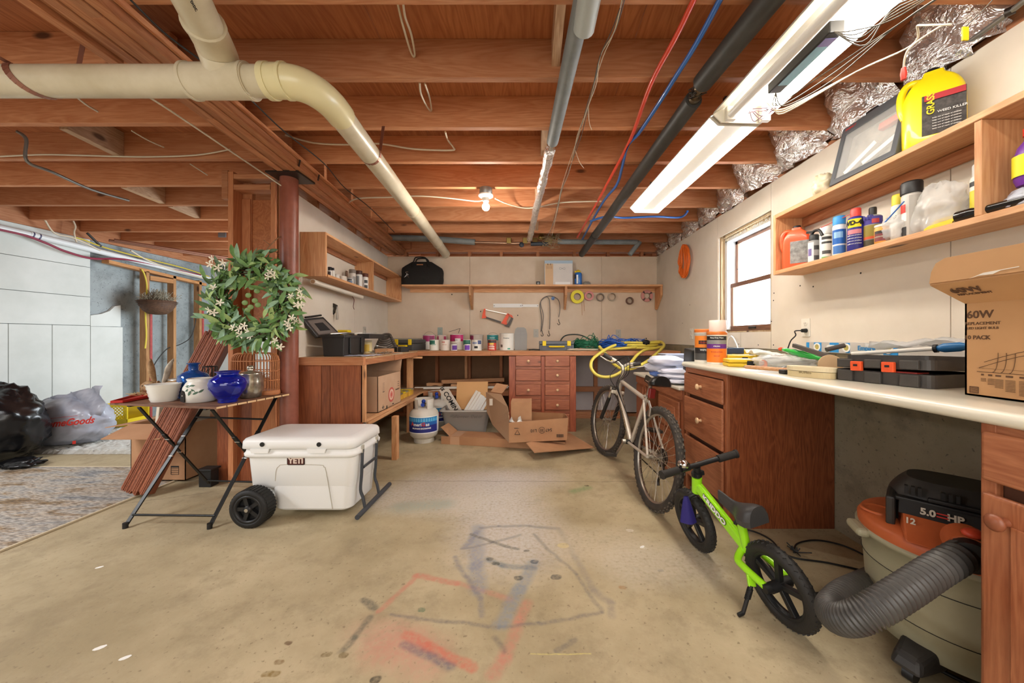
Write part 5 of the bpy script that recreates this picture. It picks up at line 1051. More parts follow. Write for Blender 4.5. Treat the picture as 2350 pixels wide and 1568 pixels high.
# ================================================================ things on and around the benches and shelves
def onB(px, Y, z=ZB): return Vector(((px-CX)/F*Y, Y, z+.0005))
def facing(c): return Mx(Vector(c), Vector((1, 0, 0)), Vector((0, 0, 1)), Vector((0, -1, 0)))
def band(b, c, r, z0, z1, a0, a1, n=16):   # curved label patch; angles in degrees, -90 faces the camera
    return b.lathe([(r, z0), (r, z1)], n, Matrix.Translation(c), math.radians(a0), math.radians(a1), cap=False)
met = mat('can_metal', '#a9a7a1', .35, .8)
def colm(h): return mat('c_'+h.strip('#'), h, .45)
def can(label, px, Y, r, h, body, bands, lidc='#9a9a96', txt=None, bail=None, c=None, group='paint cans on the back bench', name='paint_can', cat='paint can', turn=0):
    c = c if c is not None else onB(px, Y); t = T(name, label, cat, c, group=group)
    b = MB(); b.lathe([(r, 0), (r*1.02, .003), (r, .006), (r, h-.006), (r*1.02, h-.003), (r*1.02, h)], 28, Matrix.Translation(c)); b.build('body', colm(body), t)
    b = MB(); b.lathe([(r*.97, h), (r*.97, h+.003), (r*.84, h+.003), (r*.82, h-.002), (.0001, h-.002)], 28, Matrix.Translation(c)); b.build('lid', colm(lidc), t)
    for hx, z0, z1, a0, a1 in bands:
        b = MB(); band(b, c, r+.0006, z0*h, z1*h, a0+turn, a1+turn); b.build('label_band', colm(hx), t)
    for (s_, sz, z, hx, rr0) in (txt or ()):
        text(s_, sz, colm(hx), t, facing(c+Vector((0, -r-.0012, z*h))), ex=.0003, bold=.0004, bend=r+.001)
    if bail:
        b = MB(); b.tube([c+Vector((r*math.cos(math.radians(a)), .01*bail, h*.8+(r*1.1*bail if bail > 0 else r*.6*bail)*math.sin(math.radians(a)))) for a in range(0, 181, 12)], .0015, 5); b.build('wire_handle', dsteel, t)
    return t
W_, MG = '#dcd6cc', '#a3326b'
can('large paint can with magenta upper label and raised wire handle, by the yellow-latched case', 985, 4.80, .083, .195, W_, [(MG, .55, .95, -150, -20), ('#7a2350', .62, .9, -70, -40)], bail=.9)
can('narrow white and pink paint can behind the small red-oval can', 1015, 4.80, .068, .19, '#e0cfc6', [('#b8456f', .6, .92, -150, -120), ('#b8456f', .6, .92, -60, -30)], lidc='#d8cfc6')
can('large can with broad magenta label and white badge, behind two purple pots', 1049, 4.70, .092, .20, W_, [('#b01f5e', .55, .97, -160, -20), ('#e8e4dc', .50, .74, -95, -50)], txt=[('Satin', .026, .64, '#3c3a38', 0)])
can('large pale can with small dark-red corner label behind the navy-topped can', 1094, 4.75, .088, .195, '#c9bdb0', [('#8a2c50', .6, .95, -165, -110)], bail=-.01)
can('large can with teal label and raised wire handle', 1131, 4.72, .078, .195, W_, [('#2f8f93', .62, .98, -160, -20)], txt=[('Interior', .022, .8, '#e6e6e0', 0)], bail=.8)
can('large white can with oval emblem and green tab beside the grey kneeling board', 1163, 4.48, .089, .21, '#e6e3da', [('#4b8b72', .05, .14, -80, -58), ('#6e6a60', .18, .34, -145, -122)], txt=[('Pristine', .024, .72, '#5a5a58', 0)])
can('small white can with dark green top label and wavy edge', 997, 4.42, .058, .13, '#e4e2d8', [('#2d6f5e', .55, .95, -160, -70), ('#9db8a8', .5, .62, -110, -60)])
can('small white can with little red oval emblem', 1022, 4.40, .055, .13, '#e6dcd2', [('#c2362c', .72, .86, -125, -85), ('#e6dcd2', .755, .825, -120, -90)], txt=[('exterior paint', .010, .55, '#b8645a', 0)])
can('small can with green top label squeezed behind a purple pot', 1072, 4.62, .052, .13, '#dcd9cf', [('#3a7560', .5, .97, -150, -30)])
can('small white can with navy swoosh label', 1094, 4.40, .061, .13, '#e4e0d6', [('#4c5c86', .6, .95, -70, -20), ('#8a93b0', .62, .8, -140, -80), ('#1f1e22', .2, .42, -110, -70)])
can('small red wood-stain can with dark top below the teal can', 1129, 4.40, .054, .13, '#c23c2c', [('#3a3634', .72, .98, -170, -10), ('#e0b94e', .55, .72, -120, -60), ('#e9ded0', .3, .4, -130, -50), ('#e9ded0', .12, .2, -130, -50)], txt=[('STAIN', .018, .48, '#e9ded0', 0)])
can('tiny purple-labelled paint pot with black lid below the broad magenta can', 1042, 4.36, .040, .078, '#e3dfe0', [('#5d2f8f', .1, .8, -110, -20)], lidc='#26232a')
can('tiny violet-labelled paint pot with black lid below the green-topped can', 1073, 4.36, .038, .078, '#e3dfe0', [('#7a45b8', .1, .82, -140, -40)], lidc='#26232a')
# stirring stick across cans, kneeling board, pliers
b = MB(); b.bar(V(1030, 762, 4.66), V(1056, 754, 4.70), .006, .006); b.bar(V(1056, 754, 4.70), V(1052, 765, 4.72), .003, .006); b.one('stir_stick', dsteel, 'thin dark paint stirrer laid across the tall cans', 'stirrer')
b = MB(); kb = mat('grey_board', '#8d8a86', .6); c = onB(1195, 4.50); b.prism([(-.078, 0), (.078, 0), (.082, .20), (.066, .27), (.04, .288), (-.04, .288), (-.066, .27), (-.082, .20)], 0, .02, facing(c)); b.box(-.0015, .0015, .05, .27, .02, .022, facing(c))
for z in (.19, .23): b.box(-.07, .07, z, z+.002, .02, .022, facing(c))
b.one('kneeling_board', kb, 'grey rounded plastic board standing upright beside the large white can', 'board', bevel=.004)
b = MB(); c = onB(1228, 4.32); b.tube([c+Vector((-.08, 0, .01)), c+Vector((-.02, .0, .012)), c+Vector((.06, -.02, .008))], .007, 6); b.tube([c+Vector((-.07, -.03, .01)), c+Vector((-.02, .0, .014)), c+Vector((.06, .02, .008))], .007, 6); b.one('pliers', blk, 'black pliers lying in front of the kneeling board', 'pliers')
def toolcase(label, c, w, d, h, body, lat, rz=0, group=None):
    t = T('tool_case', label, 'tool case', c, group=group); M = Matrix.Translation(Vector(c)) @ Matrix.Rotation(rz, 4, 'Z')
    b = MB(); b.box(-w/2, w/2, -d/2, d/2, 0, h*.62, M); b.build('base', body, t, bevel=.006); b = MB(); b.box(-w/2-.003, w/2+.003, -d/2-.003, d/2, h*.64, h, M); b.build('lid', body, t, bevel=.008)
    for x in (-w*.36, w*.36):
        b = MB(); b.box(x-.022, x+.022, -d/2-.014, -d/2-.002, h*.50, h+.002, M); b.build('latch', lat, t, bevel=.003)
        b = MB(); b.box(x-.03, x+.03, -d/2-.008, -d/2, .0, h*.48, M); b.build('corner_rib', body, t, bevel=.003)
    b = MB(); b.tube(spline([M @ Vector(q) for q in ((-w*.20, -d/2-.004, h*.42), (-w*.18, -d/2-.03, h*.42), (w*.18, -d/2-.03, h*.42), (w*.20, -d/2-.004, h*.42))], 4), .010, 8); b.build('handle', lat, t)
    return t
tg = mat('case_grey', '#5c6068', .5)
toolcase('flat grey tool case with yellow latches and handle beside the green cord', onB(1276, 4.45), .42, .22, .115, tg, yellow)
toolcase('dark tool case with yellow latches in the bench corner', onB(942, 4.52), .26, .30, .135, mat('case_dark', '#4a4b4c', .5), yellow, -.25)
# cords
def coil(name, label, c, rx, ry, hz, n, r, m, seed, cat='cord', loops=14, group='cords piled on the back bench', wob=.5, floor=ZB):
    rr = random.Random(seed); pts = []
    for i in range(loops*10):
        a = i*2*math.pi/10; k = i//10
        s_ = .55+.45*rr.random(); pts.append(Vector(c)+Vector((rx*s_*math.cos(a+k*.3)+rr.gauss(0, rx*.08*wob), ry*s_*math.sin(a+k*.3)+rr.gauss(0, ry*.1*wob), max(r, hz*(.15+.85*abs(rr.gauss(.35, .3)))*(1-.5*s_)+r))))
    b = MB(); b.tube(spline(pts, 3), r, 6); return b.one(name, m, label, cat, group)
coil('power_cord', 'tangled coil of thin dark green cord beside the grey tool case', onB(1345, 4.45), .165, .13, .26, 1, .0045, mat('green_cord', '#1f6b4a', .5), 2, loops=22)
coil('power_cord', 'big loose tangle of bright blue cord heaped on the bench corner', onB(1428, 4.50), .32, .17, .24, 1, .0050, mat('blue_cord', '#2b63c0', .5), 3, loops=24)
coil('power_cord', 'thin white cord snaking in front of the green coil', onB(1338, 4.28), .20, .05, .03, 1, .004, wirew, 5, loops=4)
b = MB(); b.tube(spline([onB(1290, 4.75, ZB+.05), onB(1287, 4.8, ZB+.12), onB(1300, 4.85, ZB+.19), onB(1330, 4.85, ZB+.195), onB(1358, 4.8, ZB+.12), onB(1372, 4.6, ZB+.05)], 6), .009, 8); b.tube(spline([onB(1286, 4.75, ZB+.05), onB(1300, 4.7, ZB+.075), onB(1330, 4.65, ZB+.065), onB(1352, 4.6, ZB+.10), onB(1368, 4.5, ZB+.06)], 6), .006, 8)
b.one('cable', mat('dark_green_cable', '#3b453f', .5), 'stiff dark cable arching up behind the green coil', 'cable', 'cords piled on the back bench')
yh = mat('yellow_hose', '#d8c552', .4, coat=.2); t = T('air_hose', 'thick yellow hose coiled on the bench corner and looping down over its edge', 'hose', onB(1430, 4.3))
hz = ZB+.016
def Q(px, py, Y): return V(px, py, Y)
path = [onB(1500, 4.55, hz), onB(1470, 4.62, hz+.03), onB(1420, 4.5, hz), onB(1400, 4.35, hz+.02), Q(1412, 792, 4.12), Q(1385, 805, 3.98), Q(1360, 825, 3.86), Q(1357, 845, 3.80), Q(1372, 862, 3.76), Q(1400, 865, 3.74), Q(1428, 852, 3.76), Q(1448, 832, 3.85), Q(1462, 815, 4.0), Q(1478, 804, 4.14), onB(1500, 4.3, hz+.01), onB(1520, 4.4, hz+.03), onB(1515, 4.55, hz+.02), onB(1480, 4.55, hz+.06), onB(1450, 4.3, hz+.03)]
b = MB(); b.tube(spline(path, 6), .0165, 12); b.build('hose', yh, t)
b = MB(); b.tube(spline([Q(1375, 795, 4.16), Q(1390, 812, 4.08), Q(1408, 835, 3.95), Q(1432, 848, 3.83), Q(1462, 842, 3.78), Q(1490, 826, 3.88), Q(1506, 812, 4.0), Q(1516, 803, 4.15), onB(1524, 4.25, hz+.05), onB(1516, 4.4, hz+.09), onB(1490, 4.5, hz+.08), onB(1470, 4.35, hz+.04), onB(1440, 4.25, hz+.02), onB(1395, 4.28, hz)], 6), .0165, 12); b.build('hose', yh, t)
b = MB()
for k in range(3): b.tube([onB(1470+150*0+(36+k*6)*math.cos(a)*.9, 4.42+.12*math.sin(a), hz+.02+.03*k) for a in np.linspace(0, 2*math.pi, 30)[:-1]], .0165, 10, closed=True)
b.build('hose_coil', yh, t)
b = MB(); blob(b, onB(1482, 4.3, hz+.085), (.05, .03, .03), .4, 4, 6); b.build('knotted_tie', blk, t)
# outlets
def outlet(label, M, m=None, plug=False):
    t = T('outlet', label, 'outlet', M.to_translation(), group='wall outlets'); pm = m or mat('outlet_white', '#e3ddd0', .4)
    b = MB(); b.prism(rrect(-.035, .035, -.058, .058, .004), 0, .005, M); b.build('cover_plate', pm, t)
    for z in (-.026, .026):
        b = MB(); b.prism([(x, y*.85+z) for x, y in circ(.017, 16)], .005, .008, M); f_ = b.build('socket', pm, t)
        b = MB()
        for x in (-.007, .005): b.box(x, x+.002, z-.004, z+.006, .008, .0085, M)
        b.box(-.002, .002, z-.012, z-.008, .008, .0085, M); b.build('slots', blk, f_)
    return t
gy = mat('outlet_grey', '#b7b3a8', .5); og = mat('outlet_steel', '#9aa39a', .4, .3)
outlet('grey metal outlet plate behind the paint cans', facing((V(1010, 761, 4.998))), og); outlet('beige outlet plate beside the hanging elastic cords', facing(V(1230, 765, 4.998)), gy); outlet('outlet plate on the back wall above the blue cord', facing(V(1419, 766, 4.998)), gy)
YL = 3.95; outlet('outlet plate on the partition wall above the open black toolbox', Mx(Vector((xl(4.17)+.002, 4.17, 1.18)), Vector((-.0714, 1, 0)).normalized()*-1*-1, Vector((0, 0, 1)), Vector((1, .07, 0)).normalized()), gy)
Mr_ = lambda px, py: Mx(PX(px, py, 1.779), Vector((0, -1, 0)), Vector((0, 0, 1)), Vector((-1, 0, 0)))
outlet('small outlet plate between the window and the room corner', Mr_(1587, 766))
o1 = outlet('white outlet on the window wall with a black plug in it', Mr_(1850, 752))
t = T('power_cord', 'black cord with plug running from the window-wall outlet down to the counter', 'cord', PX(1850, 752, 1.76)); p = PX(1850, 759, 1.77)
b = MB(); b.cyl(p, p-Vector((.028, 0, 0)), .014, .011, n=12); b.build('plug', blk, t)
b = MB(); b.tube(spline([p-Vector((.028, 0, 0)), p+Vector((-.05, .03, -.003)), PX(1826, 770, 1.72), PX(1815, 782, 1.70), PX(1808, 800, 1.69)], 6), .004, 8); b.build('lead', blk, t)
# on the back wall
Yw = 4.992
def wpx(px, py, d=0): return V(px, py, Yw-d)
t = T('hacksaw', 'orange and black hacksaw hung tilted on the back wall', 'saw', wpx(1140, 730)); c0 = (1100, 640)
def hp(cx, cy, d=.02): return V(1100+cx/5.109, 640+cy/5.109, Yw-d)
def flat(b, pts, d0=.01, d1=.03): b.hexa([hp(x, y, d1) for x, y in pts], [hp(x, y, d0) for x, y in pts])
b = MB(); b.bar(hp(75, 362), hp(322, 415), .003, .010, up=(0, 0, 1)); b.build('blade', mat('saw_blade', '#dcdad4', .3, .6), t)
b = MB(); flat(b, [(55, 350), (72, 352), (72, 430), (85, 445), (82, 460), (28, 465), (40, 400)]); b.build('orange_frame', orange, t); b = MB(); flat(b, [(270, 500), (325, 408), (345, 405), (352, 430), (320, 500), (330, 545), (255, 522)], .006, .032); flat(b, [(330, 405), (385, 430), (398, 465), (372, 450), (345, 425)], .006, .032); b.build('orange_frame', orange, t)
b = MB(); flat(b, [(80, 445), (255, 500), (252, 522), (78, 462)]); flat(b, [(372, 448), (400, 465), (350, 568), (290, 550), (330, 530), (365, 470)], .004, .034); b.build('dark_grip', mat('dark_grip', '#57504b', .5), t)
t = T('metal_strip', 'pair of white metal strips fixed end to end on the back wall', 'strip', wpx(1183, 701)); 
for x0, x1, y0, y1 in ((1132, 1198, 697, 706), (1197, 1236, 698.5, 705)):
    b = MB(); b.hexa([wpx(x0, y1, .001), wpx(x1, y1, .001), wpx(x1, y0, .001), wpx(x0, y0, .001)], [wpx(x0, y1, .004), wpx(x1, y1, .004), wpx(x1, y0, .004), wpx(x0, y0, .004)]); b.build('strip', mat('strip_white', '#e9e8e4', .4), t)
b = MB()
for px, py in ((1134, 702), (1195, 702), (1199, 701), (1234, 702)): b.cyl(wpx(px, py, .004), wpx(px, py, .006), .006, n=8)
b.build('screw_head', dsteel, t)
bg = mat('bungee_grey', '#77706a', .6)
for l, pts, hooks in (('grey elastic cord hung in a tall narrow loop on the back wall', [(1241, 762), (1243, 735), (1239, 700), (1246, 686), (1256, 682), (1261, 692), (1262, 720), (1261, 756)], ((1259, 768), (1244, 768))), ('grey elastic cord draped over the blue wall hook', [(1243, 760), (1247, 725), (1241, 700), (1243, 688), (1255, 680), (1270, 681), (1282, 690), (1285, 710), (1282, 728)], ((1282, 742),))):
    t = T('bungee_cord', l, 'cord', wpx(1255, 720), group='elastic cords on the back wall'); b = MB(); b.tube(spline([wpx(px, py, .015) for px, py in pts], 5), .0055, 7); b.build('cord', bg, t)
    for hx, hy in hooks:
        b = MB(); b.tube(spline([wpx(hx, hy-9, .015), wpx(hx+1, hy-3, .015), wpx(hx+3, hy+1, .015), wpx(hx, hy+4, .015), wpx(hx-3, hy, .015)], 4), .004, 6); b.build('hook', blk, t)
b = MB(); b.cyl(wpx(1269, 685, .0), wpx(1269, 685, .02), .024, n=20); b.ball(wpx(1269, 687, .03), .012); b.one('wall_hook', mat('hook_blue', '#4b77b5', .3), 'round blue and white hook holding the elastic cords', 'hook')
def roll(label, px, py, R_, r_, w, hx, tilt=0, bands=None, group='tape rolls hung in a row under the shelf'):
    c = wpx(px, py, w+.004); t = T('tape_roll', label, 'tape', c, group=group); M = facing(c)
    b = MB(); b.ring(circ(R_, 32), circ(r_, 32), -w/1, w*.0, M); b.build('roll', mat('tape_'+hx.strip('#'), hx, .5), t, bevel=.002)
    b = MB(); b.ring(circ(r_+.003, 24), circ(r_-.002, 24), -w-.0, .001, M); b.build('core', mat('tape_core', '#8b735c', .8), t)
    if bands:
        b = MB()
        for a in bands: b.prism([(x, y) for x, y in [(r_*math.cos(a), r_*math.sin(a)), (R_*1.0*math.cos(a-.06), R_*math.sin(a-.06)), (R_*math.cos(a+.3), R_*math.sin(a+.3)), (r_*math.cos(a+.26), r_*math.sin(a+.26))]], .0, .0015, M)
        b.build('dark_band', mat('band_dark', '#54423f', .6), t)
    b = MB(); b.cyl(c+Vector((0, .004+w, r_-.004)), c+Vector((0, -.012, r_-.002)), .003, n=8); b.build('nail', dsteel, t)
roll('fat bright yellow roll of tape, largest of the row under the shelf', 1325, 681, .094, .048, .05, '#e3d52f'); roll('pink tape roll overlapping the yellow one', 1352, 679, .066, .036, .035, '#cf8583')
roll('thin-walled grey-brown tape roll', 1378, 682, .057, .044, .03, '#7a7068'); roll('thin-walled beige tape roll beside the grey-brown one', 1405, 681, .060, .046, .03, '#b9ab97')
roll('small dark red-brown tape roll hung lowest of the row', 1446, 690, .051, .038, .045, '#6e4b40'); roll('pink tape roll with dark bands at the end of the shelf', 1485, 679, .083, .040, .02, '#c98a84', bands=(.5, 2.2, 3.9, 5.3))
b = MB(); b.bar(wpx(1335, 692, .01), wpx(1336, 724, .01), .006, .004); b.bar(wpx(1340, 690, .01), wpx(1341, 714, .01), .006, .004); b.one('wood_sticks', pineZ, 'two thin wooden sticks hanging below the yellow tape', 'stick')
# on the wall shelf
ZS = 1.8245
t = T('tool_bag', 'black canvas tool bag with tan tag at the end of the back wall shelf', 'bag', V(970, 652, 4.87)); c = V(970, 651, 4.85); c.z = ZS; bgm = mat('black_canvas', '#1d1a18', .8, bump=.5, bscale=120)
b = MB(); P = []
for j in range(12):
    u = j/11; zz_ = .32*u; row = []
    for i in range(40):
        a = 2*math.pi*i/40; ex = 1/max(abs(math.cos(a)), abs(math.sin(a)))**.7
        wx = (.28 if u < .75 else .28-.13*(u-.75)/.25)*(1.0 if math.cos(a) < 0 else 1.04-.3*abs(u-.35)); wy = .105*(1-.75*max(0, u-.35)/.65)
        k = 1+.06*mnoise.noise(Vector((math.cos(a)*2, math.sin(a)*2, u*4)))
        row.append(c+Vector((wx*ex*math.cos(a)*k, wy*ex*math.sin(a)*k, zz_)))
    P.append(row)
b.grid(P, True, closed_u=True); b.add(P[-1], [tuple(range(40))]); b.add(P[0], [tuple(range(40))[::-1]]); b.build('body', bgm, t)
b = MB()
for y in (-.05, .03): b.tube(spline([c+Vector((-.12, y-.03, .24)), c+Vector((-.10, y, .34)), c+Vector((-.07, y, .375)), c+Vector((.03, y, .375)), c+Vector((.07, y, .34)), c+Vector((.11, y-.03, .24))], 4), .012, 8, flat=.4)
b.build('strap', bgm, t)
b = MB(); b.box(c.x-.055, c.x+.03, c.y-.085, c.y-.082, c.z+.262, c.z+.275); b.build('tag', mat('leather_tan', '#a86f48', .6), t)
b = MB(); q = c+Vector((-.19, -.118, .10)); b.tube(spline([q, q+Vector((.02, 0, .05)), q+Vector((.03, 0, .02)), q+Vector((.0, 0, .06)), q+Vector((.035, 0, .065))], 4), .003, 5); b.tube(spline([q+Vector((-.02, 0, -.01)), q+Vector((.01, 0, .02)), q+Vector((.04, 0, -.01))], 4), .003, 5); b.build('clip_ring', chrome, t)
t = T('picture_box', 'tall flat white box with beige strip and light-blue edge on the back shelf', 'box', V(1282, 650, 4.88)); c = V(1282, 651, 4.86); c.z = ZS
b = MB(); b.box(c.x-.193, c.x+.193, c.y, c.y+.07, c.z, c.z+.345); b.build('carton', mat('box_white', '#cfd2d2', .5), t, bevel=.002)
Mf2 = facing(Vector((c.x, c.y, c.z)))
b = MB(); b.box(-.185, -.075, .0, .30, .0, .0012, Mf2); b.build('beige_panel', mat('print_beige', '#cda77e', .5), t); b = MB(); b.box(-.075, .19, .01, .30, 0, .0012, Mf2); b.build('picture_panel', mat('print_pale', '#dcd3c8', .4, var='#cfc8c4', scale=6), t)
b = MB(); b.box(-.193, .193, .305, .345, 0, .0012, Mf2); b.build('blue_edge', mat('print_blue', '#a9bccb', .4), t); b = MB(); b.box(-.045, .16, .01, .05, .0012, .002, Mf2); b.build('pale_stripe', mat('print_white', '#f0eeea', .4), t)
text('E - Z', .026, inkk, t, Mf2 @ Matrix.Translation(Vector((-.128, .29, .0015))), bold=.001); 
for k in range(3): text('portable work light', .0105, inkbr, t, Mf2 @ Matrix.Translation(Vector((-.13, .265-.014*k, .0015))))
b = MB(); b.tube([Mf2 @ Vector((.05+.04*math.cos(a), .235+.014*math.sin(2*a), .002)) for a in np.linspace(0, 6.28, 25)[:-1]], .0015, 4, closed=True); b.build('printed_loop', mat('print_grey', '#7c7c80', .6), t)
c = V(1327, 651, 4.86); c.z = ZS; t = T('gas_cylinder', 'blue gas cylinder with yellow valve standing beside the flat white box', 'gas cylinder', c); b = MB(); b.lathe([(.045, 0), (.052, .008), (.052, .15), (.045, .17), (.02, .185), (.014, .19), (.014, .2)], 28, Matrix.Translation(c)); b.build('body', mat('torch_blue', '#2f6cb4', .3, coat=.4), t)
b = MB(); b.lathe([(.03, .178), (.035, .185), (.03, .205), (.012, .21), (.012, .215)], 20, Matrix.Translation(c)); b.box(c.x-.05, c.x-.02, c.y-.01, c.y+.01, c.z+.18, c.z+.20); b.build('valve', yellow, t)
b = MB(); band(b, c, .0526, .02, .14, -125, -100); b.build('label_band', inkw, t); b = MB(); band(b, c, .0526, .09, .15, -175, -135); b.build('label_band', blk, t)
c = V(1235, 651, 4.86); c.z = ZS; t = T('junction_cube', 'small black cube on the back shelf beside the flat white box', 'small box', c); b = MB(); b.box(c.x-.028, c.x+.028, c.y-.02, c.y+.02, c.z, c.z+.055); b.build('cube_body', blk, t, bevel=.003); b = MB(); b.ring(circ(.012, 16, 0, .028), circ(.008, 16, 0, .028), 0, .001, facing(Vector((c.x, c.y-.02, c.z)))); b.build('ring_mark', inkw, t)
c = V(1382, 650, 4.85); b = MB(); b.box(c.x-.18, c.x+.18, c.y-.05, c.y+.06, ZS, ZS+.008); b.one('wood_offcut', mat('brown_board', '#6e5240', .8), 'thin dark offcut lying flat on the back shelf', 'board')
b = MB(); blob(b, (V(1347, 645, 4.9).x, 4.9, ZS+.03), (.05, .03, .03), .5, 4, 8, 20, 12); b.one('plastic_pack', mat('clear_pack', '#d5d0c6', .15, trans=.5), 'crumpled clear plastic pack beside the blue cylinder', 'packet')
# on the partition box shelf
def LS(px, off=.1): r_ = (px-CX)/F; Y = (-2.02+off+.357)/(r_+.0714); return Vector((r_*Y, Y, 1.6285))
def spray(label, c, r, h, body, capc, capr=.85, bands=(), txt=None, group=None, cat='spray can', name='spray_can'):
    t = T(name, label, cat, c, group=group); b = MB(); b.lathe([(r*.95, 0), (r, .004), (r, h*.74), (r*.9, h*.785), (r*.6, h*.81)], 24, Matrix.Translation(c)); b.build('body', body if not isinstance(body, str) else colm(body), t)
    b = MB(); b.lathe([(r*capr, h*.79), (r*capr, h*.97), (r*capr*.9, h), (.0001, h)], 24, Matrix.Translation(c)); b.build('cap', colm(capc), t)
    for hx, z0, z1, a0, a1 in bands:
        b = MB(); band(b, c, r+.0005, z0*h, z1*h, a0, a1); b.build('label_band', colm(hx), t)
    return t
def jar(label, c, r, h, body, capc, hc=.2, bands=(), cat='jar', name='jar', group=None, neck=1.0):
    t = T(name, label, cat, c, group=group); b = MB(); b.lathe([(r*.9, 0), (r, .004), (r, h*(1-hc)-.006), (r*.9*neck, h*(1-hc))], 22, Matrix.Translation(c)); b.build('body', body if not isinstance(body, str) else colm(body), t)
    b = MB(); b.lathe([(r*1.0*neck, h*(1-hc)), (r*neck, h), (.0001, h)], 22, Matrix.Translation(c)); b.build('lid', colm(capc), t)
    for hx, z0, z1, a0, a1 in bands:
        b = MB(); band(b, c, r+.0005, z0*h, z1*h, a0, a1); b.build('label_band', colm(hx), t)
    return t
gS = 'bottles and cans on the partition shelf'
jar('tall slim white bottle with black cap at the near end of the partition shelf', LS(757, .11), .020, .105, '#d9d9d2', '#26262a', .28, [('#4b4b50', .2, .6, -110, -40)], 'bottle', 'bottle', gS, .8)
jar('slim white bottle with black nozzle cap, second on the partition shelf', LS(764, .13), .016, .100, '#d9d9d2', '#26262a', .22, (), 'bottle', 'bottle', gS, .7)
jar('squat white jar with flat lid on the partition shelf', LS(772, .12), .028, .058, '#d8d6cf', '#c9c6bd', .2, (), 'jar', 'jar', gS); jar('smooth white tub on the partition shelf beside the squat jar', LS(787, .12), .034, .062, '#d6cfc4', '#ded8cd', .15, (), 'tub', 'tub', gS)
jar('small labelled can in front of the spray cans on the partition shelf', LS(803, .14), .032, .066, '#c8c8c8', '#8f8f8f', .12, [('#4e6a86', .2, .5, -110, -20), ('#2c2c30', .55, .8, -100, -30)], 'can', 'can', gS)
spray('spray can with grey cap on the partition shelf', LS(809, .08), .033, .185, '#cfcac2', '#7d746c', 1, [('#8a8a88', .15, .6, -60, 0)], group=gS)
spray('spray can with dark brown cap and grey label on the partition shelf', LS(824, .11), .033, .19, '#d9d8d4', '#4b3027', 1, [('#8a8d8e', .08, .68, -115, -60)], group=gS)
spray('spray can with reddish-brown cap and printed label on the partition shelf', LS(838, .12), .033, .185, '#e0dfda', '#5a3227', 1, [('#2c2c2e', .42, .6, -80, -20), ('#3a3a3c', .12, .3, -80, -20)], group=gS)
spray('white spray can with black print by the shelf divider', LS(850, .125), .030, .17, '#e4e3df', '#d9d8d2', 1, [('#2c2c2e', .2, .32, -70, -20), ('#2c2c2e', .45, .55, -70, -20)], group=gS)
b = MB(); c = LS(796, .05); b.bar(c+Vector((0, 0, .0)), c+Vector((.0, 0, .16)), .004, .03); b.one('stir_paddle', mat('brown_board', '', ''), 'flat wooden paddle leaning behind the spray cans', 'paddle')
t = T('paper_tube', 'long white paper tube slung under the partition box shelf', 'tube', V(740, 662, 3.2)); a = Vector((xl(2.87, .10), 2.87, 1.565)); e = Vector((xl(3.85, .10), 3.85, 1.548)); b = MB(); b.cyl(a, e, .021, n=18); b.build('tube', mat('paper_white', '#d9d2c4', .7), t); b = MB(); b.cyl(a-(e-a).normalized()*.001, a, .017, n=16); b.build('end_cap', mat('cork', '#a98867', .8), t)
b = MB(); b.tube(spline([a.lerp(e, .75)+Vector((0, 0, -.02)), a.lerp(e, .8)+Vector((0, 0, -.05)), a.lerp(e, .78)+Vector((0, 0, -.12)), a.lerp(e, .8)+Vector((0, 0, -.15))], 4), .003, 5); b.build('dangling_tie', mat('dark_red_tie', '#6b3a33', .7), t)
# left bench: open toolbox and clutter
bt = mat('toolbox_dark', '#2e2c2b', .45); t = T('toolbox', 'open black plastic toolbox with grey-lined lid on the near bench end', 'toolbox', (-1.65, 3.13, ZB))
x0, x1, y0, y1, z0, z1 = -1.745, -1.555, 2.95, 3.33, ZB+.001, 1.13
b = MB(); b.hexa([(x0+.01, y0+.01, z0), (x1-.01, y0+.01, z0), (x1-.01, y1-.01, z0), (x0+.01, y1-.01, z0)], [(x0, y0, z1), (x1, y0, z1), (x1, y1, z1), (x0, y1, z1)]); b.build('body', bt, t, bevel=.006)
b = MB(); b.box(x0-.006, x1+.006, y0-.006, y1+.006, z1-.022, z1+.002); b.build('rim', bt, t, bevel=.004)
for y in (y0+.08, y1-.10):
    b = MB(); b.box(x1, x1+.014, y, y+.05, z0+.02, z1-.02); b.build('corner_rib', bt, t, bevel=.004)
q = [V(729, 774, 2.97), V(783, 768, 3.25), V(742, 727, 3.12), V(695, 732, 2.90)]; nrm = (q[1]-q[0]).cross(q[3]-q[0]).normalized()*-1
if nrm.y > 0: nrm = -nrm
b = MB(); b.hexa([p-nrm*.03 for p in q], q); lo = b.build('lid', bt, t, bevel=.006)
ctr = sum(q, Vector())/4; b = MB(); b.hexa([ctr.lerp(p, .78) for p in q], [ctr.lerp(p, .78)+nrm*.002 for p in q]); b.build('lid_lining', mat('lid_lining', '#6a605a', .7), lo)
b = MB(); b.hexa([ctr.lerp(p, .42)+nrm*.002 for p in q], [ctr.lerp(p, .42)+nrm*.004 for p in q]); b.build('lid_slot', blk, lo)
b = MB(); b.tube([q[3]+Vector((.02, 0, .012)), q[2]+Vector((-.02, 0, .012))], .008, 8); b.build('handle', blk, lo)
b = MB(); q4 = V(799, 764, 3.25); b.box(-1.62, -1.50, 3.30, 3.62, 1.10, 1.145); b.build('lift_out_tray', bt, t, bevel=.005)
b = MB(); b.tube([(-1.70, 3.0, 1.14), (-1.62, 3.1, 1.15), (-1.6, 3.2, 1.14)], .01); b.bar((-1.70, 3.2, 1.135), (-1.56, 3.28, 1.155), .02, .012); b.bar((-1.66, 3.34, 1.15), (-1.55, 3.55, 1.155), .012, .006); b.build('loose_tools', steel, t)
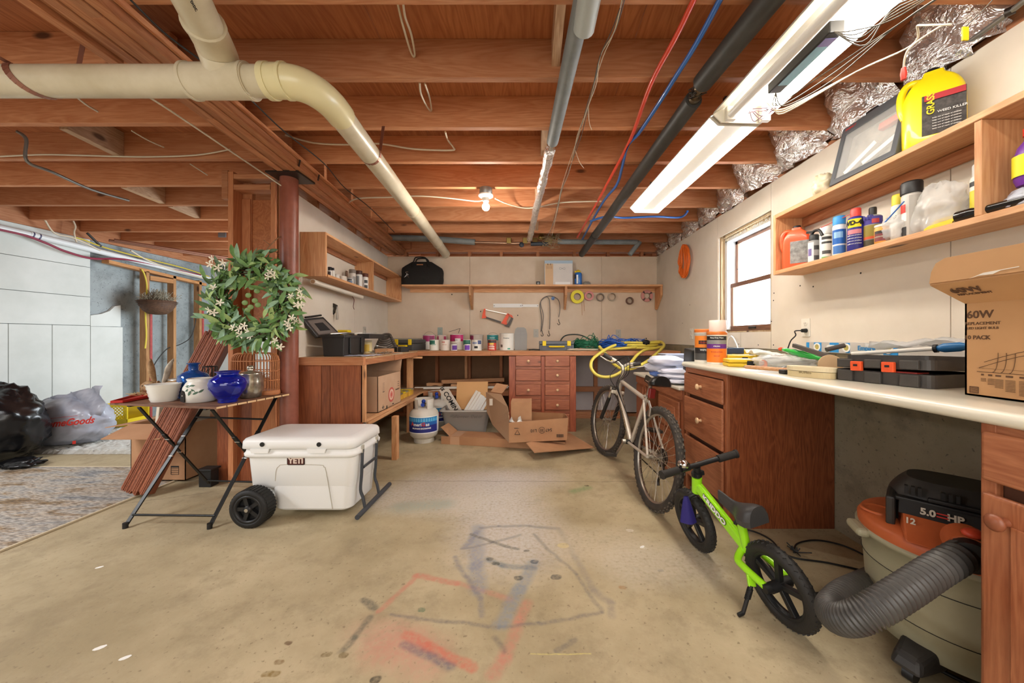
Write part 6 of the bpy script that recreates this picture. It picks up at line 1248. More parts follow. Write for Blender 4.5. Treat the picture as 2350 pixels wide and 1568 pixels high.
b = MB(); c = V(786, 757, 3.55); b.box(c.x-.07, c.x+.07, c.y-.04, c.y+.04, ZB+.14, ZB+.235); b.one('yellow_case', mat('clear_yellow', '#ddc015', .3), 'translucent yellow case poking up behind the open toolbox', 'case', bevel=.008)
t = T('staple_gun', 'grey metal staple gun propped upright behind the toolbox', 'staple gun', V(762, 715, 3.45)); M = facing(V(760, 716, 3.42)) @ Matrix.Rotation(math.radians(-28), 4, 'Z')
b = MB(); b.ring([(-.03, -.085), (.03, -.085), (.034, .06), (.02, .085), (-.02, .085), (-.034, .05)], [(-.012, -.05), (.012, -.05), (.014, .03), (.010, .05), (-.006, .05), (-.014, .03)], -.012, .012, M); b.build('body', dsteel, t, bevel=.003)
b = MB(); b.bar(M @ Vector((.02, .07, 0)), M @ Vector((.085, -.04, 0)), .02, .014); b.build('lever', steel, t, bevel=.003); b = MB(); b.bar(M @ Vector((.02, -.08, 0)), M @ Vector((.02, -.16, 0)), .02, .024); b.build('grip', blk, t, bevel=.004)
jar('cream plastic jar with yellow label beside the open toolbox', onB(843, 3.55), .045, .13, '#e6d5a0', '#ded2b4', .14, [('#d9b54a', .15, .7, -110, -40)])
b = MB(); rr = random.Random(4); c = onB(884, 3.9)
for k in range(6): b.tube(spline([c+Vector(((.13-.012*k)*math.cos(a)*(1-.25*abs(math.cos(a/2+.8))), (.10-.01*k)*math.sin(a), .05+.022*k+.04*math.sin(a))) for a in np.linspace(0, 6.0, 14)], 3), .011, 8)
b.one('rubber_hose', mat('grey_hose', '#5d5650', .6), 'coiled grey rubber hose on the side bench', 'hose')
b = MB(); c = onB(880, 3.62); b.box(c.x-.065, c.x+.065, c.y-.05, c.y+.12, ZB, ZB+.045); b.one('wood_block', pineX, 'pale wooden block in front of the grey hose', 'wood block', bevel=.002)
t = T('wrench', 'shiny open-ended wrench lying on the wooden block', 'wrench', onB(880, 3.6, ZB+.05)); b = MB(); a, e = onB(865, 3.60, ZB+.075), onB(888, 3.66, ZB+.055); b.bar(a, e, .014, .007); b.ring(circ(.018, 14), circ(.010, 14), -.004, .004, Matrix.Translation(a)); b.build('body', steel, t)
b = MB(); c = onB(911, 3.95); M = Matrix.Translation(c) @ Matrix.Rotation(-.3, 4, 'Z'); b.box(-.10, .10, -.06, .08, 0, .055, M); t = T('socket_case', 'dark socket case with two bright metal bars on the side bench', 'tool case', c); b.build('body', bt, t, bevel=.004)
b = MB()
for x in (0.0, .05): b.box(x, x+.009, -.063, .08, .0, .058, M)
b.build('metal_bar', steel, t)
b = MB(); c = onB(820, 3.05); P = [[c+Vector((.13*(i/12-.5)*1.6+.01*j, .16*(j/8-.5), .006+.008*mnoise.noise(Vector((i*.6, j*.7, 1))))) for i in range(13)] for j in range(9)]; b.grid(P); b.one('blister_pack', mat('pack_blue', '#9aa3c4', .15, var='#d8d8e0', scale=14), 'crinkled bluish blister pack at the front of the side bench', 'packet', solid=.003)
b = MB(); c = onB(930, 4.75); b.box(c.x-.17, c.x+.2, c.y-.09, c.y+.09, ZB, ZB+.15); b.one('wire_rack', mat('clear_box', '#c9c3b6', .2, trans=.5), 'clear plastic storage box behind the yellow-latched case', 'box', bevel=.01)
b = MB(); rr = random.Random(9)
for i in range(40): c = onB(rr.uniform(850, 905), rr.uniform(3.3, 3.9), ZB+.004); b.bar(c, c+Vector((rr.uniform(-.07, .07), rr.uniform(-.07, .07), rr.uniform(0, .02))), .006, .005)
b.one('loose_hardware', met, 'scatter of loose hardware and scraps on the side bench', 'hardware', kind='stuff')
# yellow jars on the lower shelf
gj = mat('jar_amber', '#d8a93f', .25); gl2 = mat('jar_lid_silver', '#b5b09f', .35, .6)
n_ = 0
for r0 in range(2):
    for k in range(6):
        Y = 3.66+.085*k; c = Vector((-1.40-.085*r0, Y, .451)); t = T('spice_jar', ('small yellow-capped hardware jar in the front row on the lower shelf' if r0 == 0 else 'small yellow-capped hardware jar in the back row on the lower shelf'), 'jar', c, group='yellow-capped jars on the lower shelf, front row' if r0 == 0 else 'yellow-capped jars on the lower shelf, back row')
        b = MB(); b.box(c.x-.035, c.x+.035, c.y-.035, c.y+.035, c.z, c.z+.055); b.build('body', gj, t, bevel=.006); b = MB(); b.box(c.x-.037, c.x+.037, c.y-.037, c.y+.037, c.z+.056, c.z+.072); b.build('lid', gl2 if k % 2 else yellow, t, bevel=.004)
# printed carton with the red rings
t = T('cardboard_box', 'printed cardboard box with red ring target on its side, on the lower shelf', 'box', (-1.52, 3.35, .451)); Mb = Matrix.Translation(Vector((-1.525, 3.36, .452))); carton(t, Mb, .38, .54, .315, [('b', .20, 72), ('l', .2, 80), ('r', .0, 0)][:2], m=mat('carton_print', '#c6a386', .8, var='#bb9677', scale=5))
Mp = Mx(Vector((-1.3348, 3.39, .565)), Vector((0, 1, 0)), Vector((0, 0, 1)), Vector((1, 0, 0)))
for R1, R0, m in ((.070, .052, mat('ring_red', '#c4574a', .7)), (.052, .034, mat('ring_cream', '#d9bba4', .7)), (.034, .0185, mat('ring_pink', '#cf8474', .7)), (.018, .001, mat('ring_red', '', ''))):
    b = MB(); b.ring(circ(R1, 32), circ(R0, 32), -.001, .0008, Mp); b.build('ring_print', m, t)
b = MB()
for z in np.linspace(.05, .13, 7): b.box(-.20, -.16, z, z+.0022 if z not in (.05,) else z+.006, 0, .0006, Mp)
b.box(-.12, -.095, -.13, -.085, 0, .0006, Mp); b.box(.02, .06, -.10, -.09, 0, .0006, Mp); b.prism([(-.20, -.10), (-.19, -.06), (-.18, -.10)], 0, .0006, Mp); b.prism([(-.215, -.085), (-.2, -.075), (-.205, -.095)], 0, .0006, Mp); b.prism([(-.165, -.085), (-.18, -.075), (-.175, -.095)], 0, .0006, Mp)
for k in range(3): b.box(.16, .20, .06+.02*k, .064+.02*k, 0, .0006, Mp)
b.build('print', inkk, t)
text('RECYCLE', .022, inkr, t, Mp @ Matrix.Translation(Vector((-.18, -.145, .0006)))); text('THIS SIDE UP', .018, inkk, t, Mp @ Matrix.Translation(Vector((.15, .03, .0006))))
# propane tanks
def tank(label, c, rot):
    t = T('gas_tank', label, 'gas tank', c, group='white gas tanks under the bench corner'); M = Matrix.Translation(Vector(c)) @ Matrix.Rotation(rot, 4, 'Z'); tw = mat('tank_white', '#d5d0c6', .4, var='#c4bdb0', scale=4); r = .152
    b = MB(); b.lathe([(.06, .032), (.11, .045), (.142, .075), (r, .115), (r, .285), (.145, .315), (.12, .343), (.08, .362), (.03, .370), (.0001, .371)], 40, M); b.build('vessel', tw, t)
    b = MB(); b.ring(circ(.105, 32), circ(.101, 32), 0, .05, M); b.build('foot_ring', tw, t)
    b = MB(); b.lathe([(.098, .345), (.100, .455), (.096, .458), (.094, .35)], 30, M, math.radians(-60), math.radians(240), cap=False); b.build('collar', tw, t)
    b = MB(); b.cyl(M @ Vector((0, 0, .365)), M @ Vector((0, 0, .41)), .016, n=12); b.cyl(M @ Vector((0, .04, .395)), M @ Vector((0, -.045, .395)), .014, n=12); b.build('valve', brass, t)
    b = MB(); b.lathe([(.018, 0), (.022, .006), (.020, .014)], 16, M @ Mx(Vector((.0, -.06, .40)), Vector((1, 0, 0)), Vector((0, 0, 1)), Vector((0, -1, 0)))); b.ball(M @ Vector((.0, -.03, .43)), .022, n=12, m=8); b.build('valve_knob', mat('knob_blue', '#1f3fa0', .4), t)
    for z0, z1, hx in ((.125, .20, '#232a78'), (.20, .235, '#1f5fa8'), (.235, .265, '#3d9bd0'), (.265, .280, '#2a86c4')):
        b = MB(); b.lathe([(r+.0006, z0), (r+.0006, z1)], 24, M, math.radians(-160), math.radians(-20), cap=False); b.build('label_band', colm(hx), t)
    b = MB(); b.lathe([(r+.0004, .115), (r+.0004, .29)], 24, M, math.radians(-168), math.radians(-12), cap=False); b.build('label_band', inkw, t)
    def tt(s_, sz, z, m, dx=0, bo=.001): text(s_, sz, m, t, M @ Matrix.Rotation(dx, 4, 'Z') @ facing((0, -r-.0014, z)), ex=.0004, bold=bo, bend=r+.0012, name='label_text')
    tt('A', .054, .212, inkr, -.66, .003); tt('meri', .048, .208, inkw, -.27, .0012); tt('G', .052, .210, inkr, .14, .002); tt('as', .048, .208, inkw, .42, .0012); tt('PROPANE EXCHANGE', .020, .168, inkw)
    b = MB()
    for k in range(11):
        a = math.radians(-90-50+10*k); b.lathe([(r+.0010, .238), (r+.0010, .272)], 2, M, a, a+.025, cap=False)
    b.build('label_rays', mat('ray_pale', '#a9dcea', .5), t, kind='stuff')
    return t
tank('white propane tank with blue label, nearer of the two, by the bench leg', (-1.145, 3.80, 0), .10); tank('white propane tank with blue label, partly hidden behind the other one', (-1.145, 4.30, 0), .30)
# lumber and trims on the middle shelf
def plank(name, label, a, e, w, h, m, cat, group='lumber on the shelf under the back bench', up=(0, 0, 1)):
    b = MB(); b.bar(a, e, w, h, up); return b.one(name, m, label, cat, group, bevel=.002)
plank('lumber', 'short pale board end resting low on the under-bench shelf', V(981, 882, 4.62), V(1015, 882, 4.62), .09, .038, pineX, 'lumber'); plank('lumber', 'long pale board lying across the top of the under-bench stack', V(1015, 876, 4.70), V(1158, 871, 4.70), .09, .05, pineX, 'lumber')
plank('lumber', 'pale board under the longest one on the under-bench stack', V(1036, 884, 4.66), V(1145, 882, 4.66), .09, .03, pineX, 'lumber')
tw_ = mat('white_trim', '#dedad2', .5)
for k, (x0, x1, y, Yt) in enumerate(((952, 1170, 889.5, 4.45), (972, 1166, 892, 4.42))): plank('trim_strip', ('long white trim strip on the under-bench shelf, rear one', 'white trim strip at the front of the under-bench shelf')[k], V(x0, y, Yt), V(x1, y-2, Yt), .03, .012, tw_, 'trim strip')
# grey tub with offcuts
t = T('storage_tub', 'grey plastic tub of boards standing on the floor in front of the bench', 'tub', (-.73, 4.12, 0)); gm_ = mat('tub_grey', '#aaa6a0', .5)
b = MB(); loft(b, [(0.0, rrect(-.95, -.53, 3.98, 4.24, .04)), (.28, rrect(-1.0, -.48, 3.93, 4.29, .05)), (.285, rrect(-1.02, -.46, 3.91, 4.31, .05)), (.30, rrect(-1.02, -.46, 3.91, 4.31, .05)), (.30, rrect(-.99, -.49, 3.94, 4.28, .05)), (.18, rrect(-.96, -.52, 3.97, 4.25, .04))], caps=True); b.build('body', gm_, t)
text('Halloween Decor', .05, mat('faded_ink', '#6f6b66', .8), t, facing((-.72, 3.922, .235)), shear=.3)
def sheet(name, label, pts, Ys, th, m, cat, group=None, extra=None):
    q = [V(px, py, y) for (px, py), y in zip(pts, Ys)]; n = (q[1]-q[0]).cross(q[3]-q[0]).normalized()*th; b = MB(); b.hexa(q, [p+n for p in q]); o = b.one(name, m, label, cat, group, bevel=.001, seg=1); return q, n, o
sheet('cardboard_sheet', 'tan cardboard sheet standing upright in the grey tub', [(1046, 940), (1118, 940), (1120, 876), (1049, 877)], (4.15, 4.15, 4.25, 4.25), .006, mat('tan_card', '#c79a67', .8), 'cardboard', 'boards in the grey tub')
q, n, o = sheet('sign_board', 'narrow white sign with black hand lettering leaning in the tub', [(1036, 946), (1061, 943), (1030, 892), (1008, 895)], (4.10, 4.10, 4.02, 4.02), .012, mat('sign_white', '#d9cfc2', .7), 'sign', 'boards in the grey tub')
ax_ = (q[1]-q[2]).normalized(); sd_ = (q[2]-q[3]).normalized(); nn = ax_.cross(-sd_).normalized(); nn = -nn if nn.y > 0 else nn; up_ = nn.cross(ax_); text('is COMING', .078, inkk, o, Mx(sum(q, Vector())/4+nn*.014, ax_, up_, nn), bold=.0015)
b = MB(); 
for k, (x0, x1, xt, yt) in enumerate(((1062, 1070, 1093, 897), (1070, 1077, 1099, 900), (1077, 1085, 1103, 906), (1085, 1092, 1108, 909), (1092, 1100, 1112, 913), (1100, 1107, 1117, 919))):
    a, e = V((x0+x1)/2, 945, 4.05+.012*k), V(xt+2, yt, 4.12+.012*k); b = MB(); b.bar(a, e, .030, .008, up=(.3, -1, 0)); b.one('trim_piece', tw_, ('white trim piece, longest of the fan in the grey tub', 'white trim piece, second longest in the tub fan', 'white trim piece, third in the tub fan', 'white trim piece, fourth in the tub fan', 'short white trim piece, fifth in the tub fan', 'shortest white trim piece in the tub fan')[k], 'trim strip', 'white trim pieces in the grey tub')
# cardboard on the floor
t = T('flat_carton', 'long low cardboard carton lying on the floor before the grey tub', 'box', (-.3, 3.7, 0)); A, B_ = Vector((-.935, 3.69, .0)), Vector((.34, 3.46, .0)); dx = (B_-A).normalized(); dy = Vector((-dx.y, dx.x, 0)); Mf3 = Mx(A, dx, dy, Vector((0, 0, 1))); L_ = (B_-A).length
for nm, q in (('panel', (0, L_, 0, .004, 0, .082)), ('panel', (0, L_, .22, .224, 0, .082)), ('top_panel', (.09, L_, 0, .224, .082, .086)), ('bottom', (0, L_, 0, .224, 0, .003)), ('panel', (L_-.004, L_, 0, .224, 0, .082))):
    b = MB(); b.box(*q, Mf3); b.build(nm, cardb, t)
b = MB(); b.hexa([Mf3 @ Vector(v) for v in ((.09, .0, .086), (.09, .22, .086), (-.02, .24, .16), (-.04, .08, .15))], [Mf3 @ Vector(v) for v in ((.088, .0, .090), (.088, .22, .090), (-.02, .24, .164), (-.04, .08, .154))]); b.build('flap', cardb, t)
b = MB(); b.box(.10, .20, -.001, .0, .0, .082, Mf3); b.box(.10, .20, 0, .224, .086, .0865, Mf3); b.build('clear_tape', mat('tape_tan', '#c69f80', .25), t)
t = T('torn_carton', 'torn open cardboard carton spilling flaps onto the floor beside the drawers', 'box', (.05, 3.55, .09)); zc = .088
def sh(nm, pts, th=.005, m=cardb):
    q = [Vector(p) for p in pts]; n = (q[1]-q[0]).cross(q[-1]-q[0]).normalized()*th; b = MB(); b.hexa(q, [p+n for p in q]); return b.build(nm, m, t)
A = Vector((-.212, 3.44, zc)); B_ = Vector((.345, 3.42, .12)); Ct = Vector((.36, 3.42, .335)); Dt = Vector((-.212, 3.43, .285))
fp_ = sh('front_panel', [A, B_, Ct, Dt]); Lb = V(1128, 985, 3.82); Lt = V(1115, 900, 3.95)
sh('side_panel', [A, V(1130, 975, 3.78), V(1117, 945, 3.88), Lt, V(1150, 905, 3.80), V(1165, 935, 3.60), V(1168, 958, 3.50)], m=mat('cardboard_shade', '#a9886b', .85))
sh('flap', [V(1126, 900, 3.93), V(1152, 904, 3.88), V(1166, 885, 3.98), V(1140, 880, 4.02)]); 
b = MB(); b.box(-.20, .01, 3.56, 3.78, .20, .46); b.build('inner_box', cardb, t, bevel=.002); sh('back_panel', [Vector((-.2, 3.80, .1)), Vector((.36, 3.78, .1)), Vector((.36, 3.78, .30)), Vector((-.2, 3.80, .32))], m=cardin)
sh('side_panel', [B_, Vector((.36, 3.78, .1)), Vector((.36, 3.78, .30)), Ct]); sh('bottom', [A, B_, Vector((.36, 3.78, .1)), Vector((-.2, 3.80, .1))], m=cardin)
sh('flap', [G(1226, 1040, .085), G(1364, 1029, .03), G(1305, 994, .07), G(1207, 1018, .10)], .006)
b = MB(); P = []
for j in range(5): P.append([(-.21+.13*i/6, 3.435+.02*j, .285+.012*j*math.sin(i*1.7)+.01*math.cos(j*2+i)) for i in range(7)])
b.grid(P, False); b.build('loose_tape', mat('clear_tape_white', '#d8d4cc', .2, trans=.2), t)
Mq = facing((.09, 3.4145, .215)) @ Matrix.Rotation(math.radians(183), 4, 'Z'); text('547', .042, inkk, t, Mq @ Matrix.Translation(Vector((-.085, 0, .001)))); text('30', .036, inkk, t, Mq @ Matrix.Translation(Vector((-.018, 0, .001)))); text('L10', .042, inkk, t, Mq @ Matrix.Translation(Vector((.062, 0, .001))))
b = MB(); b.ring(circ(.031, 24), circ(.028, 24), 0, .0015, Mq @ Matrix.Translation(Vector((-.018, 0, 0))))
for k in range(9): x = .25+.0075*k; b.box(x, x+.004, 3.4125, 3.4135, .148, .178)
b.tube([Vector((-.13+.028*math.cos(a), 3.428, .185+.03*math.sin(a))) for a in (math.pi/2, math.pi*7/6, math.pi*11/6)], .004, 5, closed=True); b.box(-.16, -.10, 3.4265, 3.4275, .228, .234)
b.build('print', inkk, t)
b = MB(); b.box(V(1128, 918, 3.9).x, V(1135, 918, 3.9).x, 3.70, 3.702, .40, .47); b.build('label_sticker', mat('sticker', '#cdbfae', .6), t)
# ================================================================ bicycles, shop vacuum, counter clutter
frame_s = mat('bike_silver', '#cfc6b8', .3, .45); tire = mat('tyre_dark', '#2a2725', .7, var='#453d35', scale=14); rim_m = mat('rim_alloy', '#a9a296', .3, .8); spk = mat('spoke', '#c9c3b8', .3, .9)
def bframe(o, head, lean):
    f = Vector((math.sin(head), math.cos(head), 0)); s = Vector((math.cos(head), -math.sin(head), 0)); up = Vector((0, 0, 1))*math.cos(lean)+s*math.sin(lean); s2 = f.cross(up)
    return Mx(Vector(o), f, s2, up)
def wheel(t, M, hub, R_, tw, knobs, spokes, steer=0, tm=None, rm=None):
    Mh = M @ Matrix.Translation(Vector(hub)) @ Matrix.Rotation(steer, 4, 'Z')
    P = lambda a, r, w=0: Mh @ Vector((r*math.cos(a), w, r*math.sin(a)))
    n = 72; b = MB(); Pg = []
    for k in range(n):
        a = 2*math.pi*k/n; Pg.append([P(a, R_-tw*.5+tw*.5*math.cos(q), tw*.5*math.sin(q)) for q in np.linspace(0, 2*math.pi, 13)[:-1]])
    Pg.append(Pg[0]); b.grid(Pg, True, closed_u=True); ty = b.build('tyre', tm or tire, t)
    b = MB()
    for k in range(knobs):
        for w in ((-.32, .0, .32) if k % 2 else (-.42, .16, -.16)):
            a = 2*math.pi*(k+.5*(w > 0))/knobs; q = math.asin(max(-1, min(1, w*1.8))); r_ = R_-tw*.5+tw*.5*math.cos(q); c = P(a, r_+.001, tw*.5*math.sin(q))
            rad = (P(a, 1, tw*.8*w)-P(a, 0, 0)).normalized(); tan = (P(a+.01, 1)-P(a, 1)).normalized(); L = 2*math.pi*R_/knobs*.30
            b.bar(c-rad*.003, c+rad*.0035, tw*.15, L*1.5, up=tan)
    if knobs: b.build('tread_knobs', mat('muddy_tread', '#6b6257', .85, var='#3a352f', scale=30), ty, kind='stuff')
    if spokes:
        Rr = R_-tw*.9; b = MB()
        for w0, w1 in ((Rr+.006, .011), (Rr-.012, .012)): pass
        Pg = [[P(2*math.pi*k/n, r, w) for r, w in ((Rr+.008, -.012), (Rr-.010, -.010), (Rr-.013, 0), (Rr-.010, .010), (Rr+.008, .012))] for k in range(n+1)]; b.grid(Pg, True); b.build('rim', rm or rim_m, t)
        b = MB()
        for k in range(spokes):
            a = 2*math.pi*k/spokes; sgn = 1 if k % 2 else -1; da = .9*(1 if (k//2) % 2 else -1)
            b.bar(P(a, Rr-.008), P(a+da, .022, .028*sgn), .0022, .0022)
        b.build('spokes', spk, t, kind='stuff')
        b = MB(); b.cyl(P(0, 0, -.055), P(0, 0, .055), .014, n=14); b.cyl(P(0, 0, -.032), P(0, 0, -.027), .026, n=16); b.cyl(P(0, 0, .027), P(0, 0, .032), .026, n=16); b.build('hub', rim_m, t)
    return Mh, P
HB = math.radians(-5); Mb_ = bframe((.778, 2.315, 0), HB, math.radians(8))
t = T('bicycle', 'muddy silver mountain bike leaning against the desk, front wheel to the back wall', 'bicycle', (.77, 2.8, 0)); L3 = lambda *p: Mb_ @ Vector(p)
wheel(t, Mb_, (0, 0, .328), .328, .052, 64, 32); wheel(t, Mb_, (1.07, 0, .328), .328, .052, 64, 32, steer=math.radians(-9))
bb, st_t, hd_t, hd_b = (.43, 0, .30), (.27, 0, .66), (.835, 0, .755), (.862, 0, .64)
def ftube(name, a, e, r0, r1=None, m=frame_s, n=14): b = MB(); b.cyl(L3(*a), L3(*e), r0, r1, n=n); return b.build(name, m, t)
dt = ftube('down_tube', bb, hd_b, .020, .018); ftube('top_tube', st_t, (.842, 0, .73), .0165); ftube('seat_tube', bb, (.262, 0, .69), .0165); ftube('head_tube', hd_b, hd_t, .022)
for s_ in (-1, 1):
    ftube('seat_stay', (.27, .018*s_, .655), (0, .062*s_, .335), .0085); ftube('chain_stay', (.41, .03*s_, .30), (0, .062*s_, .325), .010)
    b = MB(); b.cyl(L3(1.06, .062*s_, .34), L3(.93, .055*s_, .56), .017, n=14); b.build('fork_leg', mat('fork_black', '#252424', .4), t)
    b = MB(); b.cyl(L3(.945, .055*s_, .535), L3(.895, .055*s_, .63), .013, n=12); b.build('fork_stanchion', chrome, t)
    b = MB(); b.box(-.012, .012, -.006, .006, -.03, .035, Mb_ @ Matrix.Translation(Vector((.95, .045*s_, .62)))); b.box(-.012, .012, -.006, .006, -.03, .03, Mb_ @ Matrix.Translation(Vector((.10, .04*s_, .60)))); b.build('brake_arm', rim_m, t, bevel=.003)
b = MB(); b.bar(L3(.895, -.06, .62), L3(.895, .06, .62), .045, .03); b.bar(L3(.885, 0, .60), hd_b and L3(*hd_b), .04, .04); b.build('fork_crown', frame_s, t, bevel=.008)
text('MOUNTAIN TRAIL', .034, mat('decal_bronze', '#8f7a52', .5), t, Mx(L3(.63, -.021, .46), (L3(*bb)-L3(*hd_b)).normalized(), Vector((0, 0, 1)).cross((L3(*bb)-L3(*hd_b)).normalized()).cross((L3(*bb)-L3(*hd_b)).normalized()).normalized()*-1, (L3(0, -1, 0)-L3(0, 0, 0)).normalized()) if False else Mx(L3(.64, -.0212, .468), (L3(*bb)-L3(*hd_b)).normalized(), ((L3(0, -1, 0)-L3(0, 0, 0)).normalized()).cross((L3(*bb)-L3(*hd_b)).normalized()), (L3(0, -1, 0)-L3(0, 0, 0)).normalized()), bend=None)
ftube('seat_post', (.262, 0, .68), (.215, 0, .80), .0135, m=rim_m); b = MB(); b.cyl(L3(.268, 0, .675), L3(.26, 0, .70), .021, n=16); b.bar(L3(.255, -.03, .69), L3(.24, .03, .69), .014, .014); b.build('seat_clamp', chrome, t)
def saddle(name, M, L_, w, h, m):
    P = []; n = 14
    for j in range(n+1):
        u = j/n; wd = w*(.16+.84*(1/(1+math.exp((u-.42)*13)))) * (1 if u > .06 else .75+u*4); xx = L_*(u-.35); rr0 = []
        for k in range(11):
            v = -1+2*k/10; rr0.append(M @ Vector((xx, wd*v, h*(1-abs(v)**2.6)*(.75+.25*math.cos(u*3))+.010*math.cos(u*6.0)-.012*(abs(v) > .9))))
        P.append(rr0)
    b = MB(); b.grid(P, True); low = [[p-(M.to_3x3() @ Vector((0, 0, h*.55))) for p in (r[0], r[10])] for r in P]
    b.grid([[r[0], q[0]] for r, q in zip(P, low)]); b.grid([[q[1], r[10]] for r, q in zip(P, low)]); b.grid([[q[0], q[1]] for q in low]); b.grid([[P[0][k], low[0][0].lerp(low[0][1], k/10)] for k in range(11)]); b.grid([[low[-1][0].lerp(low[-1][1], k/10), P[-1][k]] for k in range(11)])
    return b.build(name, m, t)
saddle('saddle', Mb_ @ Matrix.Translation(Vector((.19, 0.02, .81))), .27, .075, .035, mat('saddle_black', '#191817', .35)); b = MB(); b.tube([L3(.13, -.03, .80), L3(.2, -.02, .79), L3(.3, -.01, .80)], .004); b.tube([L3(.13, .03, .80), L3(.2, .02, .79), L3(.3, .01, .80)], .004); b.build('saddle_rail', chrome, t)
b = MB(); b.box(-.015, .015, -.022, .022, -.035, .035, Mb_ @ Matrix.Translation(Vector((.195, .0, .72)))); b.build('rear_reflector', mat('reflector_red', '#7c2622', .25), t, bevel=.005)
stem_t = L3(.85, 0, .86); b = MB(); b.cyl(L3(*hd_t), L3(.815, 0, .83), .016, n=14); b.cyl(L3(.815, 0, .82), stem_t, .016, n=14); b.build('stem', frame_s, t)
bar_l = V(1386, 813, 3.22); dirb = (bar_l-stem_t); half = dirb.length; bar_r = stem_t-dirb*.95; bar_r.z = stem_t.z+.03
b = MB(); b.tube(spline([bar_l, stem_t.lerp(bar_l, .35)+Vector((0, 0, .012)), stem_t, stem_t.lerp(bar_r, .35)+Vector((0, 0, .012)), bar_r], 5), .0125, 12); b.build('handlebar', frame_s, t)
for e_, k in ((bar_l, 0), (bar_r, 1)):
    q = e_.lerp(stem_t, .42); b = MB(); b.tube([e_, q], .0185, 12); b.tube([e_, e_.lerp(q, .04)], .021, 12); b.build('grip', mat('grip_dark', '#3d3a38', .7, bump=.5, bscale=200), t)
    a = e_.lerp(stem_t, .50); d = (e_-stem_t).normalized(); b = MB(); b.bar(a+Vector((0, -.01, -.02)), a+Vector((0, .0, -.01)), .03, .03); b.tube(spline([a+Vector((-.01, -.02, -.02)), a+d*.05+Vector((-.02, -.035, -.028)), a+d*.12+Vector((-.02, -.03, -.030))], 4), .007, 8); b.build('brake_lever', rim_m, t)
b = MB(); rr = random.Random(1); a = bar_l.lerp(stem_t, .55)
for k in range(4): b.tube(spline([a+Vector((0, 0, -.01)), a+Vector((.03+.02*k, -.06-.02*k, -.02+.02*k)), stem_t+Vector((-.03+.02*k, -.09, -.05)), L3(.86-.02*k, -.03, .68), L3(.6-.05*k, -.022, .53-.03*k)][:5], 6), .0028, 6)
b.tube(spline([stem_t+Vector((-.06, -.05, .0)), stem_t+Vector((-.13, -.08, -.08)), stem_t+Vector((-.08, -.06, -.18)), L3(.86, -.02, .66)], 6), .0028, 6); b.build('brake_cable', blk, t)
# drive train on the far side, near-side crank
b = MB(); Mc_ = Mb_ @ Matrix.Translation(Vector((.43, 0, .30))); Rx = Mc_ @ Mx(Vector((0, 0, 0)), Vector((1, 0, 0)), Vector((0, 0, 1)), Vector((0, -1, 0)))
for r_, w in ((.085, -.055), (.065, -.048)): b.ring(circ(r_, 40), circ(r_-.016, 40), w, w+.003, Rx)
b.cyl(Mc_ @ Vector((0, -.06, 0)), Mc_ @ Vector((0, .06, 0)), .018); b.build('chainring', dsteel, t)
Rh = Mb_ @ Matrix.Translation(Vector((0, 0, .328))) @ Mx(Vector((0, 0, 0)), Vector((1, 0, 0)), Vector((0, 0, 1)), Vector((0, -1, 0))); b = MB()
for k in range(6): b.ring(circ(.022+.007*k, 28), circ(.016, 28), -.058+.0045*k, -.055+.0045*k, Rh)
b.build('sprocket_stack', dsteel, t)
ch = [L3(.43+.085*math.cos(a), .052, .30+.085*math.sin(a)) for a in np.linspace(-1.5, 1.5, 9)]+[L3(0+.05*math.cos(a), .05, .328+.05*math.sin(a)) for a in np.linspace(1.6, 4.6, 8)]+[L3(-.02, .05, .20)]
b = MB(); b.tube(ch, .004, 5, closed=True); b.build('chain', dsteel, t)
for s_, (cx_, cz_) in ((-1, (.33, -.135)), (1, (-.33, .135))):
    u_ = Vector((cx_*-.30, 0, cz_*1.0)); a = Mc_ @ Vector((0, .062*s_, 0)); e_ = Mc_ @ Vector((-.098*(1 if s_ < 0 else -1)*-1 if False else (.10 if s_ < 0 else -.10), .070*s_, (-.135 if s_ < 0 else .135)))
    b = MB(); b.bar(a, e_, .022, .012, up=(1, 0, 0)); b.cyl(a-Vector((.012*s_*-1, 0, 0)), a+Vector((.012*s_*-1, 0, 0)), .020); b.build('crank_arm', rim_m, t, bevel=.004)
    sd_v = (Mc_.to_3x3() @ Vector((0, s_, 0))); pc_ = e_+sd_v*.055; fw = Mc_.to_3x3() @ Vector((1, 0, 0)); b = MB()
    for o_ in (-.035, .035): b.bar(pc_+fw*o_-sd_v*.04, pc_+fw*o_+sd_v*.04, .012, .020)
    for o_ in (-.04, .04): b.bar(pc_-fw*.038+sd_v*o_, pc_+fw*.038+sd_v*o_, .012, .020)
    b.cyl(pc_-sd_v*.05, pc_+sd_v*.03, .010, n=10); b.build('pedal', mat('pedal_dark', '#3f3a35', .5, .4), t)
b = MB(); b.tube(spline([L3(0, .05, .30), L3(-.01, .05, .24), L3(.03, .05, .17), L3(.02, .05, .14)], 4), .009, 6); b.build('derailleur', dsteel, t)
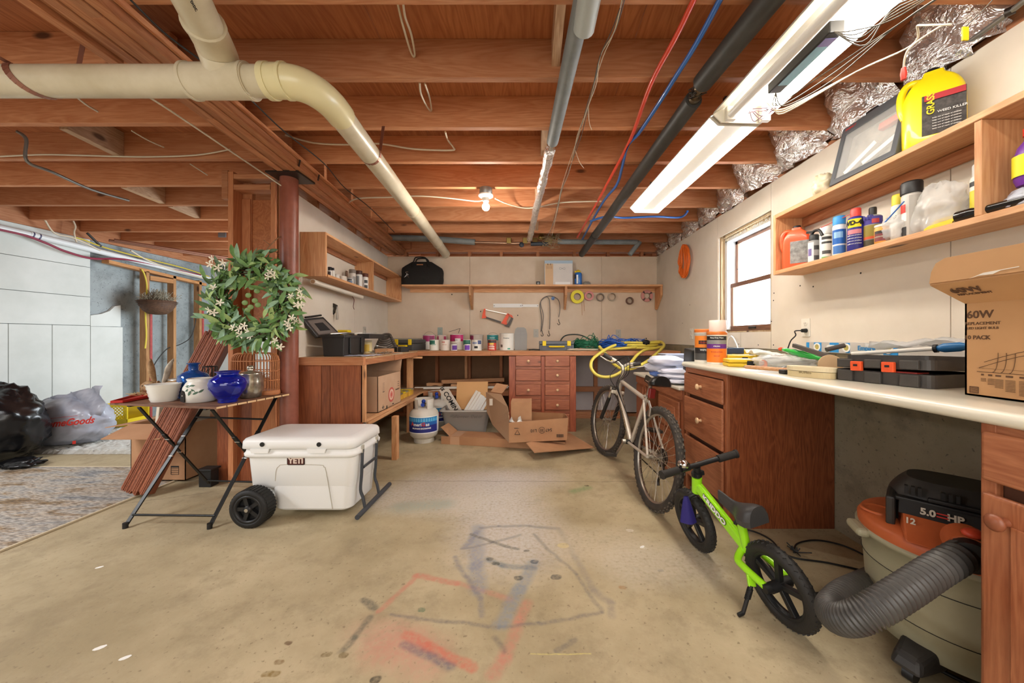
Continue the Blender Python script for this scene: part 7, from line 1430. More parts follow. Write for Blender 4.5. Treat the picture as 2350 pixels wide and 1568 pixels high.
# --- lime balance bike
lime = mat('lime_paint', '#9be01e', .25, coat=.6); Mk = bframe((.990, 1.375, 0), math.radians(-12), math.radians(-10)); K3 = lambda *p: Mk @ Vector((p[0]*.86, p[1], p[2]))
t = T('balance_bike', "child's lime green balance bike with black saddle, propped on its kickstand", 'bicycle', (.92, 1.6, 0)); tb = mat('tyre_black2', '#252321', .6, bump=.2, bscale=60)
def bwheel(hub, steer=0):
    Mh, P = wheel(t, Mk, hub, .155, .048, 0, 0, steer, tm=tb)
    b = MB()
    for k in range(40):
        a = 2*math.pi*k/40
        for w in (-.3, .3): b.bar(P(a+(.08 if w > 0 else 0), .1505, .048*w*.9), P(a+.05, .1535, .048*w*.35), .008, .006, up=(P(a, 1)-P(a, 0)))
    b.build('tread_knobs', tb, t, kind='stuff')
    b = MB(); n = 48; Pg = [[P(2*math.pi*k/n, r, w) for r, w in ((.118, -.016), (.106, -.015), (.100, 0), (.106, .015), (.118, .016))] for k in range(n+1)]; b.grid(Pg, True)
    for k in range(5):
        a = 2*math.pi*k/5+.4; b.bar(P(a, .015), P(a, .104), .020, .022, up=(P(a, 1, 0)-P(a, 1, 1)))
    b.cyl(P(0, 0, -.045), P(0, 0, .045), .020, n=16); b.build('spoked_hub', blk, t, bevel=.002)
    b = MB(); b.cyl(P(0, 0, -.052), P(0, 0, -.044), .008, n=8); b.build('axle_nut', chrome, t)
bwheel((0, 0, .156)); bwheel((.503, 0, .156), math.radians(2))
def kt(name, pts, r, m=lime, n=14): b = MB(); b.tube(spline([K3(*p) for p in pts], 4), r, n); return b.build(name, m, t)
mt = MB(); mt.bar(K3(.500, 0, .375), K3(.17, 0, .215), .034, .048, up=(0, 0, 1)); fr_ = mt.build('main_tube', lime, t, bevel=.012, seg=3); kt('head_tube', [(.488, 0, .42), (.512, 0, .335)], .024); kt('seat_tube', [(.185, 0, .33), (.17, 0, .20)], .018)
for s_ in (-1, 1): kt('rear_stay', [(.19, .010*s_, .205), (.172, .05*s_, .185), (.14, .058*s_, .175), (.01, .058*s_, .162)], .0145)
for s_ in (-1, 1): b = MB(); b.cyl(K3(.0, .070*s_, .16), K3(.0, .042*s_, .16), .016, n=14); b.build('axle_cap', blk, t)
for s_ in (-1, 1): kt('fork_leg', [(.512, .012*s_, .325), (.522, .042*s_, .312), (.545, .044*s_, .25), (.585, .044*s_, .16)], .010, blk)
kt('steerer', [(.487, 0, .42), (.475, 0, .475)], .017, blk); b = MB(); b.cyl(K3(.486, 0, .425), K3(.484, 0, .445), .024); b.bar(K3(.475, -.03, .44), K3(.475, .03, .44), .02, .02); b.build('head_clamp', blk, t)
kt('handlebar', [(.44, -.205, .50), (.465, -.10, .49), (.473, 0, .485), (.465, .10, .49), (.44, .205, .50)], .0125, blk)
for s_ in (-1, 1):
    kt('grip', [(.44, .205*s_, .50), (.457, .115*s_, .4925)], .0185, rubber); kt('grip_end', [(.4385, .212*s_, .5), (.4405, .202*s_, .50)], .021, rubber)
b = MB(); c = K3(.462, -.075, .512); b.ball(c, .029, (1, 1, .75), 20, 10); b.build('bell', chrome, t); b = MB(); b.cyl(K3(.463, -.095, .492), K3(.463, -.05, .492), .018); b.cyl(c-Vector((0, 0, .02)), c-Vector((0, 0, .008)), .022, n=18); b.build('bell_mount', blk, t)
kt('seat_post', [(.185, 0, .32), (.195, 0, .385)], .012, blk); b = MB(); b.cyl(K3(.184, 0, .325), K3(.188, 0, .345), .022); b.bar(K3(.17, -.04, .335), K3(.20, .035, .335), .012, .012); b.build('seat_clamp', blk, t)
saddle('saddle', Mk @ Matrix.Translation(Vector((.130, 0, .388))), .215, .060, .042, mat('saddle_grey', '#3b3a3a', .4))
text('KRIDDO', .038, mat('decal_white', '#f2f2ee', .5), fr_, Mk @ Mx(Vector((.305, -.0182, .311)), (Vector((.146, 0, .215))-Vector((.43, 0, .375))).normalized(), Vector((.44, 0, -.9)).normalized()*-1, Vector((0, -1, 0))), ex=.0006, bold=.0018, sx=1.05)
text('KRIDDO', .038, blk, fr_, Mk @ Mx(Vector((.305, -.0176, .311)), (Vector((.146, 0, .215))-Vector((.43, 0, .375))).normalized(), Vector((.44, 0, -.9)).normalized()*-1, Vector((0, -1, 0))), ex=.0004, bold=.0042, sx=1.05, name='lettering_outline')
gq = K3(.07, -.074, .16); ge = Vector((.846, 1.41, .012)); b = MB(); b.bar(K3(.09, -.06, .165), K3(.075, -.07, .125), .03, .012, up=(0, 1, 0)); b.build('kickstand_bracket', lime, t, bevel=.003)
b = MB(); b.tube([K3(.075, -.074, .13), ge], .0075, 10); b.tube([ge, ge+Vector((-.022, -.006, -.004))], .008, 8); b.build('kickstand', blk, t)
b = MB(); a = K3(.075, -.074, .13); b.tube([a.lerp(ge, .08+.40*k/60)+Vector((.010*math.cos(k*.9), .010*math.sin(k*.9), 0)) for k in range(61)], .002, 5); b.build('kickstand_spring', blk, t)
b = MB(); c = K3(.50, -.05, .33); P = []
for j in range(10):
    u = j/9; w_ = .010+.030*u**.8; P.append([Vector((c.x-.040+w_*math.cos(a)*1.0+.012*u, c.y-.05+w_*.5*math.sin(a)*(1+.3*math.sin(3*a)), c.z+.02-.125*u)) for a in np.linspace(0, 6.28, 21)[:-1]])
b.grid(P, True, closed_u=True); b.add(P[-1], [tuple(range(20))]); b.build('hanging_pouch', mat('navy_cloth', '#231a66', .7, bump=.4), t)
# --- shop vacuum
VC = Vector((1.475, 1.235, 0)); t = T('shop_vacuum', 'shop vacuum with cream tub, orange lid, black motor head and ribbed hose under the counter', 'vacuum cleaner', VC); Mv = Matrix.Translation(VC)
vcr = mat('vac_cream', '#aba58a', .5, var='#9b957a', scale=4); vor = mat('vac_orange', '#c8683a', .45, var='#b65a30', scale=6); vbl = mat('vac_black', '#34302c', .5, var='#24211f', scale=12)
b = MB(); b.lathe([(.200, .07), (.215, .075), (.222, .16), (.224, .165), (.2235, .17), (.232, .30), (.234, .305), (.2335, .31), (.238, .385), (.252, .39), (.254, .405), (.24, .41)], 56, Mv); b.build('tub', vcr, t)
b = MB()
for z, r_ in ((.165, .2245), (.305, .2345)): b.tube([VC+Vector((r_*math.cos(a), r_*math.sin(a), z)) for a in np.linspace(0, 6.283, 57)[:-1]], .0014, 4, closed=True)
b.build('tub_seam', inkk, t)
b = MB(); b.lathe([(.246, .405), (.248, .43), (.238, .447), (.21, .455), (.0001, .46)], 56, Mv); b.build('lid', vor, t)
b = MB(); c = VC+Vector((-.155, .11, .455)); b.lathe([(.052, .0), (.05, .006), (.040, .006), (.038, -.002), (.0001, -.001)], 28, Matrix.Translation(c)); b.build('lid_dial', vor, t)
b = MB(); b.box(-.02, .02, -.05, .05, -.03, .0, Matrix.Translation(VC) @ Matrix.Rotation(math.radians(158), 4, 'Z') @ Matrix.Translation(Vector((.262, 0, .41)))); b.build('rim_spout', vcr, t, bevel=.012)
hd = math.radians(222)   # direction the intake faces
Mh = Mv @ Matrix.Rotation(hd, 4, 'Z'); P = []
for j in range(11):
    u = j/10; zz_ = .445+.160*u; k = (1-.55*max(0, u-.45)**1.7*1.6); row = []
    for i in range(44):
        a = 2*math.pi*i/44; ex = (abs(math.cos(a))**3.2+abs(math.sin(a))**3.2)**(-1/3.2); row.append(Mh @ Vector((-.015+.125*ex*math.cos(a)*k, .165*ex*math.sin(a)*k, zz_)))
    P.append(row)
b = MB(); b.grid(P, True, closed_u=True); b.add(P[-1], [tuple(range(44))], True); b.build('motor_head', vbl, t)
b = MB()
for y0 in (-.115, -.03, .055):
    for k in range(3): b = MB(); b.box(.094, .1125, y0+.016*k, y0+.016*k+.009, .562, .590, Mh); b.build('vent_slot', inkk, t)
for s_ in (-1, 1):
    b = MB(); b.box(.02, .150, .136*s_, .160*s_, .448, .552, Mh); b.build('side_frame', vbl, t, bevel=.008)
b = MB(); b.box(.09, .122, -.14, .14, .535, .55, Mh); b.build('grip_ledge', blk, t, bevel=.005); b = MB(); b.box(.105, .125, -.06, .06, .553, .566, Mh); b.build('switch_recess', blk, t, bevel=.004)
b = MB(); b.hexa([Mh @ Vector(q) for q in ((.06, -.135, .452), (.245, -.11, .445), (.245, .11, .445), (.06, .135, .452))], [Mh @ Vector(q) for q in ((.10, -.13, .535), (.145, -.12, .50), (.145, .12, .50), (.10, .13, .535))]); b.build('intake_housing', vor, t, bevel=.006)
b = MB(); b.hexa([Mh @ Vector(q) for q in ((.140, -.128, .499), (.142, .128, .499), (.118, .128, .536), (.118, -.128, .536))], [Mh @ Vector(q) for q in ((.144, -.128, .503), (.146, .128, .503), (.122, .128, .540), (.122, -.128, .540))]); b.build('label_plate', inkk, t)
nl = Vector((math.cos(hd)*.86, math.sin(hd)*.86, .5)).normalized(); xl_ = Vector((0, 0, 1)).cross(nl).normalized(); yl_ = nl.cross(xl_)
text('5.0   HP', .029, mat('label_silver', '#c9bfae', .5), t, Mx(Mh @ Vector((.1395, -.0, .522))-xl_*.03, xl_, yl_, nl), ex=.0012, bold=.0012); b = MB(); b.box(-.013, .013, .003, .007, 0, .003, Mx(Mh @ Vector((.1395, -.0, .522))-xl_*.028, xl_, yl_, nl)); b.box(-.013, .013, -.007, -.003, 0, .003, Mx(Mh @ Vector((.1395, -.0, .522))-xl_*.028, xl_, yl_, nl)); b.build('label_dash', inkr, t)
for y_, s_ in ((-.10, '12'), (.105, '45')):
    text(s_, .026, mat('label_silver', '', ''), t, Mx(Mh @ Vector((.172, y_, .490)), xl_, yl_, nl), ex=.002, bold=.0008)
pd = Vector((-.72, -.70, .03)).normalized(); pp = V(2224, 1266, 1.0); b = MB(); b.cyl(pp-pd*.08, pp+pd*.010, .050, .044, n=28); b.build('intake_port', vor, t); b = MB(); b.cyl(pp-pd*.01, pp+pd*.05, .040, n=24); b.build('hose_cuff', blk, t); b = MB(); b.ball(pp+Vector((-.0, -.01, .056)), .022, (1.2, 1, .6)); b.build('release_button', mat('button_red', '#c9472c', .4), t)
hose = spline([pp, V(2150, 1308, .95), V(2080, 1354, .91), V(2010, 1396, .89), V(1955, 1420, .91), V(1917, 1418, .97), V(1908, 1394, 1.04), V(1936, 1362, 1.16), V(1974, 1340, 1.31), V(2012, 1322, 1.50), V(2080, 1310, 1.6)], 30)
b = MB(); rad = [.0355+.003*(1 if (k % 4) < 2 else -1) for k in range(len(hose))]; b.tube(hose, rad, 20); b.build('hose', mat('hose_grey', '#4c4a47', .45, var='#3a3836', scale=8), t)
for ang in (200, 290, 20, 110):
    Mc2 = Mv @ Matrix.Rotation(math.radians(ang), 4, 'Z'); b = MB(); b.hexa([Mc2 @ Vector(q) for q in ((.17, -.055, .045), (.30, -.04, .045), (.30, .04, .045), (.17, .055, .045))], [Mc2 @ Vector(q) for q in ((.17, -.05, .12), (.28, -.03, .085), (.28, .03, .085), (.17, .05, .12))]); cf_ = b.build('caster_foot', vbl, t, bevel=.012); b = MB(); b.cyl(Mc2 @ Vector((.26, -.014, .022)), Mc2 @ Vector((.26, .014, .022)), .022, n=16); b.build('caster_wheel', blk, cf_)
def fcord(label, pts, r=.0042, m=blk, g='black cords on the floor by the vacuum'): b = MB(); b.tube(spline([G(px, py, .006) for px, py in pts], 6), r, 7); return b.one('power_cord', m, label, 'cord', g)
fcord('black cord curving out from under the balance bike saddle to the vacuum', [(1692, 1214), (1730, 1220), (1770, 1240), (1795, 1268), (1830, 1282), (1900, 1292), (1990, 1312)])
fcord('black cord looped on the floor against the concrete wall', [(1822, 1268), (1830, 1248), (1870, 1240), (1920, 1248), (1965, 1265), (2012, 1292)])
fcord('black cord disappearing beneath the vacuum hose', [(1698, 1240), (1726, 1256), (1760, 1290), (1805, 1355), (1870, 1362), (1920, 1350)])
b = MB(); rr = random.Random(12); c = G(1828, 1268, .012)
for k in range(10): b.tube([c, c+Vector((rr.uniform(-.03, .05), rr.uniform(-.05, .04), rr.uniform(0, .03)))], .003, 5)
b.one('frayed_tie', blk, 'small frayed black knot at the end of the looped cord', 'knot')
fcord('thick black cord leading from the vacuum foot towards the camera', [(2092, 1512), (2150, 1535), (2250, 1585)], .006)
# ================================================================ things on the white counter
ZC = .9345
def onC(px, Y, z=ZC): return Vector(((px-CX)/F*Y, Y, z))
def tub(label, c, r, h, base, bands, lid, texts=()):
    t = T('wipes_tub', label, 'tub', c, group='tubs of cleaning wipes on the counter'); b = MB(); b.lathe([(r*.97, 0), (r, .006), (r, h*.86), (r*1.03, h*.865), (r*1.03, h*.90)], 30, Matrix.Translation(c)); b.build('body', base, t)
    b = MB(); b.lathe([(r*1.04, h*.90), (r*1.04, h*.97), (r*.98, h), (.0001, h)], 30, Matrix.Translation(c)); b.build('lid', lid, t)
    for hx, z0, z1, a0, a1 in bands: b = MB(); band(b, c, r+.0007, z0*h, z1*h, a0, a1); b.build('label_band', colm(hx), t)
    for s_, sz, z, m, da in texts: text(s_, sz, m, t, Matrix.Translation(c) @ Matrix.Rotation(math.radians(da), 4, 'Z') @ facing((0, -r-.0012, z*h)), ex=.0003, bend=r+.001, bold=.0003)
    return t
lor = mat('lid_orange', '#df7a2f', .35, trans=.2)
TA = -28
tub('tub of car-cleaning wipes with orange and black label at the far end of the counter', onC(1616, 2.50), .062, .235, white, [('#e8852b', .45, .80, -190, -60), ('#221f20', .28, .45, -190, -60), ('#4c4a48', .08, .28, -190, -60), ('#2a2626', .55, .66, -150, -100)], lor, [('WIPES', .018, .38, inkw, TA), ('CLEAN', .016, .60, mat('decal_red', '#b02a20', .5), TA)])
tub('tub of shop wipes with purple band and bright orange label', onC(1645, 2.36), .060, .215, white, [('#ee7d1e', .06, .48, -200, -50), ('#6a2f86', .48, .62, -200, -50), ('#8f8d8a', .62, .74, -200, -50), ('#1f1d1e', .74, .86, -200, -50)], lor, [('Heavy Duty Wipes', .011, .81, inkw, TA), ('STRONG', .010, .55, inkw, TA), ('for tools and hands', .009, .38, inkr, TA), ('textured', .010, .26, inkr, TA)])
b = MB(); c = onC(1647, 2.36, ZC+.2155); b.lathe([(.052, 0), (.052, .075), (.0001, .075)], 28, Matrix.Translation(c)); b.one('clear_cap', mat('pinkish_cap', '#e5cdc0', .5), 'pale pinkish cap standing on the purple-banded wipes tub', 'cap')
t = T('radio_case', 'tall black plastic case standing on the desk beside the counter end', 'case', onC(1590, 2.78, .741)); c = onC(1590, 2.78, .741); b = MB(); b.hexa([c+Vector(q) for q in ((-.05, -.09, 0), (.06, -.09, 0), (.06, .09, 0), (-.05, .09, 0))], [c+Vector(q) for q in ((-.045, -.09, .27), (.06, -.07, .285), (.06, .08, .285), (-.035, .08, .285))]); b.build('body', blk, t, bevel=.008); b = MB(); b.box(c.x-.03, c.x+.05, c.y-.094, c.y-.09, c.z+.17, c.z+.25); b.build('panel', dgrey, t)
t = T('storage_tub', 'pale blue-white plastic tub on the desk behind the towels', 'tub', onC(1555, 3.3, .741)); c = onC(1556, 3.35, .741); b = MB(); loft(b, [(c.z, rrect(c.x-.11, c.x+.16, c.y-.1, c.y+.1, .03)), (c.z+.20, rrect(c.x-.14, c.x+.18, c.y-.12, c.y+.12, .03)), (c.z+.205, rrect(c.x-.155, c.x+.19, c.y-.13, c.y+.13, .03)), (c.z+.215, rrect(c.x-.155, c.x+.19, c.y-.13, c.y+.13, .03))]); b.build('body', mat('tub_blue_white', '#b9c1d4', .4), t)
def dcase(label, c, w, d, h, m, rz=0): b = MB(); M = Matrix.Translation(c) @ Matrix.Rotation(rz, 4, 'Z'); t = T('hand_tool_case', label, 'tool case', c, group='small yellow cases on the counter'); b.box(-w/2, w/2, -d/2, d/2, 0, h*.48, M); b.build('base', m, t, bevel=.006); b = MB(); b.box(-w/2, w/2, -d/2, d/2, h*.52, h, M); b.build('lid', m, t, bevel=.008); b = MB(); b.box(w*.0, w*.2, -d/2-.003, -d/2+.003, h*.2, h*.8, M); b.build('latch', blk, t, bevel=.002); return t
y2 = mat('case_yellow', '#dcb823', .45)
dcase('flat yellow plastic case at the front of the counter beside the wipes', onC(1706, 2.16), .20, .13, .046, y2, -.25); dcase('yellow plastic case behind the flat one, beside the wipes tub', onC(1695, 2.34), .17, .12, .062, y2, -.2); dcase('yellow plastic case with dark blue lid part at the back of the counter', onC(1712, 2.50), .15, .11, .09, y2, -.2)
b = MB(); c = onC(1690, 2.44, ZC); M = Matrix.Translation(c) @ Matrix.Rotation(-.2, 4, 'Z'); b.box(-.07, .05, .0, .03, .062, .105, M); b.one('battery_pack', mat('navy_plastic', '#2c3a55', .4), 'dark blue battery pack resting behind the yellow cases', 'battery', bevel=.006)
clearp = mat('clear_plastic', '#e9e9e6', .12, alpha=.42); papr = mat('paper', '#ecebe6', .8)
b = MB(); P = [[onC(1718, 2.24, ZC+.0)+Vector((.02+.26*i/10, -.02-.16*i/10+.09*j/6, .075-.045*i/10+.018*math.sin(i*.8+j)+.02*j/6)) for i in range(11)] for j in range(7)]; b.grid(P); b.one('paper_sheet', papr, 'crumpled white instruction sheet sticking up among the plastic packs', 'paper', solid=.001)
b = MB(); blob(b, onC(1795, 2.06, ZC+.035), (.16, .10, .035), .35, 3, 21, 36, 16, floor=ZC+.001, sharp=.4); b.one('plastic_pack', clearp, 'crumpled clear plastic packaging beside the green packet', 'packet')
t = T('paper_roll', 'roll with pinkish end lying among the clear plastic on the counter', 'roll', onC(1752, 2.02)); c = onC(1752, 2.00, ZC+.026); b = MB(); b.cyl(c, c+Vector((.12, .06, 0)), .026, n=20); b.build('roll', clearp, t); b = MB(); b.cyl(c-Vector((.002, .001, 0)), c+Vector((.001, .0, 0)), .024, n=20); b.build('roll_end', mat('roll_pink', '#c08a7a', .7), t)
t = T('green_packet', 'bright green plastic packet lying in the middle of the counter', 'packet', onC(1842, 1.98)); a, e_ = V(1792, 806, 2.12), V(1890, 830, 1.86); b = MB(); P = []
for j in range(17):
    u = j/16; c = a.lerp(e_, u); c.z = max(c.z, ZC+.012) ; w = .040*math.sin(math.pi*min(1, max(0, u*.9+.08)))**.6+.004; th = .017*math.sin(math.pi*min(1, u*.9+.05))+.003
    P.append([c+Vector((.4*w*math.cos(q), w*math.cos(q), th*math.sin(q)+.002*math.sin(j*1.9+q*2)+.012)) for q in np.linspace(0, 6.283, 17)[:-1]])
b.grid(P, True, closed_u=True); b.build('pouch', mat('packet_green', '#25b341', .25, coat=.4), t); b = MB(); b.ball(a+Vector((0, 0, .012)), .014, (1.2, .8, .8), 10, 6); b.build('orange_nozzle', orange, t)
b = MB(); a, e_ = V(1822, 793, 2.02), V(1912, 822, 1.70); b.bar(a, e_, .020, .022); b.one('dark_bar', mat('dark_bar', '#4b4542', .5), 'dark square-section bar propped across the green packet', 'bar', bevel=.003)
b = MB(); b.tube([V(1896, 803, 1.86), V(1938, 793, 1.84)], .012, 12); b.one('dark_handle', mat('dark_bar', '', ''), 'short dark round handle in front of the blue spirit level', 'handle')  # loose round tool handle
# level on the ledge
t = T('spirit_level', 'long silver and blue spirit level standing on the concrete ledge', 'spirit level', (1.76, 1.8, 1.021)); x0, x1, z0, z1 = 1.750, 1.778, 1.021, 1.084; lv = mat('level_silver', '#cfcbc6', .35, .3); lb = mat('level_blue', '#2f8fd0', .35)
b = MB(); b.box(x0, x1, 1.10, 2.245, z0, z1); b.build('beam', lv, t, bevel=.002); Ml = Mx(Vector((x0, 2.245, z0)), Vector((0, -1, 0)), Vector((0, 0, 1)), Vector((-1, 0, 0)))
b = MB()
for a, e_ in ((.0, .022), (.06, .115), (.175, .235), (.28, .305), (.49, .56)): b.box(a, e_, .004, .059, 0, .0015, Ml)
b.build('blue_panel', lb, t)
for u in (.085, .285, .515):
    b = MB(); b.ring(circ(.024, 24, u, .032), circ(.016, 24, u, .032), 0, .004, Ml); b.build('vial_ring', inkw, t); b = MB(); b.prism(circ(.016, 20, u, .032), 0, .002, Ml); b.build('vial', mat('vial_yellow', '#b8a862', .2), t)
b = MB(); b.prism(rrect(.155, .215, .02, .046, .012), 0, .003, Ml); b.build('hand_slot', inkw, t)
text('Empire', .034, mat('level_text', '#2f7fb8', .4), t, Ml @ Matrix.Translation(Vector((.40, .032, .0008))), bold=.001)
# hammer handle, oval case, disc
t = T('hammer', 'hammer with pale wooden handle lying at the front of the counter', 'hammer', onC(1790, 1.75)); a, e_ = onC(1712, 1.90, ZC+.018), onC(1880, 1.60, ZC+.018); b = MB(); b.tube(spline([a, a.lerp(e_, .3), a.lerp(e_, .7), e_], 3), .0135, 12, flat=.75); b.build('handle', pineX, t); b = MB(); b.cyl(e_+Vector((-.04, -.03, 0)), e_+Vector((.05, .04, 0)), .016); b.build('head', dsteel, t)
t = T('oval_case', 'pale rounded-end box with faint lettering in front of the dark tool case', 'box', onC(1868, 1.60)); c = onC(1862, 1.575); M = Matrix.Translation(c) @ Matrix.Rotation(-1.15, 4, 'Z'); b = MB(); b.prism(rrect(-.092, .092, -.045, .045, .044, 8), 0, .026, M); b.build('base', mat('pale_case', '#cdbb90', .5), t, bevel=.004); b = MB(); b.prism(rrect(-.095, .095, -.047, .047, .046, 8), .028, .046, M); b.build('lid', mat('pale_case2', '#d8caa6', .5), t, bevel=.004)
text('BONES', .016, mat('faint_print', '#9a8866', .7), t, M @ Mx(Vector((-.0, -.0475, .022)), Vector((1, 0, 0)), Vector((0, 0, 1)), Vector((0, -1, 0))))
b = MB(); c = onC(1906, 1.66, ZC+.0); b.cyl(c+Vector((0, 0, .048)), c+Vector((.015, .02, .048)), .046, n=28); b.one('wooden_disc', mat('disc_tan', '#c8a981', .6), 'round tan disc propped behind the pale oval box', 'disc')
t = T('tape_measure', 'small black and yellow tape measure beside the pale oval box', 'tape measure', onC(1812, 1.72)); c = onC(1806, 1.71); b = MB(); b.box(c.x-.028, c.x+.028, c.y-.02, c.y+.02, c.z, c.z+.02); b.build('body', blk, t, bevel=.004); b = MB(); b.box(c.x-.012, c.x+.006, c.y-.021, c.y-.020, c.z+.003, c.z+.018); b.build('label', inkw, t)
# dark drill case, ajar
t = T('drill_case', 'large dark grey drill case with orange latches, lid slightly open', 'tool case', onC(2000, 1.35)); A = onC(1914, 1.50); B_ = onC(2140, 1.20); u = (B_-A).normalized(); v = Vector((-u.y, u.x, 0)); L_ = (B_-A).length; Md = Mx(A, u, v, Vector((0, 0, 1)))
b = MB(); b.prism(rrect(0, L_, 0, .30, .025), 0, .046, Md); b.build('base', dgrey, t, bevel=.005)
Ml2 = Md @ Matrix.Translation(Vector((0, 0, .052))) @ Euler((math.radians(-2), math.radians(-2.0), 0)).to_matrix().to_4x4(); b = MB(); b.prism(rrect(0, L_, 0.0, .30, .025), .0, .036, Ml2); b.prism(rrect(.02, L_-.02, .03, .28, .025), .036, .050, Ml2); lid_ = b.build('lid', dgrey, t, bevel=.006)
b = MB()
for k in range(26): b.box(.03+.010*k, .035+.010*k, .035, .275, .050, .0515, Ml2)
b.build('lid_ribs', dgrey, lid_, kind='stuff')
for M2, z0, z1 in ((Md, .0, .044), (Ml2, .002, .034)):
    for x0 in (.02, .115, L_-.085):
        b = MB(); b.box(x0, x0+.055, -.012, .002, z0, z1, M2); b.build('corner_rib', dgrey, t, bevel=.004)
for x0 in (.072, .175):
    b = MB(); b.box(x0, x0+.038, -.018, -.002, -.012, .026, Ml2); la = b.build('latch', mat('latch_orange', '#e0552a', .4), t, bevel=.003); b = MB(); b.box(x0+.012, x0+.026, -.0195, -.018, .006, .014, Ml2); b.build('latch_slot', blk, la)
b = MB(); b.box(.18, .27, .0, .06, .047, .052, Md); b.build('red_tool', mat('dark_red', '#7d1f1a', .4), t)
b = MB(); P = [[V(1985, 800, 1.62)+Vector((.0+.34*i/14*.55+.004*j, -.40*i/14*.9+.05*(j/6-.5), .012+.035*i/14+.012*math.sin(i*1.1+j*1.3)+.010*math.sin(j*2.1))) for i in range(15)] for j in range(7)]; b.grid(P); b.one('plastic_sleeve', clearp, 'long crinkled clear plastic sleeve lying behind the drill case', 'packet', solid=.002)
t = T('paint_scraper', 'long white-handled tool with blue grip lying on the drill case', 'hand tool', V(2100, 800, 1.35)); a, m_, e_ = V(1955, 812, 1.58), V(2150, 800, 1.34), V(2218, 795, 1.27); b = MB(); b.tube([a, m_], .008, 8); b.build('white_shaft', white, t); b = MB(); b.tube([m_, m_.lerp(e_, .25), m_.lerp(e_, .8), e_], [.009, .017, .017, .011], 12); b.build('blue_grip', mat('grip_blue', '#2a6fa8', .35), t); b = MB(); b.tube([m_.lerp(e_, -.1), m_.lerp(e_, .03)], .016, 10); b.build('dark_collar', blk, t)
b = MB(); rr = random.Random(3)
for k in range(22): c = onC(rr.uniform(1725, 1900), rr.uniform(1.85, 2.2), ZC+.004); b.bar(c, c+Vector((rr.uniform(-.06, .09), rr.uniform(-.06, .05), rr.uniform(0, .01))), .007, .006)
for k in range(14): c = onC(rr.uniform(1900, 1990), rr.uniform(1.7, 1.85), ZC+.02); b.bar(c, c+Vector((rr.uniform(-.05, .09), rr.uniform(-.06, .05), rr.uniform(0, .05))), .007, .006)
b.one('loose_hardware', steel, 'scatter of metal bits and fittings among the packs on the counter', 'hardware', kind='stuff')
b = MB(); b.tube(spline([PX(1668, 800, 1.74), PX(1672, 778, 1.74), PX(1680, 773, 1.74), PX(1690, 790, 1.72), PX(1697, 812, 1.69)], 5), .006, 8); b.one('white_hook', white, 'curved white wire loop leaning on the wall below the window', 'wire loop')
# lamp-bulb carton
t = T('cardboard_box', 'big open cardboard box printed 60W at the near end of the counter', 'box', (1.55, .82, ZC)); tan = mat('tan_carton', '#c09467', .8, var='#b5895d', scale=3); zb, zt = ZC+.0005, 1.214; xa, xb, ya, yb = 1.335, 1.745, .52, 1.088
for q in ((xa, xa+.005, ya, yb, zb, zt), (xb-.005, xb, ya, yb, zb, zt), (xa, xb, yb-.005, yb, zb, zt), (xa, xb, ya, ya+.005, zb, zt), (xa, xb, ya, yb, zb, zb+.005)):
    b = MB(); b.box(*q); b.build('panel', tan, t)
b = MB(); b.hexa([(xa, ya, zt), (xa, yb, zt), (xa+.005, yb, zt), (xa+.005, ya, zt)], [(xa-.108, ya, zt+.056), (xa-.108, yb, zt+.056), (xa-.106, yb, zt+.061), (xa-.106, ya, zt+.061)]); b.build('flap', tan, t)
b = MB(); M = Mx(Vector((xa-.106, yb, zt+.061)), Vector((0, -1, 0)), Vector((.10, 0, .995)).normalized(), Vector((-.995, 0, .1)).normalized()); Lf = yb-ya; b.prism([(0, 0), (Lf, 0), (Lf, .045), (Lf-.03, .072), (.035, .072), (.012, .060), (.002, .035)], 0, .004, M); b.build('tuck_flap', tan, t)
b = MB(); b.prism([(.10, -.001), (.12, .004), (.15, .003), (.165, .010), (.20, .012), (.20, .014), (.13, .010)], .0042, .005, M); b.build('torn_edge', mat('torn_white', '#e5ddd0', .8), t)
Mq = Mx(Vector((xa-.0004, yb, zb)), Vector((0, -1, 0)), Vector((0, 0, 1)), Vector((-1, 0, 0)))
text('60W', .031, inkbr, t, Mq @ Matrix.Translation(Vector((.036, .243, 0))), bold=.0006); text('REPLACEMENT', .0125, inkbr, t, Mq @ Matrix.Translation(Vector((.042, .217, 0)))); text('LED LIGHT BULB', .010, inkbr, t, Mq @ Matrix.Translation(Vector((.042, .203, 0)))); text('10 PACK', .016, inkbr, t, Mq @ Matrix.Translation(Vector((.030, .175, 0))), bold=.0004)
Mfl = Mx(Vector((xa-.035, yb, zt+.0165)), Vector((0, -1, 0)), Vector((.888, 0, -.46)).normalized()*-1, Vector((-.46, 0, -.888)).normalized()); text('60W', .036, inkbr, t, Mfl @ Matrix.Translation(Vector((.06, .040, .0012))), bold=.0006); text('REPLACEMENT', .012, inkbr, t, Mfl @ Matrix.Translation(Vector((.065, .018, .0012))))
b = MB()
for k in range(5):
    pts = [Mq @ Vector((.035+.012*k+x, .085+.018*k*1.0+(.055-.004*k)*math.sin(math.pi*min(1, x/.20)*.55), .0006)) for x in np.linspace(0, .2, 12)] if k < 2 else [Mq @ Vector((.03+.018*k+.02*math.sin(q)*.6, .075+.05*(1-math.cos(q)), .0006)) for q in np.linspace(0, 1.7, 10)]
    b.tube(pts, .0007, 4)
b.box(.03, .5, .073, .0745, 0, .0006, Mq); b.box(.03, .5, .084, .0845, 0, .0006, Mq)
for k, x in enumerate((.040, .056, .072, .094, .122)):
    w = .006+.003*k; b.box(x, x+w, .063, .068, 0, .0006, Mq)
    for r_ in range(3+k*2): b.box(x-.001, x+w+.005, .054-.0038*r_, .0552-.0038*r_, 0, .0006, Mq)
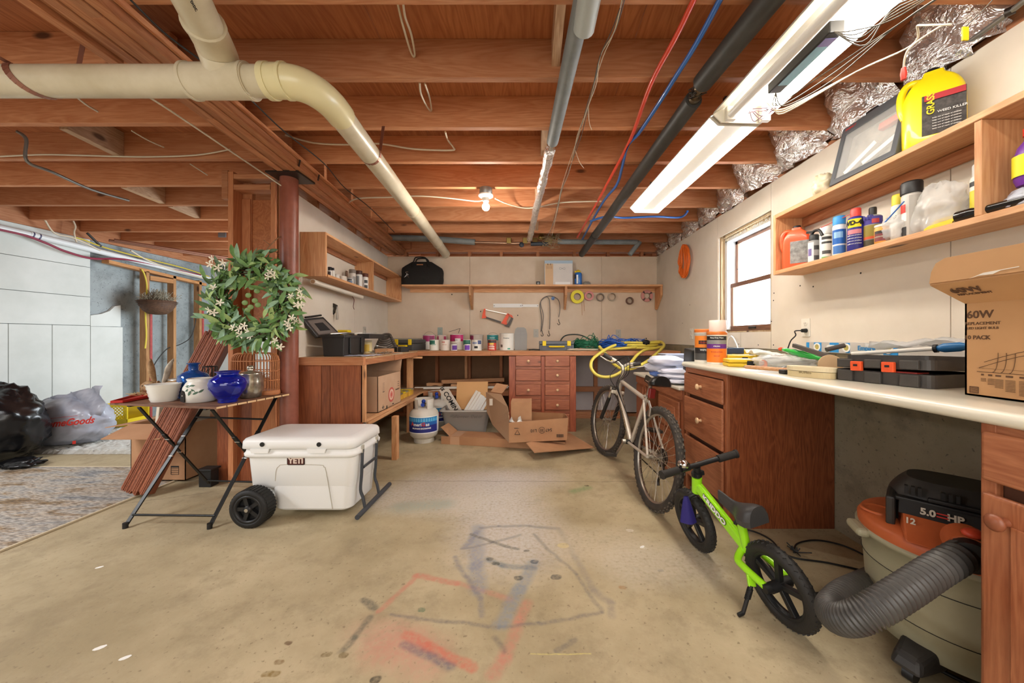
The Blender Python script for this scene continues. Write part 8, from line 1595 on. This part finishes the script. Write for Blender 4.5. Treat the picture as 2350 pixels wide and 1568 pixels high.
b.ring([(.012, .008), (.034, .008), (.034, .028), (.012, .028)], [(.014, .010), (.032, .010), (.032, .026), (.014, .026)], 0, .0006, Mq)
for k in range(5): b.box(.015, .031, .0115+.003*k, .013+.003*k, 0, .0006, Mq)
b.build('print', inkbr, t, kind='stuff')
# towels on the desk
t = T('folded_bedding', 'rumpled pile of white and blue folded bedding on the desk', 'bedding', (1.2, 3.0, .741)); wc_ = mat('bedding_white', '#cfcfda', .9, var='#bfc0d0', scale=5); bc_ = mat('bedding_blue', '#3f64b0', .9, var='#8fa2cf', scale=6)
for q, rr_s, m, sd2 in (((1.22, 2.86, .765), (.16, .15, .028), wc_, 1), ((1.20, 2.88, .80), (.155, .14, .026), wc_, 2), ((1.19, 2.90, .832), (.14, .13, .024), wc_, 3), ((1.19, 3.08, .80), (.15, .13, .05), bc_, 4), ((1.13, 3.10, .85), (.13, .12, .045), wc_, 5), ((1.16, 3.04, .91), (.15, .13, .045), wc_, 6)):
    b = MB(); blob(b, q, rr_s, .16, 2.4, sd2, 40, 18, floor=.743, sharp=.12); b.build('folded_layer', m, t)
b = MB(); blob(b, (1.11, 2.80, .765), (.035, .02, .02), .5, 4, 2, 20, 10); b.one('black_strap', blk, 'bunched black strap on the desk edge by the bedding', 'strap')
b = MB(); b.box(1.185, 1.235, 2.665, 2.70, .7405, .765); b.one('small_carton', mat('cyan_box', '#3fb6cf', .5), 'tiny cyan box on the desk in front of the bedding', 'box', bevel=.002)
# ================================================================ window-wall shelf things
ZR = 1.5425
def RS(px, x=1.65, z=ZR): return Vector((x, x*F/(px-CX), z))
def jug(label, c, w, d, h, m, capm, labm, ang, cat='jug'):
    t = T('jug', label, cat, c); M = Matrix.Translation(c) @ Matrix.Rotation(ang, 4, 'Z'); b = MB(); prof = [(0, .96), (.02, 1), (.55, 1), (.68, .96), (.80, .78), (.88, .5), (.90, .34), (.95, .32)]
    loft(b, [(z*h, rrect(-w/2*k, w/2*k, -d/2*(k*.5+.5 if z > .6 else k), d/2*(k*.5+.5 if z > .6 else k), min(d/2*k*.55, w/2*k*.9, .03))) for z, k in prof], M=M); b.build('body', m, t, sub=1)
    b = MB(); b.lathe([(.021, h*.94), (.021, h*1.0), (.018, h*1.01), (.0001, h*1.01)], 20, M); b.build('cap', capm, t)
    b = MB(); b.tube(spline([M @ Vector(q) for q in ((-w*.14, 0, h*.88), (-w*.38, 0, h*.90), (-w*.50, 0, h*.78), (-w*.50, 0, h*.58), (-w*.44, 0, h*.45))], 5), .014, 12); b.build('handle', m, t)
    b = MB(); b.box(-w*.20, w*.46, -d/2-.0015, -d/2+.004, h*.10, h*.62, M); b.build('label', labm, t, bevel=.001)
    return t, M
j1, M1 = jug('orange plastic detergent jug with black cap at the far end of the box shelf', RS(1829, 1.665), .15, .085, .262, mat('jug_orange', '#f0592f', .35, coat=.3), blk, mat('label_grey', '#6d6b69', .6, var='#a5a3a0', scale=45), -.75)
blkr = mat('label_blackish', '#2b2726', .6, var='#55504c', scale=60)
j2, M2_ = jug('big yellow plastic weedkiller jug on top of the box shelf', Vector((1.675, 1.475, 1.9075)), .18, .10, .315, mat('jug_yellow', '#e9d012', .35, coat=.3), blk, blkr, -.72)
text('GRASS', .030, mat('label_yellow', '#dcc81e', .5), j2, M2_ @ Mx(Vector((-.012, -.0572, .155)), Vector((0, 0, 1)), Vector((-1, 0, 0)), Vector((0, -1, 0))), bold=.0006); text('WEED KILLER', .013, inkw, j2, M2_ @ facing((.045, -.0572, .115)));
b = MB(); b.box(-.03, .08, -.0575, -.0568, .168, .192, M2_); b.build('label_red', mat('label_red', '#a82a30', .5), j2)
for k in range(5): text('keep out of reach of children', .0065, inkw, j2, M2_ @ facing((.03, -.0572, .095-.011*k)))
gR = 'bottles and cans on the window-wall box shelf'
t = spray('spray bottle can with black trigger top beside the orange jug', RS(1868), .029, .165, '#8d8b89', '#232222', .8, [('#d9d6d8', .05, .72, -200, -130), ('#5a4a92', .25, .5, -190, -150), ('#2a2828', .45, .6, -130, -60), ('#3a3838', .1, .25, -130, -60)], group=gR); c = RS(1868)+Vector((0, 0, .165)); b = MB(); b.tube(spline([c+Vector((0, .02, .0)), c+Vector((0, .0, .022)), c+Vector((0, -.04, .015)), c+Vector((0, -.06, -.02))], 4), .008, 8); b.bar(c+Vector((0, .01, .02)), c+Vector((0, .05, .028)), .014, .012); b.build('trigger', blk, t)
t = spray('white spray can with black print behind the blue one', RS(1896, 1.68), .031, .195, '#e2e0db', '#e8e7e2', 1, [('#3a3a3a', .62, .70, -170, -80), ('#3a3a3a', .5, .56, -170, -80), ('#6fae5e', .0, .12, -170, -60), ('#505050', .2, .3, -165, -90)], group=gR)
t = spray('blue and white aerosol can with blue cap', RS(1926), .029, .214, '#e3e6e8', '#2e8bd0', .95, [('#1f5fae', .30, .66, -200, -60), ('#8fb8d8', .45, .60, -180, -100), ('#3f6fb0', .06, .26, -190, -70)], group=gR)
t = spray('blue WD-40 aerosol can with red cap and yellow shield', RS(1964), .034, .222, '#2b2a7c', '#d8453c', .62, [('#e9d413', .55, .74, -195, -95), ('#c77a82', .40, .50, -195, -95)], group=gR); c = RS(1964); Mw = Matrix.Translation(c) @ Matrix.Rotation(math.radians(-55), 4, 'Z')
text('WD-40', .030, inkk, t, Mw @ facing((0, -.0362, .144)), bold=.0016, bend=.0355, ex=.0003)
for k in range(4): text('multi-use product', .0085, inkw, t, Mw @ facing((0, -.0355, .082-.014*k)), bend=.0349)
b = MB(); q = c+Vector((0, 0, .205)); b.tube([q+Vector((0, .015, 0)), q+Vector((-.02, .19, -.02))], .002, 5); b.build('straw', red, t)
t = spray('purple and gold fuel additive can with black cap', RS(2003, 1.69), .036, .21, '#8f8d88', '#262424', .42, [('#3f3486', .58, .76, -200, -60), ('#b23a34', .60, .70, -140, -95), ('#8a7a2e', .30, .56, -200, -60), ('#c8542a', .24, .30, -200, -60), ('#4a4430', .02, .22, -200, -60)], group=gR); text('NP', .030, mat('letter_blue', '#2d2a80', .5), t, Matrix.Translation(RS(2003, 1.69)) @ Matrix.Rotation(math.radians(-55), 4, 'Z') @ facing((-.01, -.0385, .155)), bend=.037, bold=.001)
jar('small orange polish jar with dark label at the front of the box shelf', RS(2024, 1.615), .026, .085, '#e2a04a', '#d9d2c8', .12, [('#7a3a3a', .1, .5, -200, -60), ('#3a3436', .5, .66, -200, -60), ('#e9dcc4', .3, .38, -200, -60)], 'jar', 'jar', gR)
t = spray('tall silver-clear aerosol with wide black cap', RS(2092, 1.66), .033, .245, '#bdb8b0', '#201f1f', 1.08, [('#d43a30', .45, .60, -215, -170), ('#e8e5e0', .30, .45, -215, -165), ('#2c2a2a', .04, .20, -215, -165), ('#a8a39b', .05, .74, -150, -60)], group=gR)
spray('slim bottle with yellow cap behind the clear bag', RS(2062, 1.72), .026, .235, '#e5e2d6', '#e0cc3a', .9, (), group=gR)
t = spray('white and yellow can half hidden behind the shelf divider', Vector((1.70, 1.335, ZR)), .028, .225, '#e6e3da', '#c9c7c2', .8, [('#e4d23a', .1, .55, -220, -60), ('#2a2a2a', .62, .7, -220, -60)], group=gR)
for l, q, rr_s, m, sd2 in (('clear zip bag of small parts between the orange jar and silver aerosol', RS(2052, 1.64, ZR+.052), (.04, .05, .06), clearp, 3), ('large clear plastic bag slumped beside the silver aerosol', RS(2150, 1.68, ZR+.09), (.05, .09, .10), clearp, 5), ('crumpled clear bag of beige packing beside the tool organiser', Vector((1.66, 1.99, 1.955)), (.06, .05, .065), mat('packing_beige', '#c9b88f', .3, var='#e4dcc6', scale=22), 7), ('crinkled plastic bag at the near end of the box shelf', Vector((1.66, 1.16, ZR+.03)), (.05, .08, .035), mat('white_bag', '', ''), 9)):
    b = MB(); blob(b, q, rr_s, .35, 3, sd2, 34, 20, floor=(1.9085 if q[2] > 1.9 else ZR+.001), sharp=.3); b.one('plastic_bag', m, l, 'bag', 'crumpled plastic bags around the box shelf')
b = MB(); a = RS(2035, 1.60, ZR+.09); b.tube([RS(2020, 1.61, ZR+.075), RS(2075, 1.61, ZR+.155)], .003, 5); b.one('zip_seal', bluep, 'blue zip seal along the top of the clear parts bag', 'seal')
b = MB(); q = [RS(2120, 1.60, ZR+.001), RS(2185, 1.60, ZR+.001), RS(2205, 1.70, ZR+.055), RS(2150, 1.70, ZR+.055)]; b.hexa(q, [p+Vector((0, 0, .006)) for p in q]); b.one('yellow_envelope', mat('envelope_yellow', '#e3bf24', .5), 'flat yellow packet leaning on the wall beside the flashlight', 'packet')
t = T('flashlight', 'black flashlight lying on the box shelf under the divider', 'flashlight', (1.62, 1.25, ZR)); a, e_ = Vector((1.612, 1.335, ZR+.022)), Vector((1.625, 1.12, ZR+.019)); b = MB(); b.tube([a, a.lerp(e_, .2), a.lerp(e_, .28), e_], [.021, .021, .016, .016], 18); b.build('body', mat('gloss_black', '#151414', .2, coat=.5), t); b = MB(); d = (a-e_).normalized(); b.cyl(a, a+d*.002, .017, n=18); b.build('lens_rim', dsteel, t)
t = T('spray_bottle', 'purple and yellow plastic bottle at the near end of the box shelf', 'bottle', (1.665, 1.16, ZR)); c = Vector((1.662, 1.175, ZR+.075)); b = MB(); b.lathe([(.03, 0), (.036, .02), (.038, .09), (.028, .13), (.015, .15), (.013, .17)], 22, Matrix.Translation(c)); b.build('body', mat('bottle_purple', '#6a2f90', .35), t); b = MB(); band(b, c, .0392, .03, .10, -230, -120); b.build('label_band', mat('label_yel', '#e6dc2a', .5), t); b = MB(); b.lathe([(.017, .165), (.017, .19), (.0001, .19)], 16, Matrix.Translation(c)); b.build('cap', red, t)
# flat organiser case leaning on the top shelf
t = T('tool_organiser', 'grey-black organiser case with scratched clear window leaning on the top shelf', 'tool case', (1.6, 1.7, 1.9075)); O = Vector((1.578, 1.875, 1.909)); u = (Vector((1.585, 1.535, 1.909))-O).normalized(); w_ = Vector((.24, 0, .97)).normalized(); nv = u.cross(w_).normalized(); nv = nv if nv.x < 0 else -nv; Mo2 = Mx(O, u, w_, nv); L_ = .335; Hh = .315
b = MB(); b.ring([(0, 0), (L_, 0), (L_, Hh), (0, Hh)], [(.028, .03), (L_-.028, .03), (L_-.028, Hh-.05), (.028, Hh-.05)], -.05, 0, Mo2); b.build('frame', mat('organiser_grey', '#4d4f52', .45), t, bevel=.005)
b = MB(); b.box(.028, L_-.028, .03, Hh-.05, -.049, -.044, Mo2); b.build('inner_back', mat('inner_grey', '#77726a', .5, var='#a39c8e', scale=14), t); b = MB(); b.box(.20, .34, .19, .225, -.040, -.012, Mo2); b.build('red_tool', mat('salmon_tool', '#c0604f', .5), t, bevel=.006); b = MB(); b.bar(Mo2 @ Vector((.06, .05, -.03)), Mo2 @ Vector((.2, .14, -.03)), .03, .02); b.bar(Mo2 @ Vector((.15, .06, -.03)), Mo2 @ Vector((.3, .12, -.03)), .02, .02); b.build('pale_tools', white, t)
b = MB(); b.box(.026, L_-.026, .028, Hh-.048, -.008, -.004, Mo2); b.build('window', mat('scratched_clear', '#e9e7e2', .1, alpha=.22), t)
b = MB(); b.box(.11, .17, Hh, Hh+.022, -.04, -.01, Mo2); b.build('latch', blk, t, bevel=.004); text('KOBALT', .015, inkr, t, Mo2 @ Matrix.Translation(Vector((.05, Hh-.022, .0005))), shear=.3)
# orange extension cord on the wall
rr = random.Random(6); pts = []; c = Vector((1.735, 4.01, 1.975))
for i in range(15*12):
    a = i*2*math.pi/12; k = i//12; s_ = .80+.2*rr.random(); pts.append(c+Vector((-.012+.03*((k*5) % 7)/7, (.04+.028*((k*3) % 5))*math.cos(a)*s_+rr.gauss(0, .003), (.17+.008*(k % 3))*math.sin(a)+rr.gauss(0, .004))))
b = MB(); b.tube(spline(pts, 3), .0048, 6); b.one('extension_cord', mat('cord_orange', '#e26b22', .45), 'orange extension cord coiled and hung on the wall beyond the window', 'cord')
# small litter on the floor
for l, px, py, m, s_ in (('small white paint flake on the floor near the folding table', 228, 1303, inkw, .008), ('white scrap with black corners on the floor, upper of two', 229, 1488, inkw, .010), ('white scrap with black stripe on the floor, lower of two', 287, 1511, inkw, .009), ('tiny pale washer on the floor between cooler and balance bike', 1474, 1256, inkw, .009)):
    b = MB(); c = G(px, py, .0); b.prism([(s_*math.cos(a)*(1.8+.3*math.sin(3*a)), s_*math.sin(a)*.9) for a in np.linspace(0, 6.28, 9)[:-1]], .0005, .002, Matrix.Translation(c) @ Matrix.Rotation(.6, 4, 'Z')); b.one('paint_flake', m, l, 'debris', 'flakes on the floor')
